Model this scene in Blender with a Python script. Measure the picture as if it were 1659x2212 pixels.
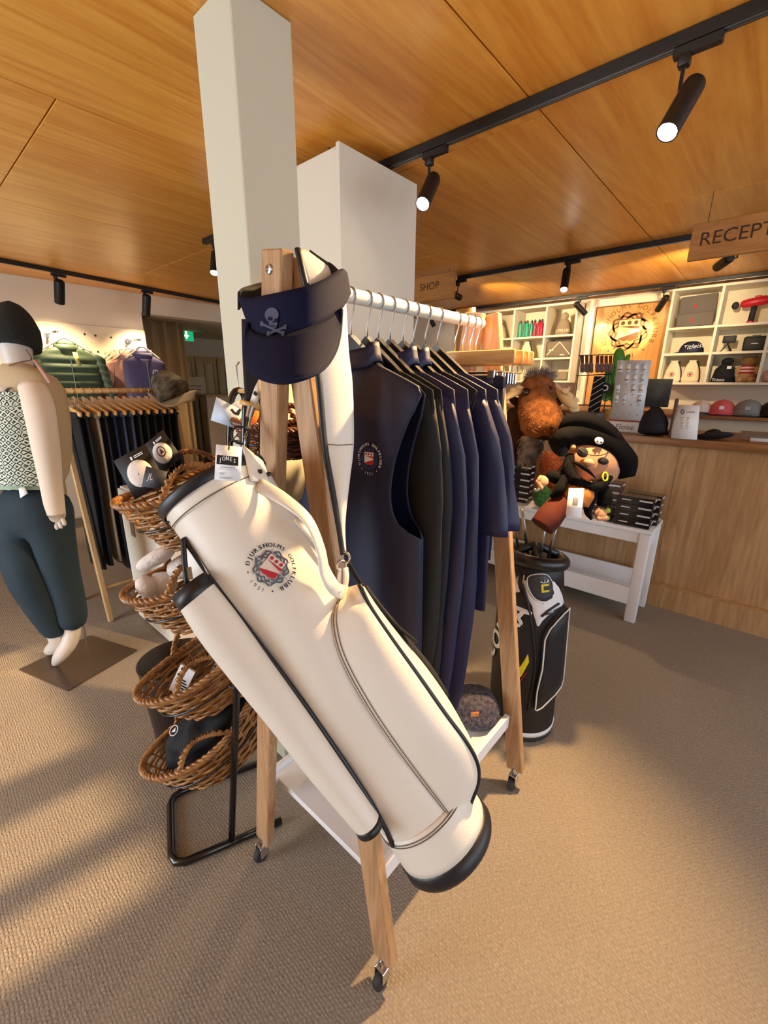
import bpy, bmesh, math, random
from mathutils import Vector, Matrix, Quaternion
random.seed(7)
for o in list(bpy.data.objects): bpy.data.objects.remove(o, do_unlink=True)
SC = bpy.context.scene
COL = SC.collection
PI = math.pi
H = 1.45            # camera height
ZC = 2.40           # ceiling height
# ------------------------------------------------------------------ camera
FPX = 928.8
_y, _p, _r = math.radians(-41.36), math.radians(16.53), math.radians(0.445)
_f = Vector((math.sin(_y)*math.cos(_p), math.cos(_y)*math.cos(_p), -math.sin(_p)))
_rt = Vector((math.cos(_y), -math.sin(_y), 0.0))
_up = _rt.cross(_f)
CR = math.cos(_r)*_rt + math.sin(_r)*_up
CU = -math.sin(_r)*_rt + math.cos(_r)*_up
CF = _f
CAM = Vector((0, 0, H))
cd = bpy.data.cameras.new('camera'); cam = bpy.data.objects.new('camera', cd); COL.objects.link(cam)
M = Matrix.Identity(4)
for i in range(3):
    M[i][0] = CR[i]; M[i][1] = CU[i]; M[i][2] = -CF[i]; M[i][3] = CAM[i]
cam.matrix_world = M
cd.sensor_fit = 'VERTICAL'; cd.sensor_height = 24.0; cd.lens = 24.0*FPX/2212.0
cd.clip_start = 0.02
SC.camera = cam
# ------------------------------------------------------------------ world, sun, daylight, exposure
SC.view_settings.view_transform = 'Standard'; SC.view_settings.look = 'None'
SC.view_settings.gamma = 1.0; SC.view_settings.use_curve_mapping = False
SC.view_settings.exposure = EXPOSURE = 0.36
w = bpy.data.worlds.new('sky'); SC.world = w; w.use_nodes = True
bg = w.node_tree.nodes['Background']; bg.inputs[0].default_value = (0.55, 0.70, 1.0, 1); bg.inputs[1].default_value = 1.0
def lamp(name, kind, loc, target, color, energy, **kw):
    l = bpy.data.lights.new(name, kind); o = bpy.data.objects.new(name, l); COL.objects.link(o)
    l.color = color; l.energy = energy
    for k, v in kw.items(): setattr(l, k, v)
    o.location = loc
    o.rotation_euler = (Vector(target)-Vector(loc)).to_track_quat('-Z', 'Y').to_euler()
    return o
SUN_DIR = Vector((0.10, 0.90, -0.63))
lamp('sun_offscreen', 'SUN', (-0.5, -6, 5), Vector((-0.5, -6, 5))+SUN_DIR, (1.0, 0.66, 0.32), 6.0, angle=math.radians(1.6))
# daylight in the windows: three in the right wall, one in the wall behind the photographer
for _c, _w, _e in ((-0.325, 1.64, 20), (1.625, 1.64, 20), (3.45, 1.40, 17)):      # one for each window of the right wall
    lamp('window_right_offscreen', 'AREA', (2.69, _c, 1.40), (0, _c, 1.40), (0.82, 0.93, 1.0), _e, shape='RECTANGLE', size=_w, size_y=1.48)
lamp('window_near_offscreen', 'AREA', (-2.34, -2.59, 1.12), (-2.34, 0, 1.12), (0.84, 0.93, 1.0), 85, shape='RECTANGLE', size=1.80, size_y=1.92)

# ------------------------------------------------------------------ pixel helpers (photo 1659 x 2212)
def ray(u, v):
    return CR*((u-829.5)/FPX) - CU*((v-1106.0)/FPX) + CF
def PZ(u, v, z): d = ray(u, v); return CAM + d*((z-H)/d.z)
def PX(u, v, x): d = ray(u, v); return CAM + d*(x/d.x)
def PY(u, v, y): d = ray(u, v); return CAM + d*(y/d.y)
def PD(u, v, k): return CAM + ray(u, v)*k
# ------------------------------------------------------------------ mesh builder
def frame(d, hint=None):
    d = Vector(d).normalized()
    h = Vector(hint) if hint is not None else (Vector((0, 0, 1)) if abs(d.z) < 0.9 else Vector((1, 0, 0)))
    a = d.cross(h)
    if a.length < 1e-6: a = d.cross(Vector((0.3, 0.9, 0.1)))
    a.normalize(); b = a.cross(d).normalized()
    return a, b
def cat(pts, n=6, closed=False):
    """Catmull-Rom through pts"""
    P = [Vector(p) for p in pts]; out = []; m = len(P)
    rng = m if closed else m-1
    for i in range(rng):
        p0 = P[(i-1) % m] if closed or i > 0 else P[0]*2-P[1]
        p1 = P[i]; p2 = P[(i+1) % m]
        p3 = P[(i+2) % m] if closed or i+2 < m else P[-1]*2-P[-2]
        for k in range(n):
            t = k/n
            out.append(0.5*((2*p1)+(p2-p0)*t+(2*p0-5*p1+4*p2-p3)*t*t+(3*p1-p0-3*p2+p3)*t**3))
    if not closed: out.append(P[-1].copy())
    return out
def lerp(a, b, t): return a+(b-a)*t
def interp(xs, ys, x):
    if x <= xs[0]: return ys[0]
    for i in range(len(xs)-1):
        if x <= xs[i+1]:
            t = (x-xs[i])/(xs[i+1]-xs[i]); return ys[i]+(ys[i+1]-ys[i])*t
    return ys[-1]
class MB:
    def __init__(s): s.v = []; s.f = []
    def add(s, vs, fs):
        b = len(s.v); s.v += [Vector(q) for q in vs]; s.f += [tuple(b+i for i in q) for q in fs]; return s
    def box(s, c, d, rz=0.0, bev=0.0, R=None):
        bm = bmesh.new(); bmesh.ops.create_cube(bm, size=1.0)
        bmesh.ops.scale(bm, vec=Vector(d), verts=bm.verts)
        if bev > 0: bmesh.ops.bevel(bm, geom=bm.edges[:], offset=min(bev, min(d)*0.45), segments=1 if bev < 0.004 else 2, affect='EDGES', profile=0.5)
        Q = R if R is not None else Matrix.Rotation(rz, 3, 'Z')
        bm.verts.index_update()
        s.add([Q @ v.co+Vector(c) for v in bm.verts], [[v.index for v in f.verts] for f in bm.faces]); bm.free(); return s
    def bar(s, a, b, wd, dp, hint=(0, 0, 1), bev=0.0):
        a = Vector(a); b = Vector(b); d = b-a; L = d.length; x, y = frame(d, hint)
        R = Matrix((x, y, d.normalized())).transposed()
        return s.box((a+b)/2, (wd, dp, L), bev=bev, R=R)
    def tube(s, pts, r, n=8, closed=False, cap=True, hint=None, flat=1.0):
        P = [Vector(p) for p in pts]; m = len(P); rr = r if isinstance(r, (list, tuple)) else [r]*m
        b0 = len(s.v); pa = None
        for i in range(m):
            d = (P[(i+1) % m]-P[i-1]) if closed or 0 < i < m-1 else (P[1]-P[0] if i == 0 else P[-1]-P[-2])
            if d.length < 1e-9: d = Vector((0, 0, 1))
            d.normalize()
            if pa is None: a, b = frame(d, hint)
            else:
                a = pa-d*pa.dot(d)
                if a.length < 1e-6: a, b = frame(d, hint)
                a.normalize(); b = a.cross(d)
                b = -b if b.dot(pb) < 0 else b
            pa, pb = a, b
            for k in range(n):
                t = 2*PI*k/n; s.v.append(P[i]+a*(math.cos(t)*rr[i])+b*(math.sin(t)*rr[i]*flat))
        for i in range(m if closed else m-1):
            j = (i+1) % m
            for k in range(n):
                q = (k+1) % n; s.f.append((b0+i*n+k, b0+i*n+q, b0+j*n+q, b0+j*n+k))
        if cap and not closed:
            s.f.append(tuple(b0+k for k in range(n))[::-1]); s.f.append(tuple(b0+(m-1)*n+k for k in range(n)))
        return s
    def cyl(s, a, b, r, n=16, r2=None): return s.tube([a, b], [r, r if r2 is None else r2], n)
    def loft(s, rings, cap=True, closed=True):
        b0 = len(s.v); n = len(rings[0])
        for q in rings: s.v += [Vector(p) for p in q]
        for i in range(len(rings)-1):
            for k in range(n if closed else n-1):
                q = (k+1) % n; s.f.append((b0+i*n+k, b0+i*n+q, b0+(i+1)*n+q, b0+(i+1)*n+k))
        if cap and closed:
            s.f.append(tuple(b0+k for k in range(n))[::-1]); e = b0+(len(rings)-1)*n; s.f.append(tuple(e+k for k in range(n)))
        return s
    def lathe(s, prof, n=20, o=(0, 0, 0), ax=(0, 0, 1), cap=True, sx=1.0, hint=None):
        a, b = frame(ax, hint); o = Vector(o); d = Vector(ax).normalized()
        return s.loft([[o+d*z+a*(math.cos(2*PI*k/n)*r*sx)+b*(math.sin(2*PI*k/n)*r) for k in range(n)] for r, z in prof], cap)
    def grid(s, fn, nu, nv, closeu=False):
        b0 = len(s.v); cu = nu if closeu else nu+1
        for j in range(nv+1):
            for i in range(cu): s.v.append(Vector(fn(i/nu, j/nv)))
        for j in range(nv):
            for i in range(nu):
                q = (i+1) % cu; s.f.append((b0+j*cu+i, b0+j*cu+q, b0+(j+1)*cu+q, b0+(j+1)*cu+i))
        return s
    def prism(s, poly, o, ax, ay, dep, z0=0.0):
        o = Vector(o); ax = Vector(ax); ay = Vector(ay); n = ax.cross(ay).normalized(); m = len(poly)
        b0 = len(s.v)
        for zz in (z0, z0+dep): s.v += [o+ax*x+ay*y+n*zz for x, y in poly]
        for k in range(m):
            q = (k+1) % m; s.f.append((b0+k, b0+q, b0+m+q, b0+m+k))
        s.f.append(tuple(b0+k for k in range(m))[::-1]); s.f.append(tuple(b0+m+k for k in range(m)))
        return s
    def ball(s, c, r, nu=16, nv=10, R=None, fn=None):
        r = r if isinstance(r, (tuple, list)) else (r, r, r); c = Vector(c); b0 = len(s.v)
        for j in range(nv+1):
            t = PI*j/nv
            for i in range(nu):
                p = 2*PI*i/nu; q = Vector((math.sin(t)*math.cos(p), math.sin(t)*math.sin(p), math.cos(t)))
                k = fn(q) if fn else 1.0
                q = Vector((q.x*r[0]*k, q.y*r[1]*k, q.z*r[2]*k)); s.v.append(c+(R @ q if R else q))
        for j in range(nv):
            for i in range(nu):
                q = (i+1) % nu; s.f.append((b0+j*nu+i, b0+(j+1)*nu+i, b0+(j+1)*nu+q, b0+j*nu+q))
        return s
    def xf(s, m): s.v = [m @ q for q in s.v]; return s
def kids(o): return [c for c in bpy.data.objects if c.parent == o]
def obj(name, mb, mat, parent=None, local=False, smooth=None, sub=0, solid=0.0, weld=False):
    """link mb as one mesh object; vertices are world coordinates unless local"""
    vs = mb.v
    if parent is not None and not local:
        inv = WM(parent).inverted(); vs = [inv @ q for q in vs]
    elif parent is None and not local:
        if vs:
            c = Vector((sum(q.x for q in vs)/len(vs), sum(q.y for q in vs)/len(vs), min(q.z for q in vs)))
            vs = [q-c for q in vs]
    me = bpy.data.meshes.new(name); me.from_pydata([tuple(q) for q in vs], [], mb.f)
    if weld:
        bm = bmesh.new(); bm.from_mesh(me); bmesh.ops.remove_doubles(bm, verts=bm.verts, dist=1e-5); bm.to_mesh(me); bm.free()
    bm = bmesh.new(); bm.from_mesh(me); bmesh.ops.recalc_face_normals(bm, faces=bm.faces); bm.to_mesh(me); bm.free()
    me.update()
    o = bpy.data.objects.new(name, me); COL.objects.link(o)
    if mat: me.materials.append(mat)
    if parent is not None: o.parent = parent
    elif not local and mb.v: o.location = c
    if smooth is True or sub:
        for p in me.polygons: p.use_smooth = True
    elif smooth is None: shade(me)
    if solid: m = o.modifiers.new('thickness', 'SOLIDIFY'); m.thickness = solid; m.offset = 0
    if sub: m = o.modifiers.new('smooth', 'SUBSURF'); m.levels = sub; m.render_levels = sub
    return o
def shade(me, ang=0.6):
    for p in me.polygons: p.use_smooth = True
    try: me.set_sharp_from_angle(angle=ang)
    except Exception: pass
def WM(o):
    m = Matrix.LocRotScale(o.location, o.rotation_euler, o.scale)
    return WM(o.parent) @ m if o.parent else m
def tag(o, label, category, group=None, kind=None):
    o['label'] = label; o['category'] = category
    if group: o['group'] = group
    if kind: o['kind'] = kind
    return o
def thing(name, label, category, loc=(0, 0, 0), rz=0.0, group=None):
    o = bpy.data.objects.new(name, None); COL.objects.link(o); o.empty_display_size = 0.05
    o.location = loc; o.rotation_euler = (0, 0, rz)
    return tag(o, label, category, group)
def struct(name, mb, mat, parent=None, **k):
    o = obj(name, mb, mat, parent, **k)
    if parent is None: o['kind'] = 'structure'
    return o
def dup(root, loc, rz=None, label=None):
    r = root.copy(); COL.objects.link(r); r.location = loc
    if rz is not None: r.rotation_euler = (0, 0, rz)
    if label: r['label'] = label
    for c in kids(root):
        d = c.copy(); COL.objects.link(d); d.parent = r
        for g in kids(c):
            e = g.copy(); COL.objects.link(e); e.parent = d
    return r
# ------------------------------------------------------------------ text
_tc = {}
def glyphs(txt, size=1.0):
    """flat filled text: verts (2D) and faces, width"""
    if (txt) not in _tc:
        cu = bpy.data.curves.new('txt', 'FONT'); cu.body = txt; cu.size = 1.0; cu.resolution_u = 3
        o = bpy.data.objects.new('txt', cu); COL.objects.link(o)
        dg = bpy.context.evaluated_depsgraph_get(); dg.update()
        me = bpy.data.meshes.new_from_object(o.evaluated_get(dg))
        vs = [(q.co.x, q.co.y) for q in me.vertices]; fs = [tuple(p.vertices) for p in me.polygons]
        bpy.data.objects.remove(o, do_unlink=True); bpy.data.curves.remove(cu); bpy.data.meshes.remove(me)
        _tc[txt] = (vs, fs)
    vs, fs = _tc[txt]
    xs = [q[0] for q in vs] or [0]
    x0, x1 = min(xs), max(xs)
    return [((x-x0)*size, y*size) for x, y in vs], fs, (x1-x0)*size
def text_on(mb, txt, size, fn, align='C', bold=0.0, sx=1.0):
    """fn maps (x,y) metres on the label to a world point"""
    vs, fs, wd = glyphs(txt, size); sh = -wd*sx/2 if align == 'C' else (0 if align == 'L' else -wd*sx)
    mb.add([fn(x*sx+sh, y) for x, y in vs], fs)
    if bold:
        for dx, dy in ((bold, 0), (-bold, 0), (0, bold), (0, -bold)):
            mb.add([fn(x*sx+sh+dx, y+dy) for x, y in vs], fs)
    return mb
def ring_text(mb, txt, size, rad, fn, a0, a1, bold=0.0):
    """letters on a circle from angle a0 to a1 (radians, clockwise), tops outward"""
    n = len(txt)
    for i, ch in enumerate(txt):
        if ch == ' ': continue
        a = a0+(a1-a0)*(i/(n-1) if n > 1 else 0.5)
        vs, fs, wd = glyphs(ch, size)
        c, s_ = math.cos(a), math.sin(a)
        for bx in ((0, bold, -bold) if bold else (0,)):
            mb.add([fn((rad+y)*c+(x-wd/2+bx)*s_, (rad+y)*s_-(x-wd/2+bx)*c) for x, y in vs], fs)
    return mb
def disc2(mb, cx, cy, r, fn, n=16, r2=None):
    if r2 is None: mb.add([fn(cx+r*math.cos(2*PI*k/n), cy+r*math.sin(2*PI*k/n)) for k in range(n)], [tuple(range(n))])
    else:
        vs = [fn(cx+q*math.cos(2*PI*k/n), cy+q*math.sin(2*PI*k/n)) for q in (r, r2) for k in range(n)]
        mb.add(vs, [(k, (k+1) % n, n+(k+1) % n, n+k) for k in range(n)])
    return mb
def poly2(mb, pts, fn): mb.add([fn(x, y) for x, y in pts], [tuple(range(len(pts)))]); return mb
# ------------------------------------------------------------------ materials
def lin(c):
    c = [q/255.0 for q in c]
    return tuple((q/12.92 if q <= 0.04045 else ((q+0.055)/1.055)**2.4) for q in c)+(1.0,)
def base(name):
    m = bpy.data.materials.new(name); m.use_nodes = True
    nt = m.node_tree; b = nt.nodes['Principled BSDF']; return m, nt, b
def N(nt, t, **kw):
    n = nt.nodes.new(t)
    for k, v in kw.items():
        if k in ('operation', 'data_type', 'blend_type', 'wave_type', 'bands_direction', 'feature', 'offset', 'wave_profile', 'interpolation', 'offset_frequency', 'squash'): setattr(n, k, v)
        else: n.inputs[k].default_value = v
    return n
def mat(name, rgb, rough=0.5, metal=0.0, var=0.0, vs=8.0, bump=0.0, bs=60.0, rgb2=None, sheen=0.0, spec=None, coat=0.0, alpha=None, trans=0.0, stretch=None):
    m, nt, b = base(name); L = nt.links
    b.inputs['Base Color'].default_value = lin(rgb); b.inputs['Roughness'].default_value = rough; b.inputs['Metallic'].default_value = metal
    if sheen: b.inputs['Sheen Weight'].default_value = sheen
    if spec is not None: b.inputs['Specular IOR Level'].default_value = spec
    if coat: b.inputs['Coat Weight'].default_value = coat; b.inputs['Coat Roughness'].default_value = 0.15
    if trans: b.inputs['Transmission Weight'].default_value = trans
    if var or bump or rgb2:
        tc = N(nt, 'ShaderNodeTexCoord'); mp = N(nt, 'ShaderNodeMapping'); L.new(tc.outputs['Object'], mp.inputs[0])
        if stretch: mp.inputs['Scale'].default_value = stretch
    if var or rgb2:
        nz = N(nt, 'ShaderNodeTexNoise', Scale=vs, Detail=4.0); L.new(mp.outputs[0], nz.inputs['Vector'])
        mx = N(nt, 'ShaderNodeMix', data_type='RGBA'); 
        c1 = lin(rgb); c2 = lin(rgb2) if rgb2 else tuple(min(1, q*(1-var)) for q in c1[:3])+(1,)
        mx.inputs[6].default_value = c1; mx.inputs[7].default_value = c2
        rp = N(nt, 'ShaderNodeMapRange'); rp.inputs[1].default_value = 0.35; rp.inputs[2].default_value = 0.65
        L.new(nz.outputs[0], rp.inputs[0]); L.new(rp.outputs[0], mx.inputs[0]); L.new(mx.outputs[2], b.inputs['Base Color'])
    if bump:
        nb = N(nt, 'ShaderNodeTexNoise', Scale=bs, Detail=3.0); L.new(mp.outputs[0], nb.inputs['Vector'])
        bp = N(nt, 'ShaderNodeBump', Strength=bump, Distance=0.004); L.new(nb.outputs[0], bp.inputs['Height']); L.new(bp.outputs[0], b.inputs['Normal'])
    return m
def emit(name, rgb, k):
    m, nt, b = base(name); b.inputs['Base Color'].default_value = lin(rgb); b.inputs['Emission Color'].default_value = lin(rgb); b.inputs['Emission Strength'].default_value = k
    return m
def wood(name, c1, c2, scale=(18, 1.2, 18), rough=0.45, rnd=0.0, fine=1.0, bump=0.05, coat=0.0):
    """veneer / timber; small scale component = direction of the grain"""
    m, nt, b = base(name); L = nt.links
    tc = N(nt, 'ShaderNodeTexCoord'); mp = N(nt, 'ShaderNodeMapping'); mp.inputs['Scale'].default_value = scale
    L.new(tc.outputs['Object'], mp.inputs[0]); src = mp.outputs[0]
    if rnd:
        oi = N(nt, 'ShaderNodeObjectInfo'); ml = N(nt, 'ShaderNodeMath', operation='MULTIPLY'); ml.inputs[1].default_value = 37.0
        L.new(oi.outputs['Random'], ml.inputs[0]); va = N(nt, 'ShaderNodeVectorMath', operation='ADD'); L.new(src, va.inputs[0]); L.new(ml.outputs[0], va.inputs[1]); src = va.outputs[0]
    n1 = N(nt, 'ShaderNodeTexNoise', Scale=0.55, Detail=3.0, Distortion=1.4); L.new(src, n1.inputs['Vector'])
    ws = N(nt, 'ShaderNodeMath', operation='MULTIPLY'); ws.inputs[1].default_value = 34.0; L.new(n1.outputs[0], ws.inputs[0])
    sn = N(nt, 'ShaderNodeMath', operation='SINE'); L.new(ws.outputs[0], sn.inputs[0])
    n2 = N(nt, 'ShaderNodeTexNoise', Scale=6.0*fine, Detail=5.0, Roughness=0.7); L.new(src, n2.inputs['Vector'])
    a1 = N(nt, 'ShaderNodeMath', operation='MULTIPLY_ADD'); a1.inputs[1].default_value = 0.13; L.new(sn.outputs[0], a1.inputs[0]); L.new(n2.outputs[0], a1.inputs[2])
    rp = N(nt, 'ShaderNodeMapRange'); rp.inputs[1].default_value = 0.28; rp.inputs[2].default_value = 0.74; L.new(a1.outputs[0], rp.inputs[0])
    mx = N(nt, 'ShaderNodeMix', data_type='RGBA'); mx.inputs[6].default_value = lin(c1); mx.inputs[7].default_value = lin(c2)
    L.new(rp.outputs[0], mx.inputs[0]); L.new(mx.outputs[2], b.inputs['Base Color'])
    b.inputs['Roughness'].default_value = rough
    if coat: b.inputs['Coat Weight'].default_value = coat; b.inputs['Coat Roughness'].default_value = 0.3
    if bump:
        bp = N(nt, 'ShaderNodeBump', Strength=bump, Distance=0.002); L.new(a1.outputs[0], bp.inputs['Height']); L.new(bp.outputs[0], b.inputs['Normal'])
    return m
def carpet():
    m, nt, b = base('loop_pile_carpet'); L = nt.links
    tc = N(nt, 'ShaderNodeTexCoord'); mp = N(nt, 'ShaderNodeMapping'); mp.inputs['Rotation'].default_value = (0, 0, 0.02); L.new(tc.outputs['Object'], mp.inputs[0])
    br = N(nt, 'ShaderNodeTexBrick', Scale=1.0); br.offset = 0.5
    br.inputs['Mortar Size'].default_value = 0.0035; br.inputs['Mortar Smooth'].default_value = 1.0
    br.inputs['Brick Width'].default_value = 0.0125; br.inputs['Row Height'].default_value = 0.0085
    br.inputs['Color1'].default_value = (1, 1, 1, 1); br.inputs['Color2'].default_value = (0.72, 0.72, 0.72, 1); br.inputs['Mortar'].default_value = (0.60, 0.60, 0.60, 1)  # mortar tone paints in the shade of the gaps between carpet loops
    dn = N(nt, 'ShaderNodeTexNoise', Scale=42.0, Detail=2.0); L.new(mp.outputs[0], dn.inputs['Vector'])
    dm = N(nt, 'ShaderNodeVectorMath', operation='MULTIPLY_ADD'); dm.inputs[1].default_value = (0.011, 0.011, 0.0); L.new(dn.outputs['Color'], dm.inputs[0]); L.new(mp.outputs[0], dm.inputs[2])
    L.new(dm.outputs[0], br.inputs['Vector'])
    nz = N(nt, 'ShaderNodeTexNoise', Scale=1.3, Detail=5.0); L.new(mp.outputs[0], nz.inputs['Vector'])
    nf = N(nt, 'ShaderNodeTexNoise', Scale=110.0, Detail=3.0); L.new(mp.outputs[0], nf.inputs['Vector'])
    mx = N(nt, 'ShaderNodeMix', data_type='RGBA'); mx.inputs[6].default_value = lin((164, 153, 140)); mx.inputs[7].default_value = lin((143, 132, 119))
    L.new(nz.outputs[0], mx.inputs[0])
    m2 = N(nt, 'ShaderNodeMix', data_type='RGBA', blend_type='MULTIPLY'); m2.inputs[0].default_value = 0.5; L.new(mx.outputs[2], m2.inputs[6]); L.new(br.outputs['Color'], m2.inputs[7])
    m3 = N(nt, 'ShaderNodeMix', data_type='RGBA', blend_type='OVERLAY'); m3.inputs[0].default_value = 0.35; L.new(m2.outputs[2], m3.inputs[6]); L.new(nf.outputs[0], m3.inputs[7])
    L.new(m3.outputs[2], b.inputs['Base Color'])
    ad = N(nt, 'ShaderNodeMath', operation='MULTIPLY_ADD'); ad.inputs[1].default_value = 0.35; L.new(nf.outputs[0], ad.inputs[0]); L.new(br.outputs['Color'], ad.inputs[2])
    bp = N(nt, 'ShaderNodeBump', Strength=0.8, Distance=0.004); L.new(ad.outputs[0], bp.inputs['Height']); L.new(bp.outputs[0], b.inputs['Normal'])
    b.inputs['Roughness'].default_value = 0.95; b.inputs['Specular IOR Level'].default_value = 0.15
    return m
MT = dict(
    carpet=carpet(),
    ply=wood('ceiling_plywood', (238, 172, 76), (216, 140, 48), (7, 0.55, 7), 0.38, rnd=1.0, coat=0.15),
    oak=wood('counter_oak_veneer', (196, 160, 116), (168, 130, 88), (9, 9, 0.8), 0.5),
    oakd=wood('counter_top_oak', (158, 112, 70), (124, 82, 48), (1.0, 10, 10), 0.4),
    sign=wood('sign_board_oak', (186, 130, 66), (160, 106, 48), (1.0, 12, 9), 0.5),
    panel=wood('emblem_panel_oak', (205, 148, 76), (184, 124, 58), (10, 10, 0.9), 0.5),
    beech=wood('beech_timber', (190, 152, 112), (162, 122, 84), (26, 26, 1.6), 0.45),
    beechp=wood('pale_beech_timber', (208, 172, 120), (190, 148, 96), (22, 22, 1.5), 0.45),
    birch=wood('light_hanger_wood', (226, 184, 122), (206, 156, 92), (2.0, 16, 16), 0.35, coat=0.3),
    hall=wood('hall_panel_wood', (206, 176, 122), (182, 150, 98), (8, 8, 0.8), 0.45),
    wall=mat('painted_wall', (224, 208, 184), 0.9, bump=0.06, bs=140),
    colm=mat('column_paint', (206, 204, 184), 0.85, bump=0.12, bs=170),
    white=mat('white_lacquer', (226, 220, 204), 0.55, bump=0.02, bs=200),
    whitew=mat('white_painted_wood', (232, 234, 240), 0.5, var=0.05, vs=5),
    shelf=mat('white_shelf_board', (236, 226, 200), 0.55),
    metalw=mat('white_powder_coat', (222, 222, 212), 0.35, var=0.06, vs=30),
    black=mat('matt_black_metal', (22, 20, 20), 0.5),
    blackg=mat('glossy_black_tube', (16, 16, 20), 0.22, coat=0.3),
    chrome=mat('chrome', (210, 212, 216), 0.18, 1.0),
    steel=mat('brushed_steel', (168, 166, 164), 0.35, 1.0),
    rubber=mat('dark_rubber', (40, 40, 44), 0.7),
    bag=mat('cream_leatherette', (230, 223, 211), 0.42, bump=0.10, bs=420, coat=0.05),
    bagc=None,
    piping=mat('black_piping', (24, 25, 32), 0.45),
    thread=mat('dark_stitching', (96, 84, 74), 0.8),
    cord=mat('black_webbing', (20, 20, 24), 0.8, bump=0.3, bs=300),
    navy=mat('navy_softshell', (14, 20, 58), 0.6, var=0.25, vs=5, bump=0.45, bs=8),
    navyd=mat('navy_twill', (24, 28, 70), 0.55, var=0.2, vs=6, bump=0.5, bs=9),
    navyv=mat('visor_navy_cotton', (11, 16, 46), 0.85, spec=0.2, bump=0.12, bs=500),
    blackf=mat('black_fabric', (13, 14, 19), 0.8, var=0.2, vs=6, bump=0.12, bs=10),
    hangb=mat('black_hanger_plastic', (20, 19, 20), 0.3, coat=0.2),
    wicker=mat('wicker', (178, 128, 72), 0.42, rgb2=(128, 82, 40), vs=40, bump=0.2, bs=150, coat=0.2),
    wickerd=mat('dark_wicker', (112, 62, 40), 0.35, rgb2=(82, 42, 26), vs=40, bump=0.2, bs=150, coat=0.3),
    paper=mat('white_card', (236, 238, 242), 0.6),
    blackc=mat('black_card', (18, 18, 22), 0.55),
    ink=mat('black_print', (20, 20, 24), 0.6),
    inkn=mat('navy_embroidery', (40, 44, 66), 0.7),
    grey=mat('grey_embroidery', (92, 100, 116), 0.7, var=0.3, vs=120),
    red=mat('red_embroidery', (186, 28, 44), 0.6),
    whitee=mat('white_embroidery', (232, 228, 224), 0.7),
    skull=mat('grey_screen_print', (66, 70, 96), 0.7),
    glass=None)
def glassmat():
    m = bpy.data.materials.new('window_glass'); m.use_nodes = True; nt = m.node_tree; nt.nodes.clear()
    o = N(nt, 'ShaderNodeOutputMaterial'); mx = N(nt, 'ShaderNodeMixShader'); mx.inputs[0].default_value = 0.06
    t = N(nt, 'ShaderNodeBsdfTransparent'); g = N(nt, 'ShaderNodeBsdfGlossy'); g.inputs['Roughness'].default_value = 0.02
    nt.links.new(t.outputs[0], mx.inputs[1]); nt.links.new(g.outputs[0], mx.inputs[2]); nt.links.new(mx.outputs[0], o.inputs[0])
    return m
MT['glass'] = glassmat(); MT['bagc'] = MT['bag']
# ------------------------------------------------------------------ room shell
XL, XR, YN, YB = -5.55, 2.70, -2.60, 5.60        # left, right, near, back wall planes
HALL = -8.2
fl = MB(); fl.add([(HALL, YN, 0), (XR, YN, 0), (XR, YB, 0), (HALL, YB, 0)], [(0, 1, 2, 3)])
floor = struct('floor', fl, MT['carpet'], local=True)
ceil_ = MB().box(((HALL+XR)/2, (YN+YB)/2, ZC+0.06), (XR-HALL, YB-YN, 0.08)); ceiling = struct('ceiling', ceil_, mat('ceiling_batten_wood', (206, 148, 80), 0.8), local=True)
xs = [-0.841+1.2555*k for k in range(-6, 4)]
for i in range(len(xs)-1):
    ys = [0.625+2.40*k+(1.2 if i % 2 else 0.0) for k in range(-2, 4)]
    for j in range(len(ys)-1):
        x0, x1 = max(xs[i], HALL), min(xs[i+1], XR); y0, y1 = max(ys[j], YN), min(ys[j+1], YB)
        if x1-x0 < 0.1 or y1-y0 < 0.1: continue
        p = obj('ceiling_panel', MB().box((0, 0, 0), (x1-x0-0.005, y1-y0-0.005, 0.02), bev=0.0015), MT['ply'], ceiling, local=True)
        p.location = ((x0+x1)/2, (y0+y1)/2, ZC+0.01)
def wall_open(name, plane, axis, a0, a1, z1, holes, mat_, th=0.16, z0=0.0, sgn=1):
    """wall with rectangular openings; holes (a0,a1,z0,z1), sorted along the wall"""
    mb = MB()
    def seg(p0, p1, q0, q1):
        if p1-p0 < 1e-4 or q1-q0 < 1e-4: return
        c = (plane+sgn*th/2, (p0+p1)/2, (q0+q1)/2) if axis == 'X' else ((p0+p1)/2, plane+sgn*th/2, (q0+q1)/2)
        d = (th, p1-p0, q1-q0) if axis == 'X' else (p1-p0, th, q1-q0)
        mb.box(c, d)
    pos = a0
    for h0, h1, g0, g1 in holes:
        seg(pos, h0, z0, z1); seg(h0, h1, z0, g0); seg(h0, h1, g1, z1); pos = h1
    seg(pos, a1, z0, z1)
    return struct(name, mb, mat_, local=True)
wall_open('wall_back', YB, 'Y', HALL, XR, ZC, [], MT['wall'])
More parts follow.
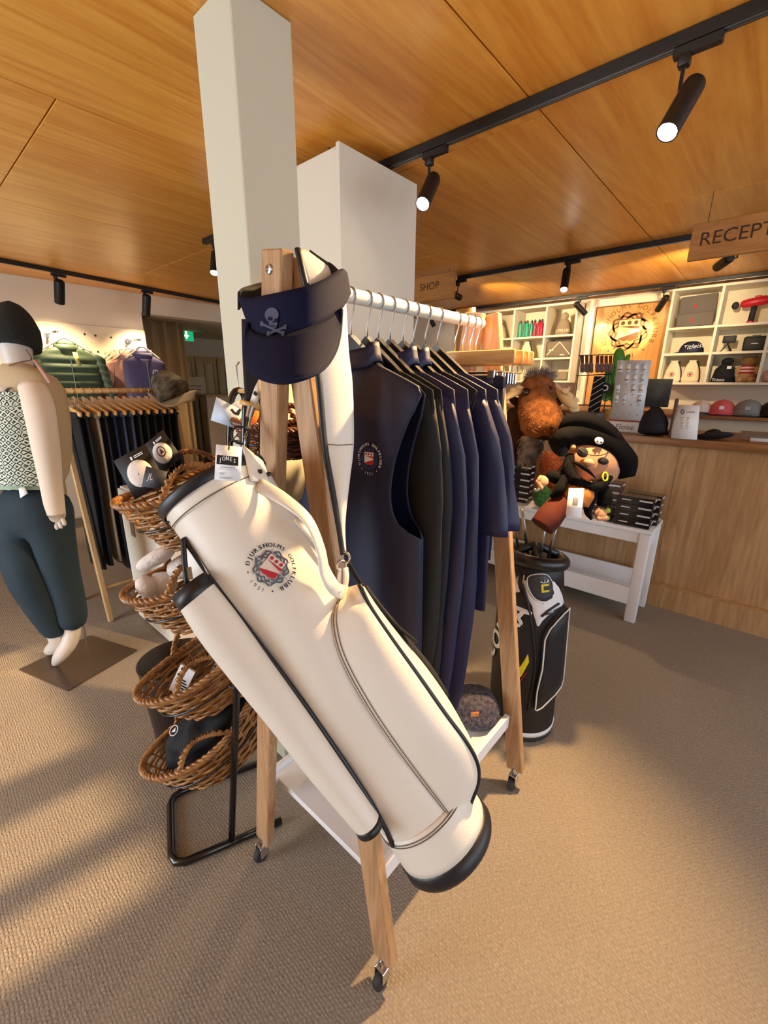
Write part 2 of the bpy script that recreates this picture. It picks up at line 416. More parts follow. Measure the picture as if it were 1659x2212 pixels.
# the wall behind the photographer: sun falls through its windows
WN0, WN1, WNZ0, WNZ1 = -3.30, -1.38, 0.10, 2.14
wall_open('wall_near', YN, 'Y', HALL, XR, ZC, [(WN0, WN1, WNZ0, WNZ1)], MT['wall'], sgn=-1)
SIDE = [(-1.2, 0.55, 0.6, 2.2), (0.75, 2.5, 0.6, 2.2), (2.7, 4.2, 0.6, 2.2)]
wall_open('wall_right', XR, 'X', YN, YB, ZC, SIDE, MT['wall'])
wn = 0
for k, (a0, a1, z0, z1) in enumerate(SIDE):
    wn += 1; f = MB()
    for c, d in (((0, (a0+a1)/2, z0+0.03), (0.06, a1-a0, 0.06)), ((0, (a0+a1)/2, z1-0.03), (0.06, a1-a0, 0.06)), ((0, a0+0.03, (z0+z1)/2), (0.06, 0.06, z1-z0)), ((0, a1-0.03, (z0+z1)/2), (0.06, 0.06, z1-z0))):
        f.box((XR+0.08, c[1], c[2]), d, bev=0.004)
    wo = struct('window_%d' % wn, f, MT['white'])
    obj('pane', MB().box((XR+0.08, (a0+a1)/2, (z0+z1)/2), (0.006, a1-a0-0.1, z1-z0-0.1)), MT['glass'], wo)
wn += 1; f = MB()
for x0, x1 in ((WN0, WN0+0.06), (-2.20, -1.98), (-1.74, -1.62), (WN1-0.06, WN1)): f.box(((x0+x1)/2, YN-0.08, (WNZ0+WNZ1)/2), (x1-x0, 0.06, WNZ1-WNZ0), bev=0.004)
for z in (WNZ0+0.03, WNZ1-0.03): f.box(((WN0+WN1)/2, YN-0.08, z), (WN1-WN0, 0.06, 0.06), bev=0.004)
wo = struct('window_%d' % wn, f, MT['white'])
for x0, x1 in ((WN0+0.06, -2.20), (-1.98, -1.74), (-1.62, WN1-0.06)): obj('pane', MB().box(((x0+x1)/2, YN-0.08, (WNZ0+WNZ1)/2), (x1-x0, 0.006, WNZ1-WNZ0-0.12)), MT['glass'], wo)
# left wall with the peg panel, then the opening to the hall
YO = 2.14
wl = MB().box((XL-0.08, (YN+YO)/2, ZC/2), (0.16, YO-YN, ZC)); wl.box((XL-0.10, (YO+YB)/2, 2.30), (0.20, YB-YO, 0.20))
wall_left = struct('wall_left', wl, MT['wall'], local=True)
pg = MB().box((XL+0.012, (0.05+YO)/2, 1.02), (0.024, YO-0.05, 2.0), bev=0.003)
peg = obj('peg_panel', pg, MT['wall'], wall_left)
holes = [(183, 722), (206, 725), (240, 729), (180, 756), (212, 760), (245, 760), (219, 790), (225, 822)]
for u, v in holes:
    q = PX(u, v, XL+0.025); obj('peg_hole', MB().cyl(q, q+Vector((0.002, 0, 0)), 0.011, 10), MT['black'], peg)
wall_open('wall_hall', HALL, 'X', YN, YB, ZC, [], MT['wall'], sgn=-1)
obj('hall_ceiling_drop', MB().box(((HALL+XL)/2-0.1, 4.0, 2.26), (XL-HALL-0.2, 3.1, 0.04)), MT['wall'], bpy.data.objects['wall_hall'])
# ------------------------------------------------------------------ column and tall white cupboard
cA, cC = PZ(416, 33, ZC), PZ(629.2, 47, ZC)
cw, cdp = cC.x-cA.x, cC.y-cA.y
tag(obj('column', MB().box(((cA.x+cC.x)/2, (cA.y+cC.y)/2, ZC/2), (cw, cdp, ZC-0.002), bev=0.003), MT['colm']), 'square pale painted pillar rising behind the wooden clothes rack to the ceiling', 'pillar')
CZ = 2.355   # just below the track that crosses above the cupboard
D, E_ = PZ(731.7, 302.5, CZ), PZ(903.8, 396.8, CZ)
tw = thing('tall_cupboard', 'tall white cupboard standing right behind the pillar, reaching almost to the ceiling', 'cupboard', (D.x-0.32, (D.y+E_.y)/2, 0))
obj('carcass', MB().box((D.x-0.33, (D.y+E_.y)/2, CZ/2-0.003), (0.62, E_.y-D.y-0.02, CZ-0.008), bev=0.002), MT['white'], tw)
obj('side_panel', MB().box((D.x-0.01, (D.y+E_.y)/2, CZ/2), (0.02, E_.y-D.y, CZ-0.002), bev=0.002), MT['white'], tw)
for u, v in ((711, 320), (726, 320), (729, 425)):
    q = PY(u, v, D.y+0.009); obj('screw', MB().cyl(q+Vector((0, 0.002, 0)), q-Vector((0, 0.001, 0)), 0.0035, 8), MT['black'], tw)
# ------------------------------------------------------------------ track lighting
TZ = ZC-0.034
def track(p0, p1, label):
    t = thing('lighting_track', label, 'light track', (p0[0], p0[1], ZC-0.034)); a = Vector((p0[0], p0[1], TZ+0.016)); b = Vector((p1[0], p1[1], TZ+0.016))
    obj('rail', MB().bar(a, b, 0.034, 0.032, bev=0.002), MT['black'], t)
    d = (b-a).normalized(); s = d.cross(Vector((0, 0, 1)))
    g = MB()
    for k in (-1, 1): g.bar(a+s*(0.006*k)-Vector((0, 0, 0.0165)), b+s*(0.006*k)-Vector((0, 0, 0.0165)), 0.003, 0.003)
    obj('contact_strip', g, MT['steel'], t)
Y1, Y2, Y3 = 1.700, 3.71, 5.215
track((PZ(432, 521, ZC-0.02).x, Y1), (1.6, Y1), 'black ceiling track passing above the tall white cupboard')
track((PZ(985, 600, ZC-0.02).x, Y2), (1.8, Y2), 'black ceiling track between the two hanging wooden signs')
track((-4.2, Y3), (1.8, Y3), 'black ceiling track along the top of the white cube shelves')
la, lb = PZ(0, 560, ZC-0.01), PZ(475, 652, ZC-0.01); ld = (lb-la)
track(la-ld*0.6, lb+ld*0.5, 'black ceiling track along the wall with the hanging jackets')
M_LENS = emit('lit_lamp_lens', (255, 244, 222), 60.0)
M_LENS2 = emit('lit_lamp_lens_far', (255, 238, 205), 30.0)
def spot(ad, top, lens, along, label, power=14, r=0.029, lit=True, cone=46, blend=0.5, col=(1.0, 0.74, 0.42), on=True, rec=0.012, aim=None):
    """track spotlight: adapter on the track, short stem, cylinder head, lens"""
    ad = Vector(ad); top = Vector(top); lens = Vector(lens); along = Vector(along).normalized()
    t = thing('track_spotlight', label, 'spotlight', ad)
    ax = (lens-top).normalized()
    obj('adapter', MB().bar(ad-along*0.03+Vector((0, 0, -0.012)), ad+along*0.085+Vector((0, 0, -0.012)), 0.028, 0.024, bev=0.003).box(ad+Vector((0, 0, -0.035)), (0.030, 0.030, 0.03), bev=0.005), MT['black'], t)
    j = top+ax*0.045
    side = ax.cross(Vector((0, 0, 1))); side = side.normalized() if side.length > 0.05 else Vector((0, -1, 0))
    obj('stem', MB().tube([ad+Vector((0, 0, -0.04)), Vector((ad.x, ad.y, max(j.z, top.z)))+Vector((0, 0, 0.005)), j], 0.0055, 8), MT['black'], t)
    L = (lens-top).length
    hd = MB().lathe([(0.0005, -0.004), (r*0.72, -0.002), (r*0.94, 0.006), (r, 0.018), (r, L), (r*0.88, L), (r*0.86, L-rec), (0.0005, L-rec-0.001)], 20, top, ax, cap=False)
    h = obj('head', hd, MT['black'], t)
    obj('lens', MB().lathe([(0.0005, 0.002), (r*0.80, 0.0), (r*0.84, -0.008)], 20, lens-ax*(rec-0.009), ax, cap=True), (M_LENS if on else MT['steel']) if lit else M_LENS2, h)
    if power:
        lp = lamp('spot_lamp', 'SPOT', lens+ax*0.02, lens+ax if aim is None else aim, col, power, spot_size=math.radians(cone), spot_blend=blend, shadow_soft_size=0.025)
    return t
aX, aY = Vector((1, 0, 0)), Vector((0, 1, 0))
def tr(u, v, y): p = PY(u, v, y); return Vector((p.x, y, TZ))
a = tr(1483, 105, Y1); k = (a-CAM).dot(CF)
spot(a, PD(1503, 178, k-0.01), PD(1441, 286, k-0.012), aX, 'black spotlight with bright lens, lone one over the open carpet on the first track', 235, cone=88, blend=0.6, col=(1.0, 0.63, 0.28))
a = tr(928, 336, Y1); k = (a-CAM).dot(CF)
spot(a, PD(938, 384, k-0.0), PD(913, 441, k-0.06), aX, 'black spotlight with bright lens beside the top of the tall white cupboard', 22, cone=56, blend=0.7)
a = tr(462, 507, Y1); k = (a-CAM).dot(CF)
spot(a, PD(466, 545, k), PD(463, 590, k-0.03), aX, 'black spotlight peeping out behind the pillar at the end of its track', 16)
a = tr(1229, 568, Y2); k = (a-CAM).dot(CF)
spot(a, PD(1225, 582, k), PD(1218, 626, k-0.05), aX, 'black spotlight pointing down between the two hanging signs', 40, cone=60, blend=0.8)
a = tr(990, 602, Y2); k = (a-CAM).dot(CF)
spot(a, PD(968, 630, k+0.02), PD(994, 643, k+0.12), aX, 'black spotlight partly hidden by the wooden shop sign', 110, cone=80, blend=0.8)
a = tr(1600, 520, Y2); k = (a-CAM).dot(CF)
q = PD(1578, 556, k+0.02); spot(a, q, q+(PY(1357, 716, 5.5)-q).normalized()*0.16, aX, 'black spotlight poking out below the reception sign', 90, cone=84, blend=0.8)
a = tr(1253, 640, Y3); k = (a-CAM).dot(CF)
q = PD(1243, 655, k); spot(a, q, q+(PY(1305, 722, 5.5)-q).normalized()*0.17, aX, 'black spotlight above the cube shelf, turned to the round club emblem', 32, cone=46, blend=0.6, col=(1, 0.80, 0.50))
a = tr(1437, 619, Y3); k = (a-CAM).dot(CF)
q = PD(1441, 640, k); spot(a, q, q+(PY(1388, 718, 5.5)-q).normalized()*0.17, aX, 'black spotlight beside the folded grey pouches, turned to the club emblem', 32, cone=46, blend=0.6, col=(1, 0.80, 0.50))
a = tr(932, 678, Y3); k = (a-CAM).dot(CF)
spot(a, PD(928, 686, k), PD(938, 705, k+0.05), aX, 'small black spotlight showing between the coat hangers under the white rail', 9)
ldn = Vector((ld.x, ld.y, 0)).normalized()
for (u0, v0, u1, v1, u2, v2, lb_) in ((118, 590, 128, 606, 128, 646, 'black cylinder spotlight above the green quilted jacket'), (312, 627, 317, 637, 317, 671, 'black cylinder spotlight above the purple quilted vest')):
    a = PZ(u0, v0, TZ); k = (a-CAM).dot(CF)
    q = PD(u1, v1, k); e = q+(Vector((XL, q.y, 1.35))-q).normalized()*0.20; spot(a, q, e, ldn, lb_, 55, cone=100, blend=0.8, r=0.04, rec=0.03)
# ------------------------------------------------------------------ hanging signs
def sign(x0, x1, z0, z1, y, txt, tx, tz, size, label):
    t = thing('hanging_sign', label, 'sign', ((x0+x1)/2, y, z0))
    b = obj('board', MB().box(((x0+x1)/2, y, (z0+z1)/2), (x1-x0, 0.03, z1-z0), bev=0.002), MT['sign'], t)
    obj('lettering', text_on(MB(), txt, size, lambda a, b_: Vector((tx+a, y-0.0162, tz+b_)), 'L'), mat('burnt_lettering', (66, 34, 12), 0.7), b)['kind'] = 'stuff'
    for xx in (x0+0.06, x1-0.06): obj('suspension_wire', MB().cyl((xx, y, z1), (xx, y, ZC), 0.0015, 6), MT['black'], t)
YS = 3.45
p = PY(984, 586, YS); q = PY(984, 643, YS); tq = PY(909, 630, YS)
sign(p.x-0.62, p.x, q.z, p.z, YS, 'SHOP', tq.x, tq.z, 0.085, 'hanging wooden board with the carved word SHOP')
p = PY(1499, 487, 3.0); q = PY(1486, 570, 3.0); tq = PY(1512, 533, 3.0)
sign(p.x, p.x+0.85, q.z+0.01, p.z, 3.0, 'RECEPTION', tq.x, tq.z, 0.088, 'hanging wooden board carved with the word for the front desk, above the counter')
# ------------------------------------------------------------------ reception counter
ct = thing('reception_counter', 'long oak veneer reception counter with dark wooden top', 'counter', (-0.6, 3.6, 0))
CX0, CX1 = -2.7, 1.9
for k in range(4):
    x0 = CX0+(CX1-CX0)*k/4; x1 = CX0+(CX1-CX0)*(k+1)/4
    obj('front_panel', MB().box(((x0+x1)/2, 3.31, 0.62), (x1-x0-0.0015, 0.02, 0.935), bev=0.001), MT['oak'], ct)
obj('body', MB().box(((CX0+CX1)/2, 3.64, 0.62), (CX1-CX0, 0.635, 0.93)), MT['oak'], ct)
obj('plinth', MB().box(((CX0+CX1)/2, 3.60, 0.076), (CX1-CX0, 0.74, 0.152)), MT['oak'], ct)
obj('worktop', MB().box(((CX0+CX1)/2, 3.62, 1.114), (CX1-CX0+0.04, 0.74, 0.05), bev=0.004), MT['oakd'], ct)
CT = 1.1395
# rear unit behind the counter: wooden ledge on a white body
ru = thing('rear_ledge_unit', 'low white back unit with wooden ledge behind the counter', 'cabinet', (-0.6, 4.9, 0))
obj('body', MB().box((-0.6, 4.98, 0.60), (4.6, 0.96, 1.195), bev=0.003), MT['shelf'], ru)
obj('ledge', MB().box((-0.6, 4.93, 1.212), (4.66, 1.06, 0.026), bev=0.003), MT['oakd'], ru)
LZ = 1.2255
# ------------------------------------------------------------------ cube shelves
YS0 = 5.28
def cubes(name, label, xb, zb, back=True):
    t = thing(name, label, 'shelf', ((xb[0]+xb[-1])/2, (YS0+YB)/2, zb[0])); th = 0.022
    yc, dy = (YS0+YB-0.008)/2, YB-0.008-YS0
    obj('back_panel', MB().box(((xb[0]+xb[-1])/2, YB-0.005, (zb[0]+zb[-1])/2), (xb[-1]-xb[0], 0.008, zb[-1]-zb[0])), MT['shelf'], t)
    for i, x in enumerate(xb): obj('upright', MB().box((x, yc-0.004, (zb[0]+zb[-1])/2), (th, dy-0.008, zb[-1]-zb[0]+th), bev=0.0015), MT['shelf'], t)
    for z in zb:
        for i in range(len(xb)-1): obj('shelf_board', MB().box(((xb[i]+xb[i+1])/2, yc-0.004, z), (xb[i+1]-xb[i]-th, dy-0.008, th), bev=0.0015), MT['shelf'], t)
    return t
xR0 = PY(1454, 640, YS0).x; cwid = PY(1563, 618, YS0).x-PY(1454.7, 625.5, YS0).x
zR = [PY(1420, 828, YS0).z, PY(1442, 766, YS0).z, PY(1444.6, 711, YS0).z, PY(1454.7, 627, YS0).z]
xR = [xR0+cwid*k for k in range(0, 5)]
cubes('cube_shelf', 'white cube shelf holding the red massage gun', xR, zR)
zL = [PY(1168, 824, YS0).z, PY(1172, 775, YS0).z, PY(1177, 727, YS0).z, PY(1182, 660, YS0).z]
xLd = [PY(1035, 670, YS0).x, PY(1112, 668, YS0).x, PY(1182, 660, YS0).x, PY(1249, 650, YS0).x]
cubes('cube_shelf', 'white cube shelf holding the green and red bottles', xLd, zL)
# ------------------------------------------------------------------ emblem panel
ep = thing('emblem_panel', 'orange wood wall panel carved with the round club emblem', 'wall panel', ((xLd[-1]+xR0)/2, YB-0.03, LZ))
exc = PY(1357, 716, 5.50); ex0, ex1 = xLd[-1]+0.14, xR0-0.016
obj('board', MB().box(((ex0+ex1)/2, 5.52, (2.30+LZ)/2), (ex1-ex0, 0.03, 2.27-LZ), bev=0.003), MT['panel'], ep)
obj('frame_moulding', MB().box((ex0-0.06, 5.50, (2.36+LZ)/2), (0.10, 0.08, 2.33-LZ), bev=0.004).box(((ex0+ex1)/2-0.05, 5.50, 2.325), (ex1-ex0+0.1, 0.09, 0.07), bev=0.004), MT['shelf'], ep)
def wreath(mb, fn, r0, r1, n=26, wob=0.5):
    for q in range(3):
        rr = r0+(r1-r0)*(q+0.5)/3; m = 64; w2 = (r1-r0)*0.17
        for k in range(m):
            a0, a1 = 2*PI*k/m, 2*PI*(k+1)/m
            f = lambda a: rr+(r1-r0)*0.24*math.sin(a*9+q*2.1)
            poly2(mb, [((f(a0)-w2)*math.cos(a0), (f(a0)-w2)*math.sin(a0)), ((f(a1)-w2)*math.cos(a1), (f(a1)-w2)*math.sin(a1)), ((f(a1)+w2)*math.cos(a1), (f(a1)+w2)*math.sin(a1)), ((f(a0)+w2)*math.cos(a0), (f(a0)+w2)*math.sin(a0))], fn)
    return mb
def emblem(parent, fn, R, m_txt, m_wr, m_red, m_white, rot=0.0, year='1931', bold=0.0, roses=True, m_stick=None):
    """round club emblem: ring of letters, wreath, shield. fn(x,y,lift)"""
    c, s = math.cos(rot), math.sin(rot)
    def L(h): return lambda x, y: fn(x*c-y*s, x*s+y*c, h)
    f0, f1, f2, f3 = L(0.0006), L(0.0010), L(0.0014), L(0.0018)
    sz = R*0.235; d2r = math.radians
    tx = MB(); ring_text(tx, 'DJURSHOLMS GOLFKLUBB', sz, R*0.82, f0, d2r(205), d2r(-25), bold)
    ring_text(tx, year, sz, R*0.82, f0, d2r(248), d2r(292), bold) if False else None
    # the year reads along the bottom, tops inward
    for i, ch in enumerate(year):
        a = d2r(252+36*i/3); vs, fs, wd = glyphs(ch, sz); ca, sa = math.cos(a), math.sin(a)
        tx.add([f0((R*0.99-y)*ca-(x-wd/2)*sa, (R*0.99-y)*sa+(x-wd/2)*ca) for x, y in vs], fs)
    for a in (228, 312): disc2(tx, R*0.9*math.cos(d2r(a)), R*0.9*math.sin(d2r(a)), R*0.035, f0, 10)
    obj('emblem_lettering', tx, m_txt, parent, smooth=False)['kind'] = 'stuff'
    obj('emblem_wreath', wreath(MB(), f0, R*0.44, R*0.66), m_wr, parent, smooth=False)['kind'] = 'stuff'
    st = MB()
    for a in (55, 125, 235, 305, 180, 0):
        ca, sa = math.cos(d2r(a)), math.sin(d2r(a)); w_ = R*0.022
        poly2(st, [(R*0.40*ca-w_*sa, R*0.40*sa+w_*ca), (R*0.74*ca-w_*sa, R*0.74*sa+w_*ca), (R*0.74*ca+w_*sa, R*0.74*sa-w_*ca), (R*0.40*ca+w_*sa, R*0.40*sa-w_*ca)], f1)
    obj('emblem_sticks', st, m_stick or m_wr, parent, smooth=False)['kind'] = 'stuff'
    a = R*0.36
    obj('emblem_shield', poly2(MB(), [(-a, a*1.15), (a, a*1.15), (a, -a*0.7), (a*0.35, -a*1.0), (0, -a*0.9), (-a*0.35, -a*1.0), (-a, -a*0.7)], f2), m_white, parent, smooth=False)
    rd = MB()
    poly2(rd, [(-a, a*0.52), (a, a*0.52), (a, a*0.20)], f3); poly2(rd, [(-a, -a*0.68), (a, -0.04*a), (a, -a*0.68), (a*0.35, -a*0.98), (0, -a*0.88), (-a*0.35, -a*0.98)], f3)
    if roses:
        for k in (-0.62, 0, 0.62): disc2(rd, a*k, a*0.84, a*0.2, f3, 10)
    obj('emblem_charge', rd, m_red, parent, smooth=False)['kind'] = 'stuff'
mcar = mat('carved_brown', (112, 68, 30), 0.7); mcar2 = mat('carved_pale', (236, 206, 150), 0.7)
Re = (PY(1421, 716, 5.5).x-exc.x)*1.02
emblem(bpy.data.objects['emblem_panel'], lambda x, y, h: Vector((exc.x+x, 5.504-h, exc.z+y)), Re, mcar, mcar, mcar, mcar2)
# ------------------------------------------------------------------ white side table in front of the counter
tb = thing('side_table', 'white wooden side table with a trough shelf, standing against the counter', 'table', (-0.95, 3.03, 0))
TX0, TX1, TY0, TY1, TT = -1.62, -0.40, 2.87, 3.20, 0.62
obj('table_top', MB().box(((TX0+TX1)/2, (TY0+TY1)/2, TT-0.012), (TX1-TX0, TY1-TY0, 0.024), bev=0.004), MT['whitew'], tb)
for x in (TX0+0.035, TX1-0.035):
    for y in (TY0+0.025, TY1-0.025):
        obj('leg', MB().box((x, y, (TT-0.024)/2), (0.062, 0.045, TT-0.025), bev=0.006), MT['whitew'], tb)
for y in (TY0+0.022, TY1-0.022): obj('apron', MB().box(((TX0+TX1)/2, y, TT-0.058), (TX1-TX0-0.13, 0.02, 0.064), bev=0.002), MT['whitew'], tb)
for x in (TX0+0.035, TX1-0.035): obj('side_panel', MB().box((x, (TY0+TY1)/2, TT-0.09), (0.02, TY1-TY0-0.09, 0.12), bev=0.002), MT['whitew'], tb)
obj('trough_floor', MB().box(((TX0+TX1)/2, (TY0+TY1)/2, 0.13), (TX1-TX0-0.13, TY1-TY0-0.05, 0.016)), MT['whitew'], tb)
for y, h in ((TY0+0.012, 0.115), (TY1-0.012, 0.13)): obj('trough_board', MB().box(((TX0+TX1)/2, y, 0.118+h/2), (TX1-TX0-0.13, 0.018, h), bev=0.003), MT['whitew'], tb)
# ------------------------------------------------------------------ A-frame clothes rack
XRK = -0.705; ZRK = 1.626
rk = thing('clothes_rack', 'beech A-frame clothes rack on castors with white rail and white bottom shelf', 'clothes rack', (-0.7, 0.88, 0))
LEGS = [((-0.7055, 0.514, 1.674), (-0.943, 0.514, 0.072)), ((-0.714, 0.544, 1.660), (-0.461, 0.544, 0.078)),
        ((-0.735, 1.248, 1.660), (-0.95, 1.248, 0.075)), ((-0.700, 1.278, 1.655), (-0.462, 1.278, 0.080))]
for i, (a, b) in enumerate(LEGS):
    a, b = Vector(a), Vector(b)
    l = obj('leg', MB().bar(a, b, 0.060, 0.028, hint=(0, 1, 0), bev=0.003), MT['beech'], rk)
    d = (b-a).normalized()
    if i == 0:
        q = PY(582, 582, 0.4995); obj('bolt', MB().lathe([(0.009, 0), (0.008, 0.003), (0.004, 0.004), (0.003, 0.002), (0.0005, 0.002)], 14, q, (0, -1, 0)), MT['steel'], l)
    c = MB()
    z = b.z
    c.lathe([(0.016, 0.012), (0.017, -0.004), (0.008, -0.010), (0.008, -0.018)], 14, b, (0, 0, 1))
    for s in (-1, 1): c.box((b.x+s*0.013, b.y-0.012, z-0.032), (0.003, 0.030, 0.040), bev=0.001)
    c.box((b.x, b.y-0.008, z-0.016), (0.028, 0.034, 0.004))
    cs = obj('castor', c, MT['chrome'], rk)
    obj('wheel', MB().lathe([(0.006, -0.010), (0.022, -0.010), (0.025, -0.006), (0.025, 0.006), (0.022, 0.010), (0.006, 0.010)], 18, (b.x, b.y-0.018, 0.0255 if z > 0.06 else z-0.04), (1, 0, 0)), MT['rubber'], cs)
obj('rail', MB().cyl((XRK, 0.559, ZRK), (XRK, 1.233, ZRK), 0.0150, 20), MT['metalw'], rk)
sh = MB().box((-0.728, 0.908, 0.286), (0.445, 0.695, 0.018), bev=0.002)
obj('shelf', sh, MT['whitew'], rk)
obj('shelf_edge', MB().box((-0.508, 0.910, 0.286), (0.018, 0.70, 0.052), bev=0.002), MT['whitew'], rk)
obj('shelf_edge', MB().box((-0.945, 0.910, 0.286), (0.018, 0.70, 0.052), bev=0.002), MT['whitew'], rk)
# ------------------------------------------------------------------ cream golf bag hung on the rack
BD0, BD1 = 0.785, 0.785
T0, B0 = PD(462, 1052, BD0), PD(966, 1812, BD1)
BA = (B0-T0).normalized(); BL = (B0-T0).length
_m = ((T0+B0)/2-CAM).normalized(); BV = -(_m-BA*_m.dot(BA)).normalized(); BR = BA.cross(BV)
if BR.dot(CR) < 0: BR = -BR
def brad(s):
    t = s/BL
    return interp([-0.1, 0.0, 0.17, 0.22, 0.5, 0.86, 1.05], [0.099, 0.099, 0.094, 0.092, 0.087, 0.085, 0.084], t)
def BC(s, th, ex=0.0):
    r = brad(s)+ex; return T0+BA*s+BR*(r*math.sin(th))+BV*(r*math.cos(th))
def bhit(u, v, ex=0.0):
    """photo pixel -> (s, theta) on the bag cylinder"""
    d = ray(u, v).normalized(); s0 = BL/2
    for _ in range(6):
        R = brad(s0)+ex; o = CAM-T0; dp = d-BA*d.dot(BA); op = o-BA*o.dot(BA)
        a = dp.dot(dp); b = 2*dp.dot(op); c = op.dot(op)-R*R; D_ = b*b-4*a*c
        t = (-b-math.sqrt(D_))/(2*a) if D_ > 0 else -b/(2*a)
        p = CAM+d*t; s0 = (p-T0).dot(BA)
    q = p-T0-BA*s0
    return s0, math.atan2(q.dot(BR), q.dot(BV))
def bpt(u, v, ex=0.001):
    s, th = bhit(u, v); return BC(s, th, ex)
gb = thing('golf_bag', 'cream leatherette golf bag with black piping hung slantwise on the clothes rack', 'golf bag', B0)
NB = 40
def bring(s, ex=0.0): return [BC(s, 2*PI*k/NB, ex) for k in range(NB)]
ss = [0.012+(BL-0.09)*k/22 for k in range(23)]
def dent(s, k):
    th = 2*PI*k/NB; return 0.0018*math.sin(s*23+th*2)+0.0012*math.sin(th*5+s*9)
bd = MB().loft([[BC(s, 2*PI*k/NB, dent(s, k)) for k in range(NB)] for s in ss], cap=False)
obj('body', bd, MT['bag'], gb, smooth=True)
lin_ = MB().loft([bring(0.0, -0.006), bring(0.07, -0.010)], cap=False); lin_.add(bring(0.07, -0.010), [tuple(range(NB))])
obj('lining', lin_, MT['piping'], gb, smooth=True)
rim = MB().loft([bring(s, e) for s, e in ((0.004, -0.005), (-0.004, -0.002), (-0.005, 0.003), (0.000, 0.0045), (0.010, 0.004), (0.014, 0.0015))], cap=False)
rt_ = obj('rim_trim', rim, MT['piping'], gb, smooth=True)
cs0, _t = bhit(450, 1074)
obj('collar_seam', MB().tube([BC(cs0, -2.0+4.0*k/50, 0.0022) for k in range(51)], 0.0011, 6), MT['thread'], gb)
for th in (-1.25, 0.35): obj('rim_rivet', MB().ball(BC(0.022, th, 0.002), 0.0032, 10, 6), MT['black'], gb)
cuf = [BL-0.092+0.074*k/6 for k in range(7)]
obj('base_cuff', MB().loft([bring(BL-0.092, 0.0)]+[bring(s, 0.0035) for s in cuf]+[bring(BL-0.017, 0.002)], cap=False), MT['bag'], gb, smooth=True)
for q in (0.086, 0.081): obj('cuff_stitch', MB().tube([BC(BL-q, -1.9+3.8*k/60, 0.0045) for k in range(61)], 0.0008, 5), MT['thread'], gb)
obj('base_ring', MB().loft([bring(s, e) for s, e in ((BL-0.020, 0.0015), (BL-0.017, 0.006), (BL+0.002, 0.007), (BL+0.010, 0.003), (BL+0.013, -0.006), (BL+0.008, -0.02))]), MT['rubber'] if False else MT['piping'], gb, smooth=True)
# long sleeve pocket on the underside
def bplane(u, v, off):
    """pixel -> point on the plane parallel to the bag axis, off metres towards the viewer"""
    d = ray(u, v); o = T0+BV*off; t = (o-CAM).dot(BV)/d.dot(BV); return CAM+d*t
SV = 0.050
e0 = [(376, 1296), (430, 1382), (500, 1472), (580, 1570), (660, 1672), (735, 1760), (772, 1802)]
e1 = [(447, 1240), (512, 1322), (590, 1428), (668, 1534), (742, 1642), (800, 1728), (822, 1762)]
A0 = cat([bplane(u, v, SV) for u, v in e0], 5); A1 = cat([bplane(u, v, SV) for u, v in e1], 5)
slv = []
for p, q in zip(A0, A1):
    c = (p+q)/2; ax = (q-p)/2
    slv.append([c+ax*math.cos(2*PI*k/28)+BV*(0.030*math.sin(2*PI*k/28)+0.0) for k in range(28)])
sl = obj('sleeve_pocket', MB().loft(slv, cap=False), MT['bagc'], gb, smooth=True)
def slice_ring(i, grow):
    c = sum(slv[i], Vector())/28; return [c+(q-c)*grow for q in slv[i]]
tr0 = MB().loft([slice_ring(0, 1.05), [q+BA*0.016 for q in slice_ring(0, 1.05)]], cap=False)
obj('sleeve_top_trim', MB().loft([[q-BA*0.002 for q in slice_ring(0, 0.96)], [q-BA*0.004 for q in slice_ring(0, 1.05)], [q+BA*0.020 for q in slice_ring(0, 1.06)], [q+BA*0.022 for q in slice_ring(0, 1.0)]], cap=False), MT['piping'], sl, smooth=True)
obj('sleeve_end_trim', MB().loft([[q-BA*0.008 for q in slice_ring(-1, 1.0)], [q-BA*0.007 for q in slice_ring(-1, 1.06)], [q+BA*0.004 for q in slice_ring(-1, 1.06)], [q+BA*0.005 for q in slice_ring(-1, 0.9)]], cap=True), MT['piping'], sl, smooth=True)
obj('sleeve_piping', MB().tube([BC(*bhit(u, v), 0.004) for u, v in ((400, 1160), (425, 1195), (452, 1236), (512, 1318), (592, 1424), (670, 1530), (744, 1638), (803, 1728), (838, 1790), (852, 1822))], 0.0042, 8), MT['piping'], gb, smooth=True)
# upper gusset with zip between collar and sleeve
gp = [(395, 1160), (400, 1200), (415, 1232), (452, 1236), (425, 1195), (404, 1160)]
obj('gusset', MB().grid(lambda a, b: lerp(bplane(lerp(392, 398, b), lerp(1160, 1262, b), 0.03), bplane(lerp(402, 452, b), lerp(1158, 1240, b), 0.055), a), 4, 6), MT['bagc'], gb, smooth=True)
obj('zip', MB().tube(cat([bplane(396, 1165, 0.055), bplane(398, 1205, 0.058), bplane(404, 1262, 0.058)], 5), 0.0045, 6), MT['piping'], gb, smooth=True)
obj('zip_puller', MB().bar(bplane(408, 1225, 0.066), bplane(412, 1252, 0.066), 0.007, 0.003, hint=BV), MT['steel'], gb)
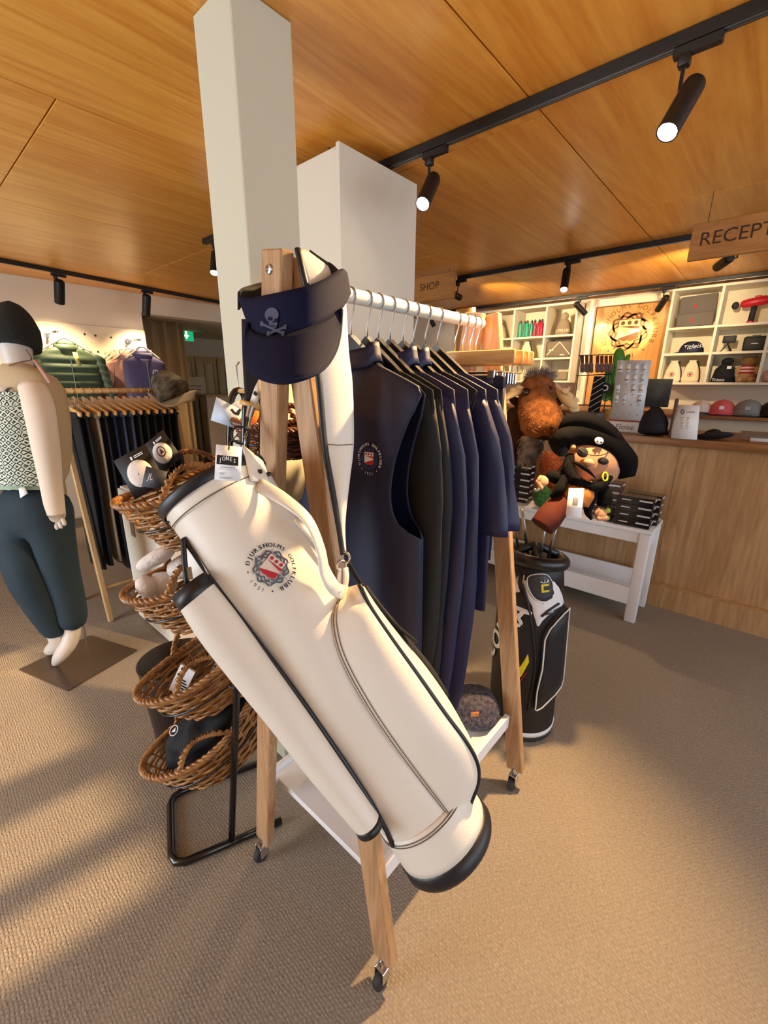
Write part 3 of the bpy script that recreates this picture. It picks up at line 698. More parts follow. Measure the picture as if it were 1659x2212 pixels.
# bulging side pocket
pl = [(748, 1266), (724, 1306), (716, 1344), (733, 1418), (786, 1518), (846, 1608), (906, 1688), (955, 1748), (984, 1784)]
pr = [(776, 1262), (800, 1312), (850, 1386), (905, 1462), (960, 1540), (1006, 1602), (1030, 1648), (1032, 1690), (1012, 1746)]
po = [(788, 1268), (822, 1318), (874, 1384), (925, 1446), (975, 1520), (1010, 1588), (1031, 1640), (1033, 1690), (1013, 1747)]
PL = cat([BC(*bhit(u, v), 0.0015) for u, v in pl], 5)
def axd(u, v, off): return bplane(u, v, off)
PRR = cat([axd(u, v, o) for (u, v), o in zip(pr, (0.085, 0.090, 0.092, 0.092, 0.090, 0.084, 0.074, 0.066, 0.050))], 5)
POO = cat([axd(u, v, o) for (u, v), o in zip(po, (0.030, 0.020, 0.010, 0.005, 0.006, 0.012, 0.035, 0.045, 0.045))], 5)
npk = len(PL)-1
def pocket(a, b):
    i = b*npk; k = min(int(i), npk-1); f = i-k
    p = lerp(PL[k], PL[k+1], f); q = lerp(PRR[k], PRR[k+1], f)
    bulge = math.sin(PI*a)**0.8*0.020*math.sin(PI*min(1, 0.08+b*1.0))**0.5
    crease = -0.010*math.exp(-((b-0.06)/0.05)**2)*math.exp(-((a-0.55)/0.18)**2)
    return lerp(p, q, a)+BV*(bulge+crease)+BR*(bulge*0.25)
pk = obj('side_pocket', MB().grid(pocket, 18, 40), MT['bag'], gb, smooth=True)
obj('pocket_gusset', MB().grid(lambda a, b: lerp(PRR[min(int(b*npk+0.5), npk)], POO[min(int(b*npk+0.5), npk)], a)+BR*(0.006*math.sin(PI*a)*math.sin(PI*b)), 6, npk), MT['bagc'], gb, smooth=True)
obj('pocket_piping', MB().tube(PRR, 0.0042, 8), MT['piping'], pk, smooth=True)
for q in (0.015, 0.055):
    obj('pocket_stitch', MB().tube([pocket(q, b/60)+BV*0.0010 for b in range(61)], 0.0007, 5), MT['thread'], pk)
zz = POO[:int(npk*0.50)]
obj('pocket_zip', MB().tube([q+BR*0.003 for q in zz], [0.011*min(1, 0.4+k/12, 0.25+(len(zz)-k)/6) for k in range(len(zz))], 8, flat=0.5), MT['cord'], pk, smooth=True)
# carrying handle loop
hp = cat([bpt(556, 1050, 0.004), bplane(612, 1078, 0.10), bplane(664, 1122, 0.12), bplane(692, 1184, 0.12), bplane(702, 1236, 0.11), bplane(722, 1270, 0.10), bpt(738, 1288, 0.010)], 7)
hd = MB(); rings = []
for i, p in enumerate(hp):
    d = (hp[min(i+1, len(hp)-1)]-hp[max(i-1, 0)]).normalized(); sd = d.cross(BV).normalized(); tw = math.sin(PI*i/(len(hp)-1)); wv = (sd*(1-0.55*tw)+BV*(0.55*tw)).normalized(); nn = wv.cross(d).normalized()
    rings.append([p+wv*(0.0125*math.cos(2*PI*k/12))+nn*(0.004*math.sin(2*PI*k/12)) for k in range(12)])
obj('carry_handle', hd.loft(rings), MT['bag'], gb, smooth=True)
h2 = cat([bplane(640, 1120, 0.09), bplane(690, 1180, 0.09), bplane(706, 1230, 0.085), bplane(735, 1278, 0.085)], 6)
obj('handle_backing', MB().tube(h2, 0.010, 8, flat=0.35), MT['bagc'], gb, smooth=True)
obj('handle_tab', MB().grid(lambda a, b: BC(*bhit(lerp(520, 562, a)+b*18, lerp(965, 1000, a)*(1-b)+b*lerp(1042, 1046, a)), 0.005), 6, 6), MT['bag'], gb, smooth=True, solid=0.003)
for u, v in ((547, 985), (556, 1024), (573, 1030)): obj('snap', MB().ball(bpt(u, v, 0.008), 0.0042, 10, 6), MT['piping'], gb)
# wide shoulder strap over the rack top
SLx = [(644, 541, .735), (655, 590, .735), (668, 650, .745), (680, 760, .765), (690, 830, .775), (702, 960, .785), (717, 1050, .785), (733, 1140, .78), (742, 1198, .775)]
SRx = [(668, 546, .775), (728, 592, .790), (744, 640, .800), (752, 760, .815), (760, 830, .820), (763, 955, .820), (754, 1040, .80), (744, 1130, .785), (746, 1198, .775)]
SL_ = cat([PD(*q) for q in SLx], 6); SR_ = cat([PD(*q) for q in SRx], 6)
st = obj('shoulder_strap', MB().grid(lambda a, b: lerp(SL_[int(b*(len(SL_)-1)+.5)], SR_[int(b*(len(SL_)-1)+.5)], a)-CF*(0.006*math.sin(PI*a)), 8, len(SL_)-1), MT['bag'], gb, smooth=True, solid=0.004)
obj('strap_binding', MB().tube([q-CF*0.004 for q in SL_], 0.0062, 8, flat=0.8), MT['piping'], st, smooth=True)
obj('strap_binding', MB().tube([q-CF*0.001 for q in SR_[:int(len(SR_)*0.2)]], 0.007, 8, flat=0.7), MT['piping'], st, smooth=True)
obj('strap_stitch', MB().tube([PD(700, 959, .778), PD(732, 962, .785), PD(762, 960, .812)], 0.0008, 5), MT['thread'], st)
s2a = cat([PD(522, 690, .90), PD(524, 770, .885), PD(528, 840, .875), PD(532, 872, .87)], 6); s2b = cat([PD(575, 690, .90), PD(572, 770, .885), PD(566, 842, .875), PD(552, 882, .87)], 6)
obj('strap_end', MB().grid(lambda a, b: lerp(s2a[int(b*(len(s2a)-1)+.5)], s2b[int(b*(len(s2a)-1)+.5)], a), 6, len(s2a)-1), MT['cord'], gb, smooth=True, solid=0.003)
lt = [PD(563, 812, .868), PD(568, 845, .868), PD(552, 878, .866), PD(540, 868, .866), PD(550, 838, .868)]
lt_ = obj('strap_leather_tip', MB().add(lt, [(0, 1, 2, 3, 4)]), MT['bag'], gb, solid=0.003)
obj('snap', MB().ball(PD(552, 850, .862), 0.0045, 10, 6), MT['piping'], gb)
# hooks and rings of the strap
def ringtube(c, n, r, tr_, mt, nm, par=gb, sq=1.0):
    a, b = frame(n, CU); obj(nm, MB().tube([Vector(c)+a*(math.cos(2*PI*k/20)*r)+b*(math.sin(2*PI*k/20)*r*sq) for k in range(20)], tr_, 6, closed=True), mt, par, smooth=True)
ringtube(PD(745, 1205, .768), CF+CR*0.5, 0.010, 0.0022, MT['steel'], 'strap_ring')
ringtube(PD(738, 1222, .766), CF-CR*0.7, 0.009, 0.0022, MT['steel'], 'strap_ring')
obj('strap_loop', MB().tube(cat([PD(737, 1228, .766), PD(733, 1250, .765), PD(738, 1285, .762)], 5), 0.006, 8, flat=0.4), MT['bag'], gb, smooth=True)
obj('strap_loop', MB().tube(cat([PD(746, 1226, .768), PD(748, 1250, .767), PD(742, 1287, .764)], 5), 0.007, 8, flat=0.4), MT['bag'], gb, smooth=True)
obj('strap_webbing', MB().tube(cat([PD(752, 1215, .78), PD(772, 1250, .80), PD(800, 1285, .80), PD(850, 1345, .80), PD(900, 1388, .80)], 6), 0.009, 8, flat=0.35), MT['cord'], gb, smooth=True)
obj('snap_hook', MB().tube(cat([PD(546, 884, .86), PD(541, 905, .86), PD(536, 930, .855), PD(529, 945, .85)], 4), 0.0028, 8), MT['chrome'], gb, smooth=True)
obj('swivel', MB().cyl(PD(543, 880, .862), PD(537, 902, .860), 0.0085, 12, 0.0065), MT['steel'], gb)
obj('hook_bar', MB().tube([PD(520, 868, .865), PD(535, 872, .862), PD(560, 884, .87)], 0.005, 8), MT['birch'], gb, smooth=True)
ringtube(PD(520, 940, .84), CF-CR*0.6, 0.017, 0.0023, MT['black'], 'd_ring')
ringtube(PD(530, 955, .85), CR+CF*0.3, 0.015, 0.0022, MT['steel'], 'd_ring')
obj('tag_cord', MB().tube(cat([PD(533, 925, .85), PD(545, 935, .85), PD(556, 960, .848)], 5), 0.0012, 5), MT['black'], gb)
# price tag
tg0 = [(467, 960, .700), (522, 966, .700), (520, 1040, .688), (463, 1036, .688)]
TP = [PD(*q) for q in tg0]
def tagf(x, y, h=0.0012): return lerp(lerp(TP[3], TP[2], x), lerp(TP[0], TP[1], x), y)-CF*h
tg = obj('hang_tag', MB().add(TP, [(0, 1, 2, 3)]), MT['paper'], gb, solid=0.0008)
poly = MB(); poly2(poly, [(0.06, 0.44), (0.90, 0.44), (0.90, 0.70), (0.06, 0.70)], tagf)
obj('tag_logo_block', poly, MT['ink'], tg)
lo = MB()
for i, ch in enumerate('JONES'):
    vs, fs, wd = glyphs(ch, 0.17); up = 0.515+0.055*math.sin(PI*i/4); xc = 0.20+i*0.14
    for bx in (-0.008, 0, 0.008): lo.add([tagf(xc+(x-wd/2)*0.95+bx, up+y*1.0, 0.0022) for x, y in vs], fs)
obj('tag_logo', lo, MT['paper'], tg)['kind'] = 'stuff'
tp = MB()
for (x0, x1, y, h) in ((.22, .78, .36, .018), (.18, .86, .31, .008), (.20, .44, .20, .012), (.20, .36, .17, .012), (.20, .40, .14, .010), (.20, .70, .08, .012), (.20, .62, .05, .012)):
    x = x0
    while x < x1:
        wv = random.uniform(.012, .04); poly2(tp, [(x, y), (min(x+wv, x1), y), (min(x+wv, x1), y+h), (x, y+h)], tagf); x += wv+.012
obj('tag_print', tp, MT['inkn'], tg)['kind'] = 'stuff'
obj('tag_string', MB().tube(cat([PD(494, 972, .696), PD(497, 955, .705), PD(508, 944, .80), PD(512, 940, .835)], 5), 0.0012, 5), MT['black'], tg)
# emblem on the bag: centre pixel, real radius on the cylinder
es, et = bhit(586, 1227)
Rb = 0.0415
def ebag(x, y, h):
    # x to the right of the letters, y up, laid out level in the room
    dirx = (CR*0.985+CU*0.03); c0 = BC(es, et)
    nrm = (c0-(T0+BA*es)).normalized(); tx = (CR-nrm*CR.dot(nrm)).normalized(); ty = nrm.cross(tx)
    if ty.dot(CU) < 0: ty = -ty
    p = c0+tx*x+ty*y; s = (p-T0).dot(BA); q = p-T0-BA*s; return BC(s, math.atan2(q.dot(BR), q.dot(BV)), 0.0028+h)
emblem(gb, ebag, Rb, MT['inkn'], MT['grey'], MT['red'], mat('cream_embroidery', (226, 214, 200), 0.7), rot=math.radians(-36), bold=0.0004, m_stick=mat('pale_stick_embroidery', (170, 172, 172), 0.7))
# ------------------------------------------------------------------ navy visor on the rack top
def vdp(u, v):
    k = 0.690+0.085*((u-632)/118.0)**2
    if v > 705: k -= 0.055*((v-705)/115.0)
    return k
vt = thing('visor', 'navy sun visor with a grey skull and crossed bones print, hung on the rack top', 'visor', PD(632, 700, .70))
bt = [(515, 640), (540, 645), (566, 640), (615, 630), (663, 618), (705, 600), (735, 581), (748, 588)]
bb = [(535, 697), (545, 715), (566, 727), (615, 725), (668, 708), (705, 690), (737, 668), (757, 634)]
def rib(us): return cat([Vector((u, v, 0)) for u, v in us], 6)
BT, BB = rib(bt), rib(bb)
def band(a, b):
    i = int(a*(len(BT)-1)+.5); p = lerp(BT[i], BB[i], b); return PD(p.x, p.y, vdp(p.x, min(p.y, 704)))
bnd = obj('headband', MB().grid(band, len(BT)-1, 6), MT['navyv'], vt, smooth=True, solid=0.004)
bo = [(535, 697), (529, 745), (532, 788), (560, 818), (610, 827), (665, 815), (706, 790), (738, 668)]
br_ = [(535, 697), (530, 740), (531, 780), (546, 806), (575, 821), (615, 826), (660, 816), (698, 796), (722, 764), (734, 722), (738, 668)]
bi = [(535, 697), (540, 708), (546, 716), (556, 722), (575, 727), (615, 725), (655, 713), (690, 698), (712, 686), (728, 675), (738, 668)]
BO, BI = rib(br_), rib(bi)
def brim(a, b):
    i = int(a*(len(BO)-1)+.5); p = lerp(BI[i], BO[i], b); return PD(p.x, p.y, vdp(p.x, p.y)-0.012*math.sin(PI*b*0.5))
bm_ = obj('brim', MB().grid(brim, len(BO)-1, 10), MT['navyv'], vt, smooth=True, solid=0.005)
obj('brim_edge', MB().tube([brim(k/60, 1.0) for k in range(61)], 0.0032, 6), MT['navyv'], bm_, smooth=True)
bk = cat([PD(515, 636, .775), PD(530, 624, .83), PD(575, 612, .87), PD(640, 598, .88), PD(690, 572, .86), PD(722, 580, .80), PD(746, 606, .785)], 6)
obj('back_band', MB().grid(lambda a, b: bk[int(a*(len(bk)-1)+.5)]-CU*(0.032*b-0.004), len(bk)-1, 3), MT['cord'], vt, smooth=True, solid=0.003)
obj('back_strap', MB().grid(lambda a, b: cat([PD(690, 570, .80), PD(710, 566, .78), PD(728, 580, .765), PD(737, 592, .76)], 5)[int(a*15+.5)]-CU*(0.018*b), 15, 2), MT['cord'], vt, smooth=True, solid=0.003)
# skull print (flat print following the band)
def vf(x, y):
    c, s = math.cos(0.18), math.sin(0.18); u = 589+(x*c+y*s*0.6)*22; v = 690-(y*c-x*s*0.6)*22
    return PD(u, v, vdp(u, min(v, 704))-0.0045-(0.055*((v-705)/115.0) if v > 705 else 0))
sk = MB()
poly2(sk, [(0.55*math.cos(t)*1.25-0.15, 0.45+0.72*math.sin(t)) for t in [k*2*PI/22 for k in range(22)]], vf)
poly2(sk, [(-0.42, -0.15), (0.55, -0.28), (0.42, -0.78), (0.1, -0.92), (-0.2, -0.80)], vf)
for a, b, c, d in ((-1.05, -0.55, 1.15, -1.25), (-0.3, -1.45, 1.3, -0.62)):
    dx, dy = c-a, d-b; L = math.hypot(dx, dy); nx, ny = -dy/L*0.12, dx/L*0.12
    poly2(sk, [(a+nx, b+ny), (c+nx, d+ny), (c-nx, d-ny), (a-nx, b-ny)], vf)
    for ex, ey in ((a, b), (c, d)): disc2(sk, ex, ey+0.1, 0.16, vf, 8); disc2(sk, ex, ey-0.1, 0.16, vf, 8)
obj('skull_print', sk, MT['skull'], vt, smooth=False)['kind'] = 'stuff'
def vf2(x, y): p = vf(x, y); return p-CF*0.0012
se = MB()
disc2(se, -0.28, 0.02, 0.2, vf2, 10); disc2(se, 0.36, -0.08, 0.2, vf2, 10); poly2(se, [(0.0, -0.2), (0.16, -0.22), (0.08, -0.42)], vf2)
for k in range(4): poly2(se, [(-0.18+k*0.14, -0.58), (-0.13+k*0.14, -0.58), (-0.13+k*0.14, -0.80), (-0.18+k*0.14, -0.80)], vf2)
obj('skull_print_holes', se, MT['navyv'], vt, smooth=False)['kind'] = 'stuff'
# ------------------------------------------------------------------ clothes on the rack
def hanger(y, label, kind='black', hw=0.165, tilt=0.0):
    t = thing('coat_hanger' if kind == 'black' else 'clip_hanger', label, 'hanger', (XRK, y, ZRK-0.08), tilt, group='black coat hangers on the white rail' if kind == 'black' else 'pale wooden clip hangers on the white rail')
    z0 = 0.08+0.0145
    hk = [Vector((-0.016*0+0.0, 0, -0.005)), Vector((0, 0, 0.03)), Vector((0.012, 0, 0.055))]
    arc = [Vector((0.0165*math.cos(a), 0, 0.08+0.0165*math.sin(a))) for a in [math.radians(q) for q in range(-40, 200, 20)]]
    hk = [Vector((0, 0, -0.01)), Vector((0, 0, 0.028)), Vector((0.007, 0, 0.048))]+arc
    obj('hook', MB().tube(hk, 0.0019, 6), MT['chrome'] if kind != 'black' else MT['steel'], t, local=True, smooth=True)
    if kind == 'black':
        pr_ = MB(); rg = []
        for k in range(-8, 9):
            u = k/8; x = u*hw; z = -0.008-0.118*abs(u)**1.05; hh = 0.034*(1-0.72*abs(u)**0.6); tk = 0.011-0.005*abs(u)
            rg.append([Vector((x, -tk*0.6, z-hh)), Vector((x, tk, z-hh)), Vector((x, tk, z+hh*0.4)), Vector((x, -tk*0.6, z+hh*0.4))])
        obj('arms', pr_.loft(rg), MT['hangb'], t, local=True)
    else:
        obj('arms', MB().box((0, 0, -0.024), (0.36, 0.013, 0.036), bev=0.006), mat('clip_hanger_wood', (206, 190, 160), 0.4) if False else MT['birch'], t, local=True)
        obj('clip_bar', MB().cyl((-0.15, 0, -0.062), (0.15, 0, -0.062), 0.002, 8).cyl((-0.15, 0, -0.062), (-0.15, 0, -0.04), 0.002, 6).cyl((0.15, 0, -0.062), (0.15, 0, -0.04), 0.002, 6), MT['chrome'], t, local=True)
        for s in (-1, 1): obj('clip', MB().box((s*0.12, -0.009, -0.075), (0.022, 0.004, 0.036), bev=0.002).box((s*0.12, 0.009, -0.075), (0.022, 0.004, 0.036), bev=0.002).box((s*0.12, 0, -0.062), (0.014, 0.018, 0.010)), MT['chrome'], t, local=True)
    return t
def garment(name, label, cat_, y, mt, hw=0.195, hem=0.80, thick=0.040, sleeve=None, slen=0.6, seed=1, collar=True, armhole=False, fold=0.010, sw=0.052, shift=0.0, group=None, hemw=1.05):
    """hanging top: body, two sleeves, collar.  z values are heights above the floor"""
    rnd = random.Random(seed); n = 44
    t = thing(name, label, cat_, (XRK+shift, y, hem), 0, group)
    c = Vector((XRK+shift, y, 0))
    ph = [rnd.uniform(0, 6.28) for _ in range(6)]
    zs = [1.505, 1.490, 1.468, 1.440, 1.405, 1.36, 1.30, 1.22, 1.13, 1.03, 0.93]+[]
    zs = [z for z in zs if z > hem+0.03]; k0 = zs[-1]
    for q in range(1, 6): zs.append(k0+(hem-k0)*q/5)
    rings = []
    for z in zs:
        top = interp([hem, 1.30, 1.405, 1.440, 1.468, 1.490, 1.505], [hw*hemw, hw*1.0, hw*1.02, hw*0.99, hw*0.66, hw*0.36, hw*0.26], z)
        tk = interp([hem, 1.30, 1.40, 1.45, 1.505], [thick*1.1, thick, thick*0.9, thick*0.55, thick*0.5], z)
        g = min(1.0, max(0.0, (1.46-z)/0.5)); rg = []
        for k in range(n):
            a = 2*PI*k/n; ca, sa = math.cos(a), math.sin(a)
            x = top*math.copysign(abs(ca)**0.75, ca); yy = tk*math.copysign(abs(sa)**0.8, sa)
            f = fold*g*(math.sin(a*5+ph[0]+z*2)+0.6*math.sin(a*9+ph[1]-z*3)+0.5*math.sin(a*3+ph[2]+z*5))
            rg.append(c+Vector((x*(1+0.02*math.sin(a*3+ph[3])*g), yy+f*abs(sa)**0.5*0.9, z+0.006*g*math.sin(a*2+ph[4]))))
        rings.append(rg)
    mb = MB().loft(rings, cap=False)
    if armhole:
        mb = MB(); zz = [1.505-(1.505-hem)*k/48 for k in range(49)]
        for sd in (-1, 1):
            rows = []
            for z in zz:
                top = interp([hem, 1.30, 1.405, 1.440, 1.468, 1.490, 1.505], [hw*hemw, hw*1.0, hw*1.02, hw*0.99, hw*0.66, hw*0.36, hw*0.26], z)
                tk = interp([hem, 1.30, 1.40, 1.45, 1.505], [thick*1.1, thick, thick*0.9, thick*0.55, thick*0.5], z)
                g = min(1.0, max(0.0, (1.46-z)/0.5))
                cut = 1.0
                if 1.150 < z < 1.436:
                    v = (z-1.150)/0.286; cut = 1-0.30*math.sin(PI*v**0.55)**0.8
                al = math.acos(min(1, cut**(1/0.75))); row = []
                for k in range(31):
                    a = al+(PI-2*al)*k/30
                    ca, sa = math.cos(a), sd*math.sin(a)
                    f = fold*g*(math.sin(a*5*sd+ph[0]+z*2)+0.6*math.sin(a*9+ph[1]-z*3)+0.5*math.sin(a*3+ph[2]+z*5))
                    row.append(c+Vector((top*math.copysign(abs(ca)**0.75, ca), tk*math.copysign(abs(sa)**0.8, sa)*(1.25 if z < 1.4 else 1)+f*abs(sa)**0.5*0.9, z)))
                rows.append(row)
            mb.loft(rows, cap=False, closed=False)
    b = obj('body', mb, mt, t, smooth=True, solid=0.003 if armhole else 0.0)
    if collar and seed in (3, 11, 14):
        cr = []
        for z, r in ((1.484, 0.078), (1.498, 0.073), (1.512, 0.070), (1.522, 0.068)):
            cr.append([c+Vector((r*math.cos(2*PI*k/24), 0.55*r*math.sin(2*PI*k/24)+0.004, z+0.012*math.cos(2*PI*k/24)**2-0.008*(math.sin(2*PI*k/24) < -0.5))) for k in range(24)])
        obj('collar', MB().loft(cr, cap=False), mt, t, smooth=True, solid=0.004)
    if sleeve:
        for s in (-1, 1):
            rr = []; m = 14; rn = random.Random(seed*7+s)
            q1, q2 = rn.uniform(0, 6), rn.uniform(0, 6)
            for j in range(m+1):
                v = j/m; z = 1.432-slen*v
                xx = hw*(0.80+0.10*min(1, v*3.5)) + (0.050*v if sleeve == 'short' else 0.014*math.sin(v*3))
                w2 = (0.034+0.020*min(1, v*2)) if sleeve == 'short' else interp([0, .15, .5, .85, .97, 1], [0.034, sw, sw*0.95, sw*0.80, sw*0.62, sw*0.55], v)
                tk = (0.018+0.006*v) if sleeve == 'short' else interp([0, .2, .9, 1], [0.016, 0.020, 0.018, 0.015], v)
                ring = []
                for k in range(18):
                    a = 2*PI*k/18; f = 1+0.10*v*math.sin(a*3+q1+v*6)+0.05*math.sin(a*5+q2+v*9)
                    ring.append(c+Vector((s*(xx+w2*math.cos(a)*f), tk*math.sin(a)*f-0.004*v+0.003*math.sin(v*9+q1), z-0.012*math.cos(a)*(1-v))))
                rr.append(ring)
            obj('sleeve', MB().loft(rr, cap=(sleeve == 'long')), mt, t, smooth=True, solid=0.003 if sleeve == 'short' else 0)
    return t
HY = [0.690, 0.740, 0.777, 0.818, 0.866, 0.908, 0.956, 1.010]
HN = ['first', 'second', 'third', 'fourth', 'fifth', 'sixth', 'seventh', 'eighth']
for i, y in enumerate(HY):
    hanger(y, 'black coat hanger with chrome hook, %s along the white rail counted from the visor' % HN[i])
TYs = [1.096, 1.138, 1.178, 1.212]
for i, y in enumerate(TYs):
    h = hanger(y, ['pale wooden clip hanger with chrome clips, next to the last navy top', 'pale wooden clip hanger turned slightly askew, second of its kind', 'pale wooden clip hanger, last but one on the white rail', 'pale wooden clip hanger at the very end of the white rail'][i], 'wood', tilt=(0.04, 0.09, 0.05, 0.03)[i])
v1 = garment('vest', 'navy sleeveless vest with a white and red round emblem, hung nearest the visor', 'vest', HY[0], MT['navy'], hw=0.200, hem=0.80, thick=0.026, armhole=True, seed=3, fold=0.005)
emb_c = PY(795, 992, HY[0]-0.040)
_pv = random.Random(3); _ph = [_pv.uniform(0, 6.28) for _ in range(6)]
def evest(x, y, h):
    X, z = emb_c.x+x, emb_c.z+y; top = interp([0.80, 1.30, 1.405], [0.21, 0.20, 0.204], z); tk = interp([0.80, 1.30, 1.40], [0.0286, 0.026, 0.0234], z); g = min(1.0, max(0.0, (1.46-z)/0.5))
    r = (X-XRK)/top; ca = math.copysign(abs(r)**(1/0.75), r); a = math.acos(max(-1, min(1, ca))); sa = math.sin(a)
    f = 0.005*g*(math.sin(a*-5+_ph[0]+z*2)+0.6*math.sin(a*9+_ph[1]-z*3)+0.5*math.sin(a*3+_ph[2]+z*5))
    return Vector((X, HY[0]-tk*sa**0.8*1.25+f*sa**0.5*0.9-0.0035-h, z))
emblem(v1, evest, 0.0345, MT['whitee'], mat('dark_blue_embroidery', (52, 54, 92), 0.7), MT['red'], MT['whitee'], bold=0.0003)
garment('jumper', 'plain black long-sleeved jumper hanging next to the emblem vest', 'jumper', HY[1], MT['blackf'], hw=0.185, hem=0.78, sleeve='long', slen=0.72, seed=5, thick=0.014, sw=0.045, fold=0.0025)
garment('jumper', 'dark long-sleeved top squeezed between the black jumper and the navy jackets', 'jumper', HY[2], MT['blackf'], hw=0.180, hem=0.74, sleeve='long', slen=0.80, seed=8, thick=0.014, sw=0.045, fold=0.0025)
garment('rain_jacket', 'navy rain jacket with long loose sleeves and crinkled collar', 'jacket', HY[3], MT['navyd'], hw=0.185, hem=0.66, sleeve='long', slen=0.84, seed=11, thick=0.017, sw=0.056, fold=0.003)
garment('rain_jacket', 'navy rain jacket whose baggy sleeve reaches down to the grey beanie', 'jacket', HY[4], MT['navyd'], hw=0.190, hem=0.62, sleeve='long', slen=0.88, seed=14, thick=0.017, sw=0.060, fold=0.003)
garment('cap_sleeve_top', 'black cap-sleeved top between the rain jackets and the short-sleeved navy tops', 'top', HY[5], MT['blackf'], hw=0.188, hem=0.86, armhole=True, collar=False, seed=17, thick=0.013, fold=0.0025)
garment('short_sleeve_top', 'navy short-sleeved top with wide sleeve, beside the black cap-sleeved top', 'top', HY[6], MT['navyd'], hw=0.185, hem=0.84, sleeve='short', slen=0.34, seed=21, thick=0.019, fold=0.004)
garment('short_sleeve_top', 'navy short-sleeved top beside the clip hangers, last of the tops', 'top', HY[7], MT['navyd'], hw=0.188, hem=0.84, sleeve='short', slen=0.34, seed=25, thick=0.019, fold=0.004)
def shorts(y, label, mt, zt, zb, hw, seed, rz=0.0):
    t = thing('shorts', label, 'shorts', (XRK, y, zb), rz); rnd = random.Random(seed)
    for s in (-1, 1):
        rg = []
        for j in range(7):
            v = j/6; z = (zt-zb)*(1-v)
            rg.append([Vector((s*(hw*0.5+0.004)+hw*0.5*math.cos(2*PI*k/18), (0.010+0.004*v)*math.sin(2*PI*k/18)+0.0015*math.sin(k+v*5), z)) for k in range(18)])
        obj('leg', MB().loft(rg), mt, t, local=True, smooth=True)
    obj('waistband', MB().box((0, 0, zt-zb-0.016), (hw*2.05, 0.022, 0.034), bev=0.006), mt, t, local=True)
for i, y in enumerate(TYs):
    shorts(y, ['dark navy shorts clipped to the nearest pale wooden hanger', 'dark shorts clipped to the slightly turned wooden hanger', 'dark navy shorts on the last but one clip hanger', 'dark shorts on the clip hanger at the end of the rail'][i], MT['blackf'] if i % 2 else MT['navy'], ZRK-0.152, 0.95, (0.155, 0.13, 0.11, 0.10)[i], 30+i, (0.04, 0.09, 0.05, 0.03)[i])
# grey knitted beanie on the shelf of the rack
bq = PZ(1032, 1560, 0.30)
bn = thing('beanie', 'grey marled knitted beanie with tan leather patch lying on the rack shelf', 'beanie', (bq.x, bq.y, 0.301))
mk = mat('grey_marl_knit', (84, 80, 92), 0.95, rgb2=(40, 38, 48), vs=90, bump=0.9, bs=140)
bz = MB()
bz.lathe([(0.080, 0.0), (0.088, 0.012), (0.092, 0.034), (0.089, 0.042), (0.084, 0.046), (0.080, 0.060), (0.066, 0.085), (0.040, 0.100), (0.001, 0.104)], 30, (bq.x-0.03, bq.y+0.02, 0.302), (0, 0, 1), sx=1.0)
obj('knit', bz, mk, bn, smooth=True)
pc = PD(1026, 1543, (Vector((bq.x-0.03, bq.y+0.02, 0.33))-CAM).dot(CF)-0.100)
pa = MB()
px_ = CR*0.013; py_ = (CU*0.85-CF*0.5).normalized()*0.012
pa.add([pc-px_-py_, pc+px_-py_, pc+px_+py_, pc-px_+py_], [(0, 1, 2, 3)])
obj('leather_patch', pa, mat('tan_leather', (196, 120, 60), 0.6), bn, solid=0.002)
# ------------------------------------------------------------------ helpers for small soft things placed by photo pixels at a given depth
def pv(u, v, k): return PD(u, v, k)
def pball(mb, u, v, rx, ry, k, rd=None, rot=0.0, nu=18, nv=12, fn=None):
    s = k/FPX; rd = (rx+ry)/2 if rd is None else rd
    a = CR*math.cos(rot)-CU*math.sin(rot); b = CR*math.sin(rot)+CU*math.cos(rot)
    R_ = Matrix((a, b, -CF)).transposed()
    return mb.ball(PD(u, v, k), (rx*s, ry*s, rd*s), nu, nv, R_, fn)
def ptube(mb, pts, n=10, sm=4, flat=1.0):
    P = cat([PD(q[0], q[1], q[2]) for q in pts], sm); m = len(P); rr = []
    for i in range(m):
        t = i/(m-1)*(len(pts)-1); j = min(int(t), len(pts)-2); rr.append(lerp(pts[j][3], pts[j+1][3], t-j)*lerp(pts[j][2], pts[j+1][2], t-j)/FPX)
    return mb.tube(P, rr, n, flat=flat)
def ppoly(mb, pts, k, fnk=None):
    mb.add([PD(u, v, fnk(u, v) if fnk else k) for u, v in pts], [tuple(range(len(pts)))]); return mb
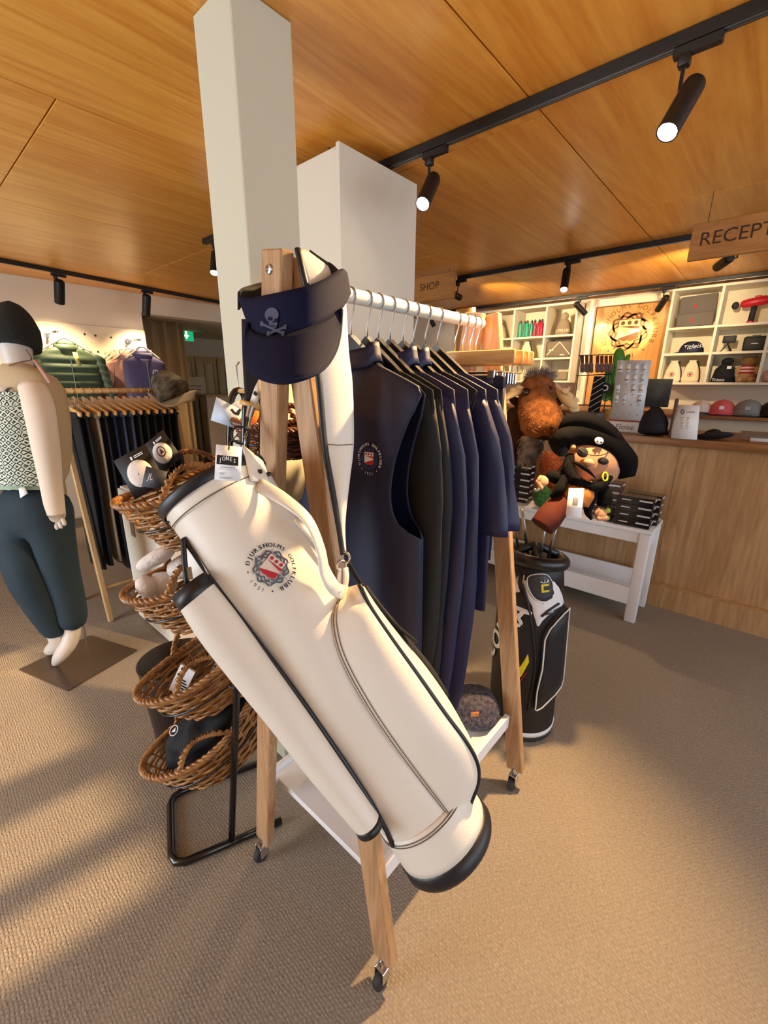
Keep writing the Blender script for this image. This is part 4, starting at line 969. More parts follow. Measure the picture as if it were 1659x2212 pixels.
def fur(name, base_mb, mt, parent, n, ln, wd, down=(0, 0, -0.6), seed=1, curl=0.4):
    """short fur blades growing from a surface"""
    rnd = random.Random(seed); mb = MB(); tri = []
    for f in base_mb.f:
        for i in range(1, len(f)-1): tri.append((f[0], f[i], f[i+1]))
    ar = [((base_mb.v[b]-base_mb.v[a]).cross(base_mb.v[c]-base_mb.v[a])).length for a, b, c in tri]
    cen = sum(base_mb.v, Vector())/len(base_mb.v); dn = Vector(down)
    for a, b, c in rnd.choices(tri, ar, k=n):
        u, v = rnd.random(), rnd.random()
        if u+v > 1: u, v = 1-u, 1-v
        A, B_, C_ = base_mb.v[a], base_mb.v[b], base_mb.v[c]
        p = A+(B_-A)*u+(C_-A)*v; nn = (B_-A).cross(C_-A)
        if nn.length < 1e-12: continue
        nn.normalize()
        if nn.dot(p-cen) < 0: nn = -nn
        d = (nn*0.55+dn+Vector((rnd.uniform(-curl, curl), rnd.uniform(-curl, curl), rnd.uniform(-curl, curl)))).normalized()
        L = ln*rnd.uniform(0.6, 1.3); s = d.cross(nn); s = s.normalized()*wd if s.length > 1e-4 else Vector((wd, 0, 0))
        q = p-nn*0.002; mb.add([q-s, q+s, q+d*L*0.6+nn*0.001+s*0.4, q+d*L+dn*0.15*L], [(0, 1, 2), (0, 2, 3)])
    o = obj(name, mb, mt, parent, smooth=True); o['kind'] = 'stuff'; return o
# ------------------------------------------------------------------ black cart bag standing behind the rack
KX, KY, KR = -0.592, 1.615, 0.138
def kc(z, th, ex=0.0):
    """th measured from the direction towards the camera, positive to the right"""
    d = Vector((-KX, -KY, 0)).normalized(); r = Vector((-d.y, d.x, 0))
    if r.dot(CR) < 0: r = -r
    R_ = KR*interp([0, 0.06, 0.3, 0.6, 0.72, 0.80], [0.93, 1.0, 1.0, 0.95, 0.86, 0.80], z)+ex
    lean = Vector((-0.02, 0.0, 0))*(z/0.8)
    return Vector((KX, KY, z))+lean+d*(R_*math.cos(th))+r*(R_*math.sin(th))
def khit(u, v):
    best = None
    d = ray(u, v)
    for i in range(-34, 35):
        th = i*0.045
        z = 0.5
        for _ in range(5):
            p = kc(z, th); t = (p-CAM).dot(d)/d.dot(d); q = CAM+d*t; z += (q.z-p.z)
        p = kc(z, th); e = ((CAM+d*((p-CAM).dot(d)/d.dot(d)))-p).length
        if best is None or e < best[0]: best = (e, z, th)
    return best[1], best[2]
kb = thing('cart_bag', 'black and white golf cart bag with yellow marks standing behind the clothes rack', 'golf bag', (KX, KY, 0))
mkb = mat('black_nylon', (17, 17, 22), 0.55, bump=0.15, bs=260); mkw = mat('white_vinyl', (226, 228, 232), 0.4); mky = mat('yellow_print', (226, 206, 24), 0.5); mkg = mat('dark_grey_vinyl', (50, 54, 62), 0.45)
zk = [0.012+(0.70-0.012)*k/14 for k in range(15)]
obj('body', MB().loft([[kc(z, 2*PI*k/36) for k in range(36)] for z in zk]), mkb, kb, smooth=True)
obj('base', MB().loft([[kc(z, 2*PI*k/36, e) for k in range(36)] for z, e in ((0.0, 0.002), (0.004, 0.006), (0.022, 0.006), (0.026, 0.001))]), MT['rubber'], kb, smooth=True)
obj('base_band', MB().loft([[kc(z, 2*PI*k/36, e) for k in range(36)] for z, e in ((0.026, 0.002), (0.028, 0.005), (0.048, 0.005), (0.05, 0.001))], cap=False), mkw, kb, smooth=True)
obj('neck', MB().loft([[kc(z, 2*PI*k/36, 0.001) for k in range(36)] for z in (0.69, 0.74, 0.79)]), mkb, kb, smooth=True)
ctop = kc(0.80, 0)*0.5+kc(0.80, PI)*0.5
cr_ = []
for k in range(36):
    a = 2*PI*k/36; p = kc(0.79, a, 0.0); cr_.append(p+Vector((0, 0, 0.018*math.cos(a*1.0+0.6))))
obj('padded_collar', MB().tube(cr_, 0.026, 10, closed=True), mat('black_padded_vinyl', (22, 23, 28), 0.35), kb, smooth=True)
obj('club_divider', MB().tube(cat([kc(0.80, -1.2, -0.02), ctop+Vector((0, 0, 0.035)), kc(0.80, 1.9, -0.02)], 6), 0.016, 10).tube(cat([kc(0.80, 0.3, -0.02), ctop+Vector((0, 0, 0.035)), kc(0.80, 3.1, -0.02)], 6), 0.016, 10), mat('divider_vinyl', (24, 25, 30), 0.4), kb, smooth=True)
obj('mouth', MB().add([kc(0.785, 2*PI*k/36, -0.01) for k in range(36)], [tuple(range(36))]), mkb, kb)
def kpatch(name, px, mt, ex, par=kb, piping=None, pr_=0.003):
    q = [khit(u, v) for u, v in px]; zc = sum(a for a, b in q)/len(q); tc = sum(b for a, b in q)/len(q)
    mb = MB(); n = len(q); rows = []
    for f in (1.0, 0.94, 0.6, 0.25, 0.02): rows.append([kc(zc+(a-zc)*f, tc+(b-tc)*f, ex if f < 0.99 else 0.001) for a, b in q])
    mb.loft(rows, cap=False); o = obj(name, mb, mt, par, smooth=True)
    if piping: obj('piping', MB().tube([kc(zc+(a-zc)*0.965, tc+(b-tc)*0.965, ex+0.001) for a, b in q], pr_, 6, closed=True), piping, o, smooth=True)
    return o
def rnd_poly(px, n=4): return [(q.x, q.y) for q in cat([Vector((u, v, 0)) for u, v in px], n, closed=True)]
kpatch('white_panel', rnd_poly([(1128, 1266), (1140, 1252), (1196, 1256), (1217, 1300), (1196, 1318), (1170, 1342), (1160, 1352), (1148, 1310)], 3), mkw, 0.004)
kpatch('front_pocket', rnd_poly([(1150, 1530), (1166, 1440), (1172, 1375), (1188, 1342), (1214, 1312), (1222, 1316), (1223, 1400), (1207, 1468), (1182, 1506)]), mkb, 0.020, piping=mkw)
shp = kpatch('badge_panel', rnd_poly([(1138, 1244), (1180, 1238), (1192, 1270), (1190, 1288), (1174, 1298), (1152, 1288)]), mkg, 0.009, piping=mkw, pr_=0.002)
def kmap(u0, v0, sc_, rot=0.0, ex=0.012):
    z0, t0 = khit(u0, v0); c, s = math.cos(rot), math.sin(rot)
    return lambda x, y: kc(z0+(x*s+y*c)*sc_, t0+(x*c-y*s)*sc_/KR, ex)
f = kmap(1176, 1268, 0.030, 0.12)
C_ = MB(); poly2(C_, [(-0.5, 0.55), (0.55, 0.55), (0.55, 0.28), (-0.2, 0.28), (-0.2, -0.28), (0.55, -0.28), (0.55, -0.55), (-0.5, -0.55)], f)
obj('letter_mark', C_, mky, shp, smooth=False)
cw_ = MB()
for a, b in (((-0.55, 0.85), (-0.2, 0.72)), ((-0.2, 0.72), (0.25, 0.72)), ((0.25, 0.72), (0.6, 0.9)), ((0.0, 0.72), (0.03, 1.15)), ((-0.3, 0.75), (-0.5, 0.98)), ((0.3, 0.75), (0.5, 1.1))):
    dx, dy = b[0]-a[0], b[1]-a[1]; L = math.hypot(dx, dy); nx, ny = -dy/L*0.05, dx/L*0.05; poly2(cw_, [(a[0]+nx, a[1]+ny), (b[0]+nx, b[1]+ny), (b[0]-nx, b[1]-ny), (a[0]-nx, a[1]-ny)], f)
obj('crown_mark', cw_, mkw, shp, smooth=False)['kind'] = 'stuff'
f = kmap(1148, 1322, 1.0, math.radians(58), 0.006)
obj('brand_lettering', text_on(MB(), 'COBRA', 0.105, f, 'R', bold=0.0035), mkw, kb, smooth=False)['kind'] = 'stuff'
kpatch('yellow_chevron', [(1096, 1446), (1120, 1446), (1141, 1412), (1142, 1430), (1124, 1462), (1096, 1462)], mky, 0.003)
obj('red_line', MB().tube([kc(*khit(u, v), 0.003) for u, v in ((1100, 1490), (1120, 1475), (1138, 1452))], 0.0018, 5), MT['red'], kb)
obj('side_seam', MB().tube(cat([kc(*khit(u, v), 0.003) for u, v in ((1122, 1236), (1140, 1300), (1152, 1370), (1156, 1440), (1140, 1536))], 6), 0.006, 6), MT['piping'], kb, smooth=True)
obj('upper_zip', MB().tube(cat([kc(*khit(u, v), 0.006) for u, v in ((1168, 1330), (1184, 1316), (1204, 1302))], 5), 0.005, 6), MT['piping'], kb, smooth=True)
for (u, v), (u2, v2) in (((1122, 1243), (1121, 1258)), ((1133, 1240), (1133, 1258)), ((1139, 1256), (1142, 1272)), ((1107, 1292), (1104, 1306)), ((1176, 1326), (1192, 1318))):
    obj('zip_puller', MB().bar(kc(*khit(u, v), 0.010), kc(*khit(u2, v2), 0.010), 0.006, 0.003), MT['chrome'], kb)
kpatch('white_side_panel', [(1088, 1222), (1112, 1234), (1124, 1278), (1090, 1290)], mkw, 0.003)
# clubs: shafts coming out of the bag
def club(p0, p1, label, grip=None):
    t = thing('golf_club', label, 'golf club', p0)
    obj('shaft', MB().tube([p0, p1], [0.0058, 0.0066], 10), MT['steel'], t, smooth=True)
    return t
D_ = 1.60
c1 = club(ctop+Vector((-0.03, 0.02, -0.03)), PD(1127, 1100, 1.62), 'golf club with steel shaft, second shaft from the rack in the black cart bag')
c0 = club(ctop+Vector((-0.05, -0.01, -0.03)), PD(1101, 1100, 1.58), 'golf club with steel shaft, closest to the rack in the black cart bag')
c2 = club(kc(0.78, 0.35, -0.05), PD(1183, 1100, 1.62), 'golf club with steel shaft running up into the reddish sock cover')
c3 = club(kc(0.78, 0.75, -0.04), PD(1222, 1058, 1.66), 'golf club with steel shaft carrying the pirate cover')
# ------------------------------------------------------------------ moose head cover
mo = thing('moose_head_cover', 'brown plush moose golf club cover with pale antlers', 'plush toy', PD(1150, 1010, 1.68))
mfur = mat('brown_plush', (138, 88, 50), 0.95, rgb2=(96, 58, 32), vs=30, spec=0.15); mfd = mat('dark_brown_plush', (52, 32, 22), 0.95, spec=0.1); mgr = mat('grey_plush', (150, 142, 136), 0.95, rgb2=(96, 90, 88), vs=40); mant = mat('pale_antler_plush', (212, 184, 130), 0.85, sheen=0.3)
hm = MB(); ptube(hm, [(1164, 806, 1.76, 12), (1162, 820, 1.75, 30), (1160, 842, 1.73, 40), (1160, 868, 1.70, 40), (1164, 892, 1.66, 44), (1172, 914, 1.62, 47), (1178, 932, 1.61, 40), (1181, 944, 1.61, 22), (1182, 950, 1.61, 4)], 22, 5)
mfl = mat('light_brown_plush', (158, 104, 58), 0.95, rgb2=(120, 76, 42), vs=30, spec=0.15)
obj('head', hm, mfur, mo, smooth=True); fur('fur', hm, mfur, mo, 1500, 0.009, 0.0008, (0.1, -0.1, -0.5), 2); fur('light_fur', hm, mfl, mo, 1300, 0.010, 0.0008, (0.15, -0.1, -0.5), 21)
ms = MB(); pball(ms, 1162, 934, 15, 13, 1.578, 10); pball(ms, 1194, 930, 15, 13, 1.578, 10); obj('nostril_pads', ms, mfur, mo, smooth=True)
obj('mouth', pball(MB(), 1174, 949, 17, 4, 1.585, 8, 0.15), mfd, mo, smooth=True)
for u, v in ((1158, 930), (1194, 924)): obj('nostril', pball(MB(), u, v, 5, 3.5, 1.545, 3, 0.3), mfd, mo, smooth=True)
for u, v in ((1136, 846), (1186, 842)): obj('eye', pball(MB(), u, v, 6, 7, 1.655, 6), MT['blackg'], mo, smooth=True); obj('eyelid', pball(MB(), u, v-7, 9, 4, 1.660, 6, 0.1), mfd, mo, smooth=True)
for u, v, r_ in ((1116, 868, 0.5), (1208, 866, -0.6)): obj('ear', pball(MB(), u, v, 22, 10, 1.74, 7, r_), mfd, mo, smooth=True)
nk = MB(); ptube(nk, [(1140, 900, 1.76, 48), (1128, 950, 1.74, 44), (1126, 985, 1.72, 38)], 16, 4); obj('neck', nk, mfd, mo, smooth=True); fur('neck_fur', nk, mfd, mo, 1200, 0.016, 0.0014, (0, 0, -0.8), 5)
an = MB(); ptube(an, [(1140, 836, 1.73, 10), (1120, 842, 1.70, 14), (1102, 850, 1.68, 13), (1086, 862, 1.67, 7)], 12, 4, 0.55); pball(an, 1122, 838, 11, 8, 1.69, 6, 0.4); pball(an, 1108, 842, 9, 7, 1.68, 6, 0.4)
obj('antler', an, mant, mo, smooth=True)
an = MB(); ptube(an, [(1196, 826, 1.73, 9), (1214, 848, 1.69, 14), (1230, 866, 1.66, 17), (1246, 876, 1.65, 12), (1254, 878, 1.65, 5)], 12, 4, 0.55)
for u, v in ((1222, 842), (1234, 852), (1247, 862)): pball(an, u, v, 9, 6, 1.66, 5, 0.5)
pball(an, 1243, 882, 14, 9, 1.65, 6, 0.2); obj('antler', an, mant, mo, smooth=True)
tf = MB(); pball(tf, 1166, 812, 30, 14, 1.72, 16); obj('forelock_base', tf, mgr, mo, smooth=True); fur('forelock', tf, mgr, mo, 900, 0.030, 0.0012, (0, 0, 0.5), 7, 0.8)
bdm = MB(); ptube(bdm, [(1148, 950, 1.66, 24), (1142, 975, 1.66, 20), (1134, 1002, 1.66, 11)], 12, 4); obj('beard_base', bdm, mgr, mo, smooth=True); fur('beard', bdm, mgr, mo, 900, 0.028, 0.0012, (0, 0, -1.2), 9)
mo.location = mo.location+ray(1160, 900)*0.075      # its muzzle just clears the pirate hat
bp_ = MB(); pball(bp_, 1208, 935, 26, 52, 1.85, 20, -0.1); tag(obj('black_head_cover', bp_, MT['blackf'], None, smooth=True), 'plain black plush club cover tucked behind the brown moose', 'plush toy')
# ------------------------------------------------------------------ pirate head cover
pi_ = thing('pirate_head_cover', 'plush pirate golf club cover with black hat, moustache and eye patch', 'plush toy', PD(1240, 1120, 1.62))
mpb = mat('black_plush', (9, 9, 12), 0.95, spec=0.15); mpk = mat('skin_felt', (190, 142, 112), 0.9, spec=0.2); mrb = mat('brown_sock_fabric', (78, 34, 27), 0.85, spec=0.2); mor = mat('orange_brown_felt', (176, 108, 42), 0.85)
KP = 1.55
pball_h = MB(); pball(pball_h, 1282, 1000, 60, 50, KP+0.02, 42, 0.32); obj('head', pball_h, mpk, pi_, smooth=True)
fd = lambda u, v: 0
ht = MB()
def hatring(f, lift, k):
    pts = []
    for i in range(40):
        a = 2*PI*i/40; c, s = math.cos(a), math.sin(a); x = 86*c*f; y = 40*s*f; r = 0.52
        pts.append(PD(1285+x*math.cos(r)-y*math.sin(r)*1.0, 962-lift+x*math.sin(r)+y*math.cos(r)+10*f*abs(c)**2, k+0.055*s*f))
    return pts
brim_r = [hatring(1.0, 0, KP), hatring(1.02, 12, KP), hatring(0.95, 26, KP+0.01), hatring(0.70, 36, KP+0.02), hatring(0.40, 42, KP+0.03), hatring(0.05, 44, KP+0.03)]
ho = obj('hat', MB().loft(brim_r), mpb, pi_, smooth=True)
lobe = MB(); ptube(lobe, [(1204, 964, KP, 10), (1216, 948, KP, 22), (1245, 938, KP, 26), (1280, 944, KP-0.005, 28), (1320, 968, KP-0.005, 30), (1346, 1000, KP, 30), (1354, 1032, KP, 16)], 14, 5)
obj('hat_brim', lobe, mpb, pi_, smooth=True)
sk2 = MB(); pball(sk2, 1294, 952, 10, 8, KP-0.054, 3, 0.2); obj('hat_skull', sk2, MT['paper'], pi_, smooth=True)
for u, v in ((1291, 953), (1299, 955)): obj('skull_eye', pball(MB(), u, v, 2, 2, KP-0.060, 1.5), MT['ink'], pi_, smooth=True)
br2 = MB(); ptube(br2, [(1232, 985, KP, 10), (1228, 1012, KP-0.02, 12), (1240, 1036, KP-0.035, 12), (1268, 1050, KP-0.045, 11), (1298, 1050, KP-0.042, 10), (1316, 1030, KP-0.02, 8)], 12, 5); obj('beard', br2, mpb, pi_, smooth=True); fur('beard_fur', br2, mpb, pi_, 900, 0.010, 0.0012, (0, 0, -0.5), 12)
mu = MB(); ptube(mu, [(1234, 998, KP-0.064, 1.2), (1246, 1001, KP-0.072, 3.5), (1260, 1009, KP-0.076, 5), (1274, 1020, KP-0.072, 3.5), (1286, 1032, KP-0.064, 1.2)], 10, 4); obj('moustache', mu, mpb, pi_, smooth=True)
obj('nose', pball(MB(), 1272, 1000, 12, 9, KP-0.066, 9, 0.3), mpk, pi_, smooth=True)
obj('eye_patch', pball(MB(), 1258, 977, 13, 11, KP-0.050, 5, 0.6), MT['blackf'], pi_, smooth=True)
obj('patch_strap', MB().tube(cat([PD(1250, 970, KP-0.055), PD(1275, 983, KP-0.068), PD(1305, 982, KP-0.056), PD(1318, 972, KP-0.04)], 5), 0.0016, 5), MT['ink'], pi_)
obj('eye', pball(MB(), 1303, 996, 12, 8, KP-0.050, 5, 0.2), MT['blackf'], pi_, smooth=True)
obj('ear', pball(MB(), 1322, 1016, 8, 13, KP-0.01, 6, -0.3), mpk, pi_, smooth=True)
obj('ear', pball(MB(), 1238, 966, 6, 7, KP-0.02, 5), mpk, pi_, smooth=True)
ec = PD(1307, 1030, KP-0.045); obj('earring', MB().tube([ec+CR*(0.0085*math.cos(q))+CU*(0.015*math.sin(q)) for q in [2*PI*k/20 for k in range(20)]], 0.0035, 6, closed=True), mat('yellow_felt', (206, 210, 34), 0.7), pi_, smooth=True)
to = MB(); ptube(to, [(1258, 1040, KP, 30), (1248, 1068, KP, 38), (1240, 1090, KP, 34)], 16, 4); obj('torso', to, mor, pi_, smooth=True)
for pts in ([(1226, 1016, KP+0.01, 16), (1206, 1032, KP+0.01, 15), (1186, 1026, KP, 11)], [(1290, 1046, KP-0.01, 14), (1306, 1070, KP-0.02, 17), (1304, 1094, KP-0.02, 14)]):
    obj('sleeve', ptube(MB(), pts, 12, 4), mpb, pi_, smooth=True)
obj('coat', ptube(MB(), [(1222, 1030, KP-0.01, 8), (1208, 1058, KP-0.02, 14), (1196, 1072, KP-0.02, 6)], 10, 4).v and ptube(MB(), [(1284, 1042, KP-0.02, 12), (1276, 1075, KP-0.03, 12), (1270, 1105, KP-0.03, 8), (1278, 1122, KP-0.03, 3)], 10, 4), mpb, pi_, smooth=True)
obj('coat', ptube(MB(), [(1222, 1030, KP-0.02, 9), (1208, 1058, KP-0.03, 12), (1190, 1074, KP-0.02, 4)], 10, 4), mpb, pi_, smooth=True)
def mitten(u, v, k, dx, dy):
    m = MB(); pball(m, u, v, 13, 13, k, 7)
    for q in range(4): pball(m, u+dx*(8+q*1.5)+dy*(q*5-8), v+dy*(8+q*1.5)-dx*(q*5-8), 4.5, 6, k-0.004, 4)
    pball(m, u-dy*9, v-6, 5, 9, k-0.006, 4, 0.6); return m
obj('hand', mitten(1298, 1110, KP-0.025, 0.3, 0.9), mpk, pi_, smooth=True)
obj('hand', mitten(1172, 1040, KP-0.01, -0.6, 0.7), mpk, pi_, smooth=True)
obj('hook_hand', ptube(MB(), [(1170, 1046, KP-0.01, 5), (1160, 1060, KP-0.01, 4), (1154, 1056, KP-0.01, 3)], 8, 3), MT['steel'], pi_, smooth=True)
so = MB(); ptube(so, [(1232, 1072, KP+0.01, 22), (1208, 1092, KP+0.0, 25), (1186, 1118, KP-0.01, 28), (1170, 1138, KP-0.01, 26)], 16, 4); obj('sock', so, mrb, pi_, smooth=True)
tp_ = [PD(1229, 1054, KP-0.075), PD(1262, 1055, KP-0.075), PD(1256, 1118, KP-0.085), PD(1222, 1114, KP-0.085)]
tgp = obj('hang_tag', MB().add(tp_, [(0, 1, 2, 3)]), MT['paper'], pi_, solid=0.0008)
bc = MB()
for q in range(13):
    x = 0.32+q*0.028; w_ = 0.010+0.012*(q*7 % 3)/2
    g = lambda a, b: lerp(lerp(tp_[0], tp_[1], a), lerp(tp_[3], tp_[2], a), b)-CF*0.0012
    poly2(bc, [(x, 0.32), (x+w_, 0.32), (x+w_, 0.62), (x, 0.62)], g)
obj('barcode', bc, MT['ink'], tgp, smooth=False)['kind'] = 'stuff'
# ------------------------------------------------------------------ ball boxes and other stock on the side table
mbx = mat('glossy_black_carton', (20, 20, 26), 0.18, coat=0.4); mbb = mat('brown_black_carton', (66, 44, 40), 0.25, coat=0.3); msv = mat('silver_print', (214, 216, 222), 0.3)
def ballbox(x, y, z, label, mt=mbx, grp='golf ball cartons on the side table', d=(0.20, 0.10, 0.046), rz=0.0):
    t = thing('ball_carton', label, 'box', (x, y, z), rz, grp)
    obj('carton', MB().box((0, 0, d[2]/2), d, bev=0.0015), mt, t, local=True)
    obj('front_stripe', MB().box((0.060, -d[1]/2-0.0004, d[2]*0.62), (0.070, 0.001, 0.010)), msv, t, local=True)
    obj('front_logo', MB().box((-0.045, -d[1]/2-0.0004, d[2]*0.55), (0.050, 0.001, 0.006)), msv, t, local=True)
    obj('end_stripe', MB().box((d[0]/2+0.0004, 0.02, d[2]*0.62), (0.001, 0.05, 0.012)), msv, t, local=True)
lv = ['lowest', 'second lowest', 'second highest', 'topmost']
for i in range(4):
    ballbox(-0.525, 2.945, TT+0.001+0.0465*i, 'glossy black ball carton, %s of the front stack at the table corner' % lv[i])
    ballbox(-0.505, 3.060, TT+0.001+0.0465*i, 'glossy black ball carton, %s of the stack behind the corner one' % lv[i])
for i in range(5):
    ballbox(-0.735, 3.060, TT+0.001+0.0465*i, 'brownish ball carton, number %s from the table up in the middle stack' % ['one', 'two', 'three', 'four', 'five'][i], mbb)
for i in range(7):
    ballbox(-1.315, 3.03, TT+0.001+0.0465*i, 'black ball carton with white stripes, number %s upward in the stack beside the clothes' % ['one', 'two', 'three', 'four', 'five', 'six', 'seven'][i], mbx, d=(0.16, 0.12, 0.046))
myb = mat('yellow_golf_ball', (206, 222, 80), 0.35)
for i in range(2):
    t = thing('ball_sleeve', ['black ball sleeve with a yellow ball showing, lower of two', 'black ball sleeve with a yellow ball showing, upper of two'][i], 'box', (-0.665, 2.93, TT+0.001+0.048*i))
    obj('sleeve', MB().box((0, 0, 0.023), (0.048, 0.046, 0.046), bev=0.002), mbx, t, local=True); obj('ball', MB().ball((0, -0.013, 0.024), 0.0200, 14, 10), myb, t, local=True, smooth=True)
fz = MB(); kfz = (PZ(1196, 1088, TT+0.002)-CAM).dot(CF); pball(fz, 1196, 1022, 26, 50, kfz, 26, -0.3)
tq = thing('fuzzy_head_cover', 'orange curly plush club cover behind the pirate', 'plush toy', PD(1196, 1070, kfz)); mfz = mat('orange_curly_plush', (190, 92, 30), 0.9, rgb2=(120, 44, 14), vs=60)
obj('body', fz, mfz, tq, smooth=True); fur('curls', fz, mfz, tq, 900, 0.016, 0.003, (0, 0, -0.3), 15, 0.9)
gz = MB(); kgz = (PZ(1170, 1098, TT+0.002)-CAM).dot(CF); pball(gz, 1172, 1072, 20, 24, kgz, 18); gr_ = tag(obj('green_head_cover', gz, mat('green_plush', (70, 120, 50), 0.9, rgb2=(30, 70, 30), vs=60), None, smooth=True), 'green striped plush club cover beside the orange curly one', 'plush toy')
# ------------------------------------------------------------------ basket stand
PF = Vector((-0.374, -0.927, 0)); PW = Vector((-0.927, 0.374, 0))
S1 = Vector((-1.055, 0.455, 0)); S2 = S1+PW*0.272
bs = thing('basket_stand', 'black tube stand carrying tilted wicker baskets beside the clothes rack', 'display stand', ((S1+S2)/2))
n0 = S1-PF*0.165; n1 = S1+PF*0.175; m1 = S2+PF*0.175; m0 = S2-PF*0.165
zf = Vector((0, 0, 0.0125))
loop = [n0+zf]+[n1-PF*0.04+zf]+[n1-PF*0.012+PW*0.012+zf, n1+PW*0.04+zf, m1-PW*0.04+zf, m1-PW*0.012-PF*0.012+zf, m1-PF*0.04+zf]+[m0+zf]
obj('floor_frame', MB().tube(loop, 0.0122, 10), MT['blackg'], bs, smooth=True)
for p, q in ((S1, 1), (S2, -1)):
    top = [p+Vector((0, 0, 0.02)), p+Vector((0, 0, 0.7)), p+Vector((0, 0, 1.385))]+[p+Vector((0, 0, 1.385))+PF*(-0.022*(1-math.cos(a)))+Vector((0, 0, 0.045*math.sin(a))) for a in [PI*k/8 for k in range(1, 9)]]+[p-PF*0.044+Vector((0, 0, 1.30))]
    top = [q_-PF*(0.165*q_.z/1.44) for q_ in top]; obj('post', MB().tube(top, 0.0105, 10), MT['blackg'], bs, smooth=True)
obj('top_bar', MB().tube([S1-PF*0.187+Vector((0, 0, 1.428)), S2-PF*0.187+Vector((0, 0, 1.428))], 0.006, 8), MT['birch'], bs)
obj('sign_holder', MB().tube([S2-PF*0.185+Vector((0, 0, 1.43)), S2-PF*0.185+Vector((0, 0, 1.50)), S2-PF*0.195+Vector((0, 0, 1.512))], 0.003, 6), MT['steel'], bs)
def basket(c, tilt, label, a=0.198, b=0.120, h=0.150, mt=None, rows=12, seed=1):
    rnd = random.Random(seed); mt = mt or MT['wicker']
    t = thing('wicker_basket', label, 'basket', c)
    up = Vector((0, 0, 1)); R_ = Matrix.Rotation(tilt, 3, PW)
    e1, e2, e3 = R_ @ PF, PW, R_ @ up
    def pt(v, ang, off=0.0):
        s = 0.66+0.34*v**0.7; return Vector(c)+e1*((a*s+off)*math.cos(ang))+e2*((b*s+off)*math.sin(ang))+e3*(h*(v-1)+0.03*v*v*math.cos(ang)**2)
    st_ = 22; wv = MB()
    for r in range(rows):
        v = (r+0.5)/rows; nn = st_*4
        wv.tube([pt(v, 2*PI*k/nn, 0.0045*math.cos(PI*k/4+PI*r)) + e3*rnd.uniform(-.0012, .0012) for k in range(nn)], 0.0046*rnd.uniform(.85, 1.15), 5, closed=True)
    o = obj('woven_strands', wv, mt, t, smooth=True); o['kind'] = 'stuff'
    sk_ = MB()
    for k in range(st_): sk_.tube([pt(v, 2*PI*(k+0.5)/st_) for v in (0.0, 0.35, 0.7, 1.0)], 0.0038, 5)
    o = obj('stakes', sk_, mt, t, smooth=True); o['kind'] = 'stuff'
    obj('base', MB().loft([[pt(0.02, 2*PI*k/32, 0)+e3*z for k in range(32)] for z in (0, 0.006)]), mt, t)
    rm = MB(); nn = 120
    for q in range(3): rm.tube([pt(1.0, 2*PI*k/nn)+(e1*math.cos(2*PI*k/nn)+e2*math.sin(2*PI*k/nn))*(0.0062*math.cos(k*2*PI/nn*22+q*2.094))+e3*(0.0062*math.sin(k*2*PI/nn*22+q*2.094)) for k in range(nn)], 0.0058, 6, closed=True)
    o = obj('braided_rim', rm, mt, t, smooth=True); o['kind'] = 'stuff'
    for s in (-1, 1):
        hb = MB(); nn = 40
        for q in range(2):
            L = []
            for k in range(nn+1):
                u = k/nn; ang = s*PI/2+(u-0.5)*0.95; p = pt(1.0, ang); p = p+e3*(0.070*math.sin(PI*u))-e2*(s*0.01*math.sin(PI*u))
                w_ = u*2*PI*6+q*PI; L.append(p+e1*(0.0055*math.cos(w_))+e3*(0.0055*math.sin(w_)))
            hb.tube(L, 0.0056, 6)
        o = obj('handle', hb, mt, t, smooth=True); o['kind'] = 'stuff'
    return t, pt, (e1, e2, e3)
M0 = (S1+S2)/2
def lean(z): return -PF*(0.165*z/1.44)
BZ = [(0.365, 0.075, -0.50, 'wicker basket with a black garment in it, lowest on the stand'), (0.630, 0.085, -0.50, 'wicker basket in bright light with card tags, second lowest on the stand'),
      (0.930, 0.100, -0.38, 'wicker basket filled with white rolled socks'), (1.185, 0.110, -0.34, 'wicker basket filled with packaged white golf gloves'), (1.325, -0.135, -0.05, 'wicker basket with brown plaited handle, highest on the stand')]
BK = []
for i, (z, of, tl, lb_) in enumerate(BZ):
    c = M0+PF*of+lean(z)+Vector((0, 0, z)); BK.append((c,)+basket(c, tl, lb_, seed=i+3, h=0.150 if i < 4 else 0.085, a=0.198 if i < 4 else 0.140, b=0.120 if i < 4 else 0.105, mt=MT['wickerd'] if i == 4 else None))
    pt = BK[-1][2]; rr = [pt(0.55, 2*PI*k/36, 0.0105) for k in range(36)]
    obj('basket_ring', MB().tube(rr, 0.0035, 6, closed=True), MT['blackg'], bs, smooth=True)
    for S_ in (S1, S2):
        pz = S_+lean(c.z-0.05)+Vector((0, 0, c.z-0.05)); nr = min(rr, key=lambda q_: (q_-pz).length); obj('bracket', MB().cyl(nr, pz, 0.0035, 6), MT['blackg'], bs)
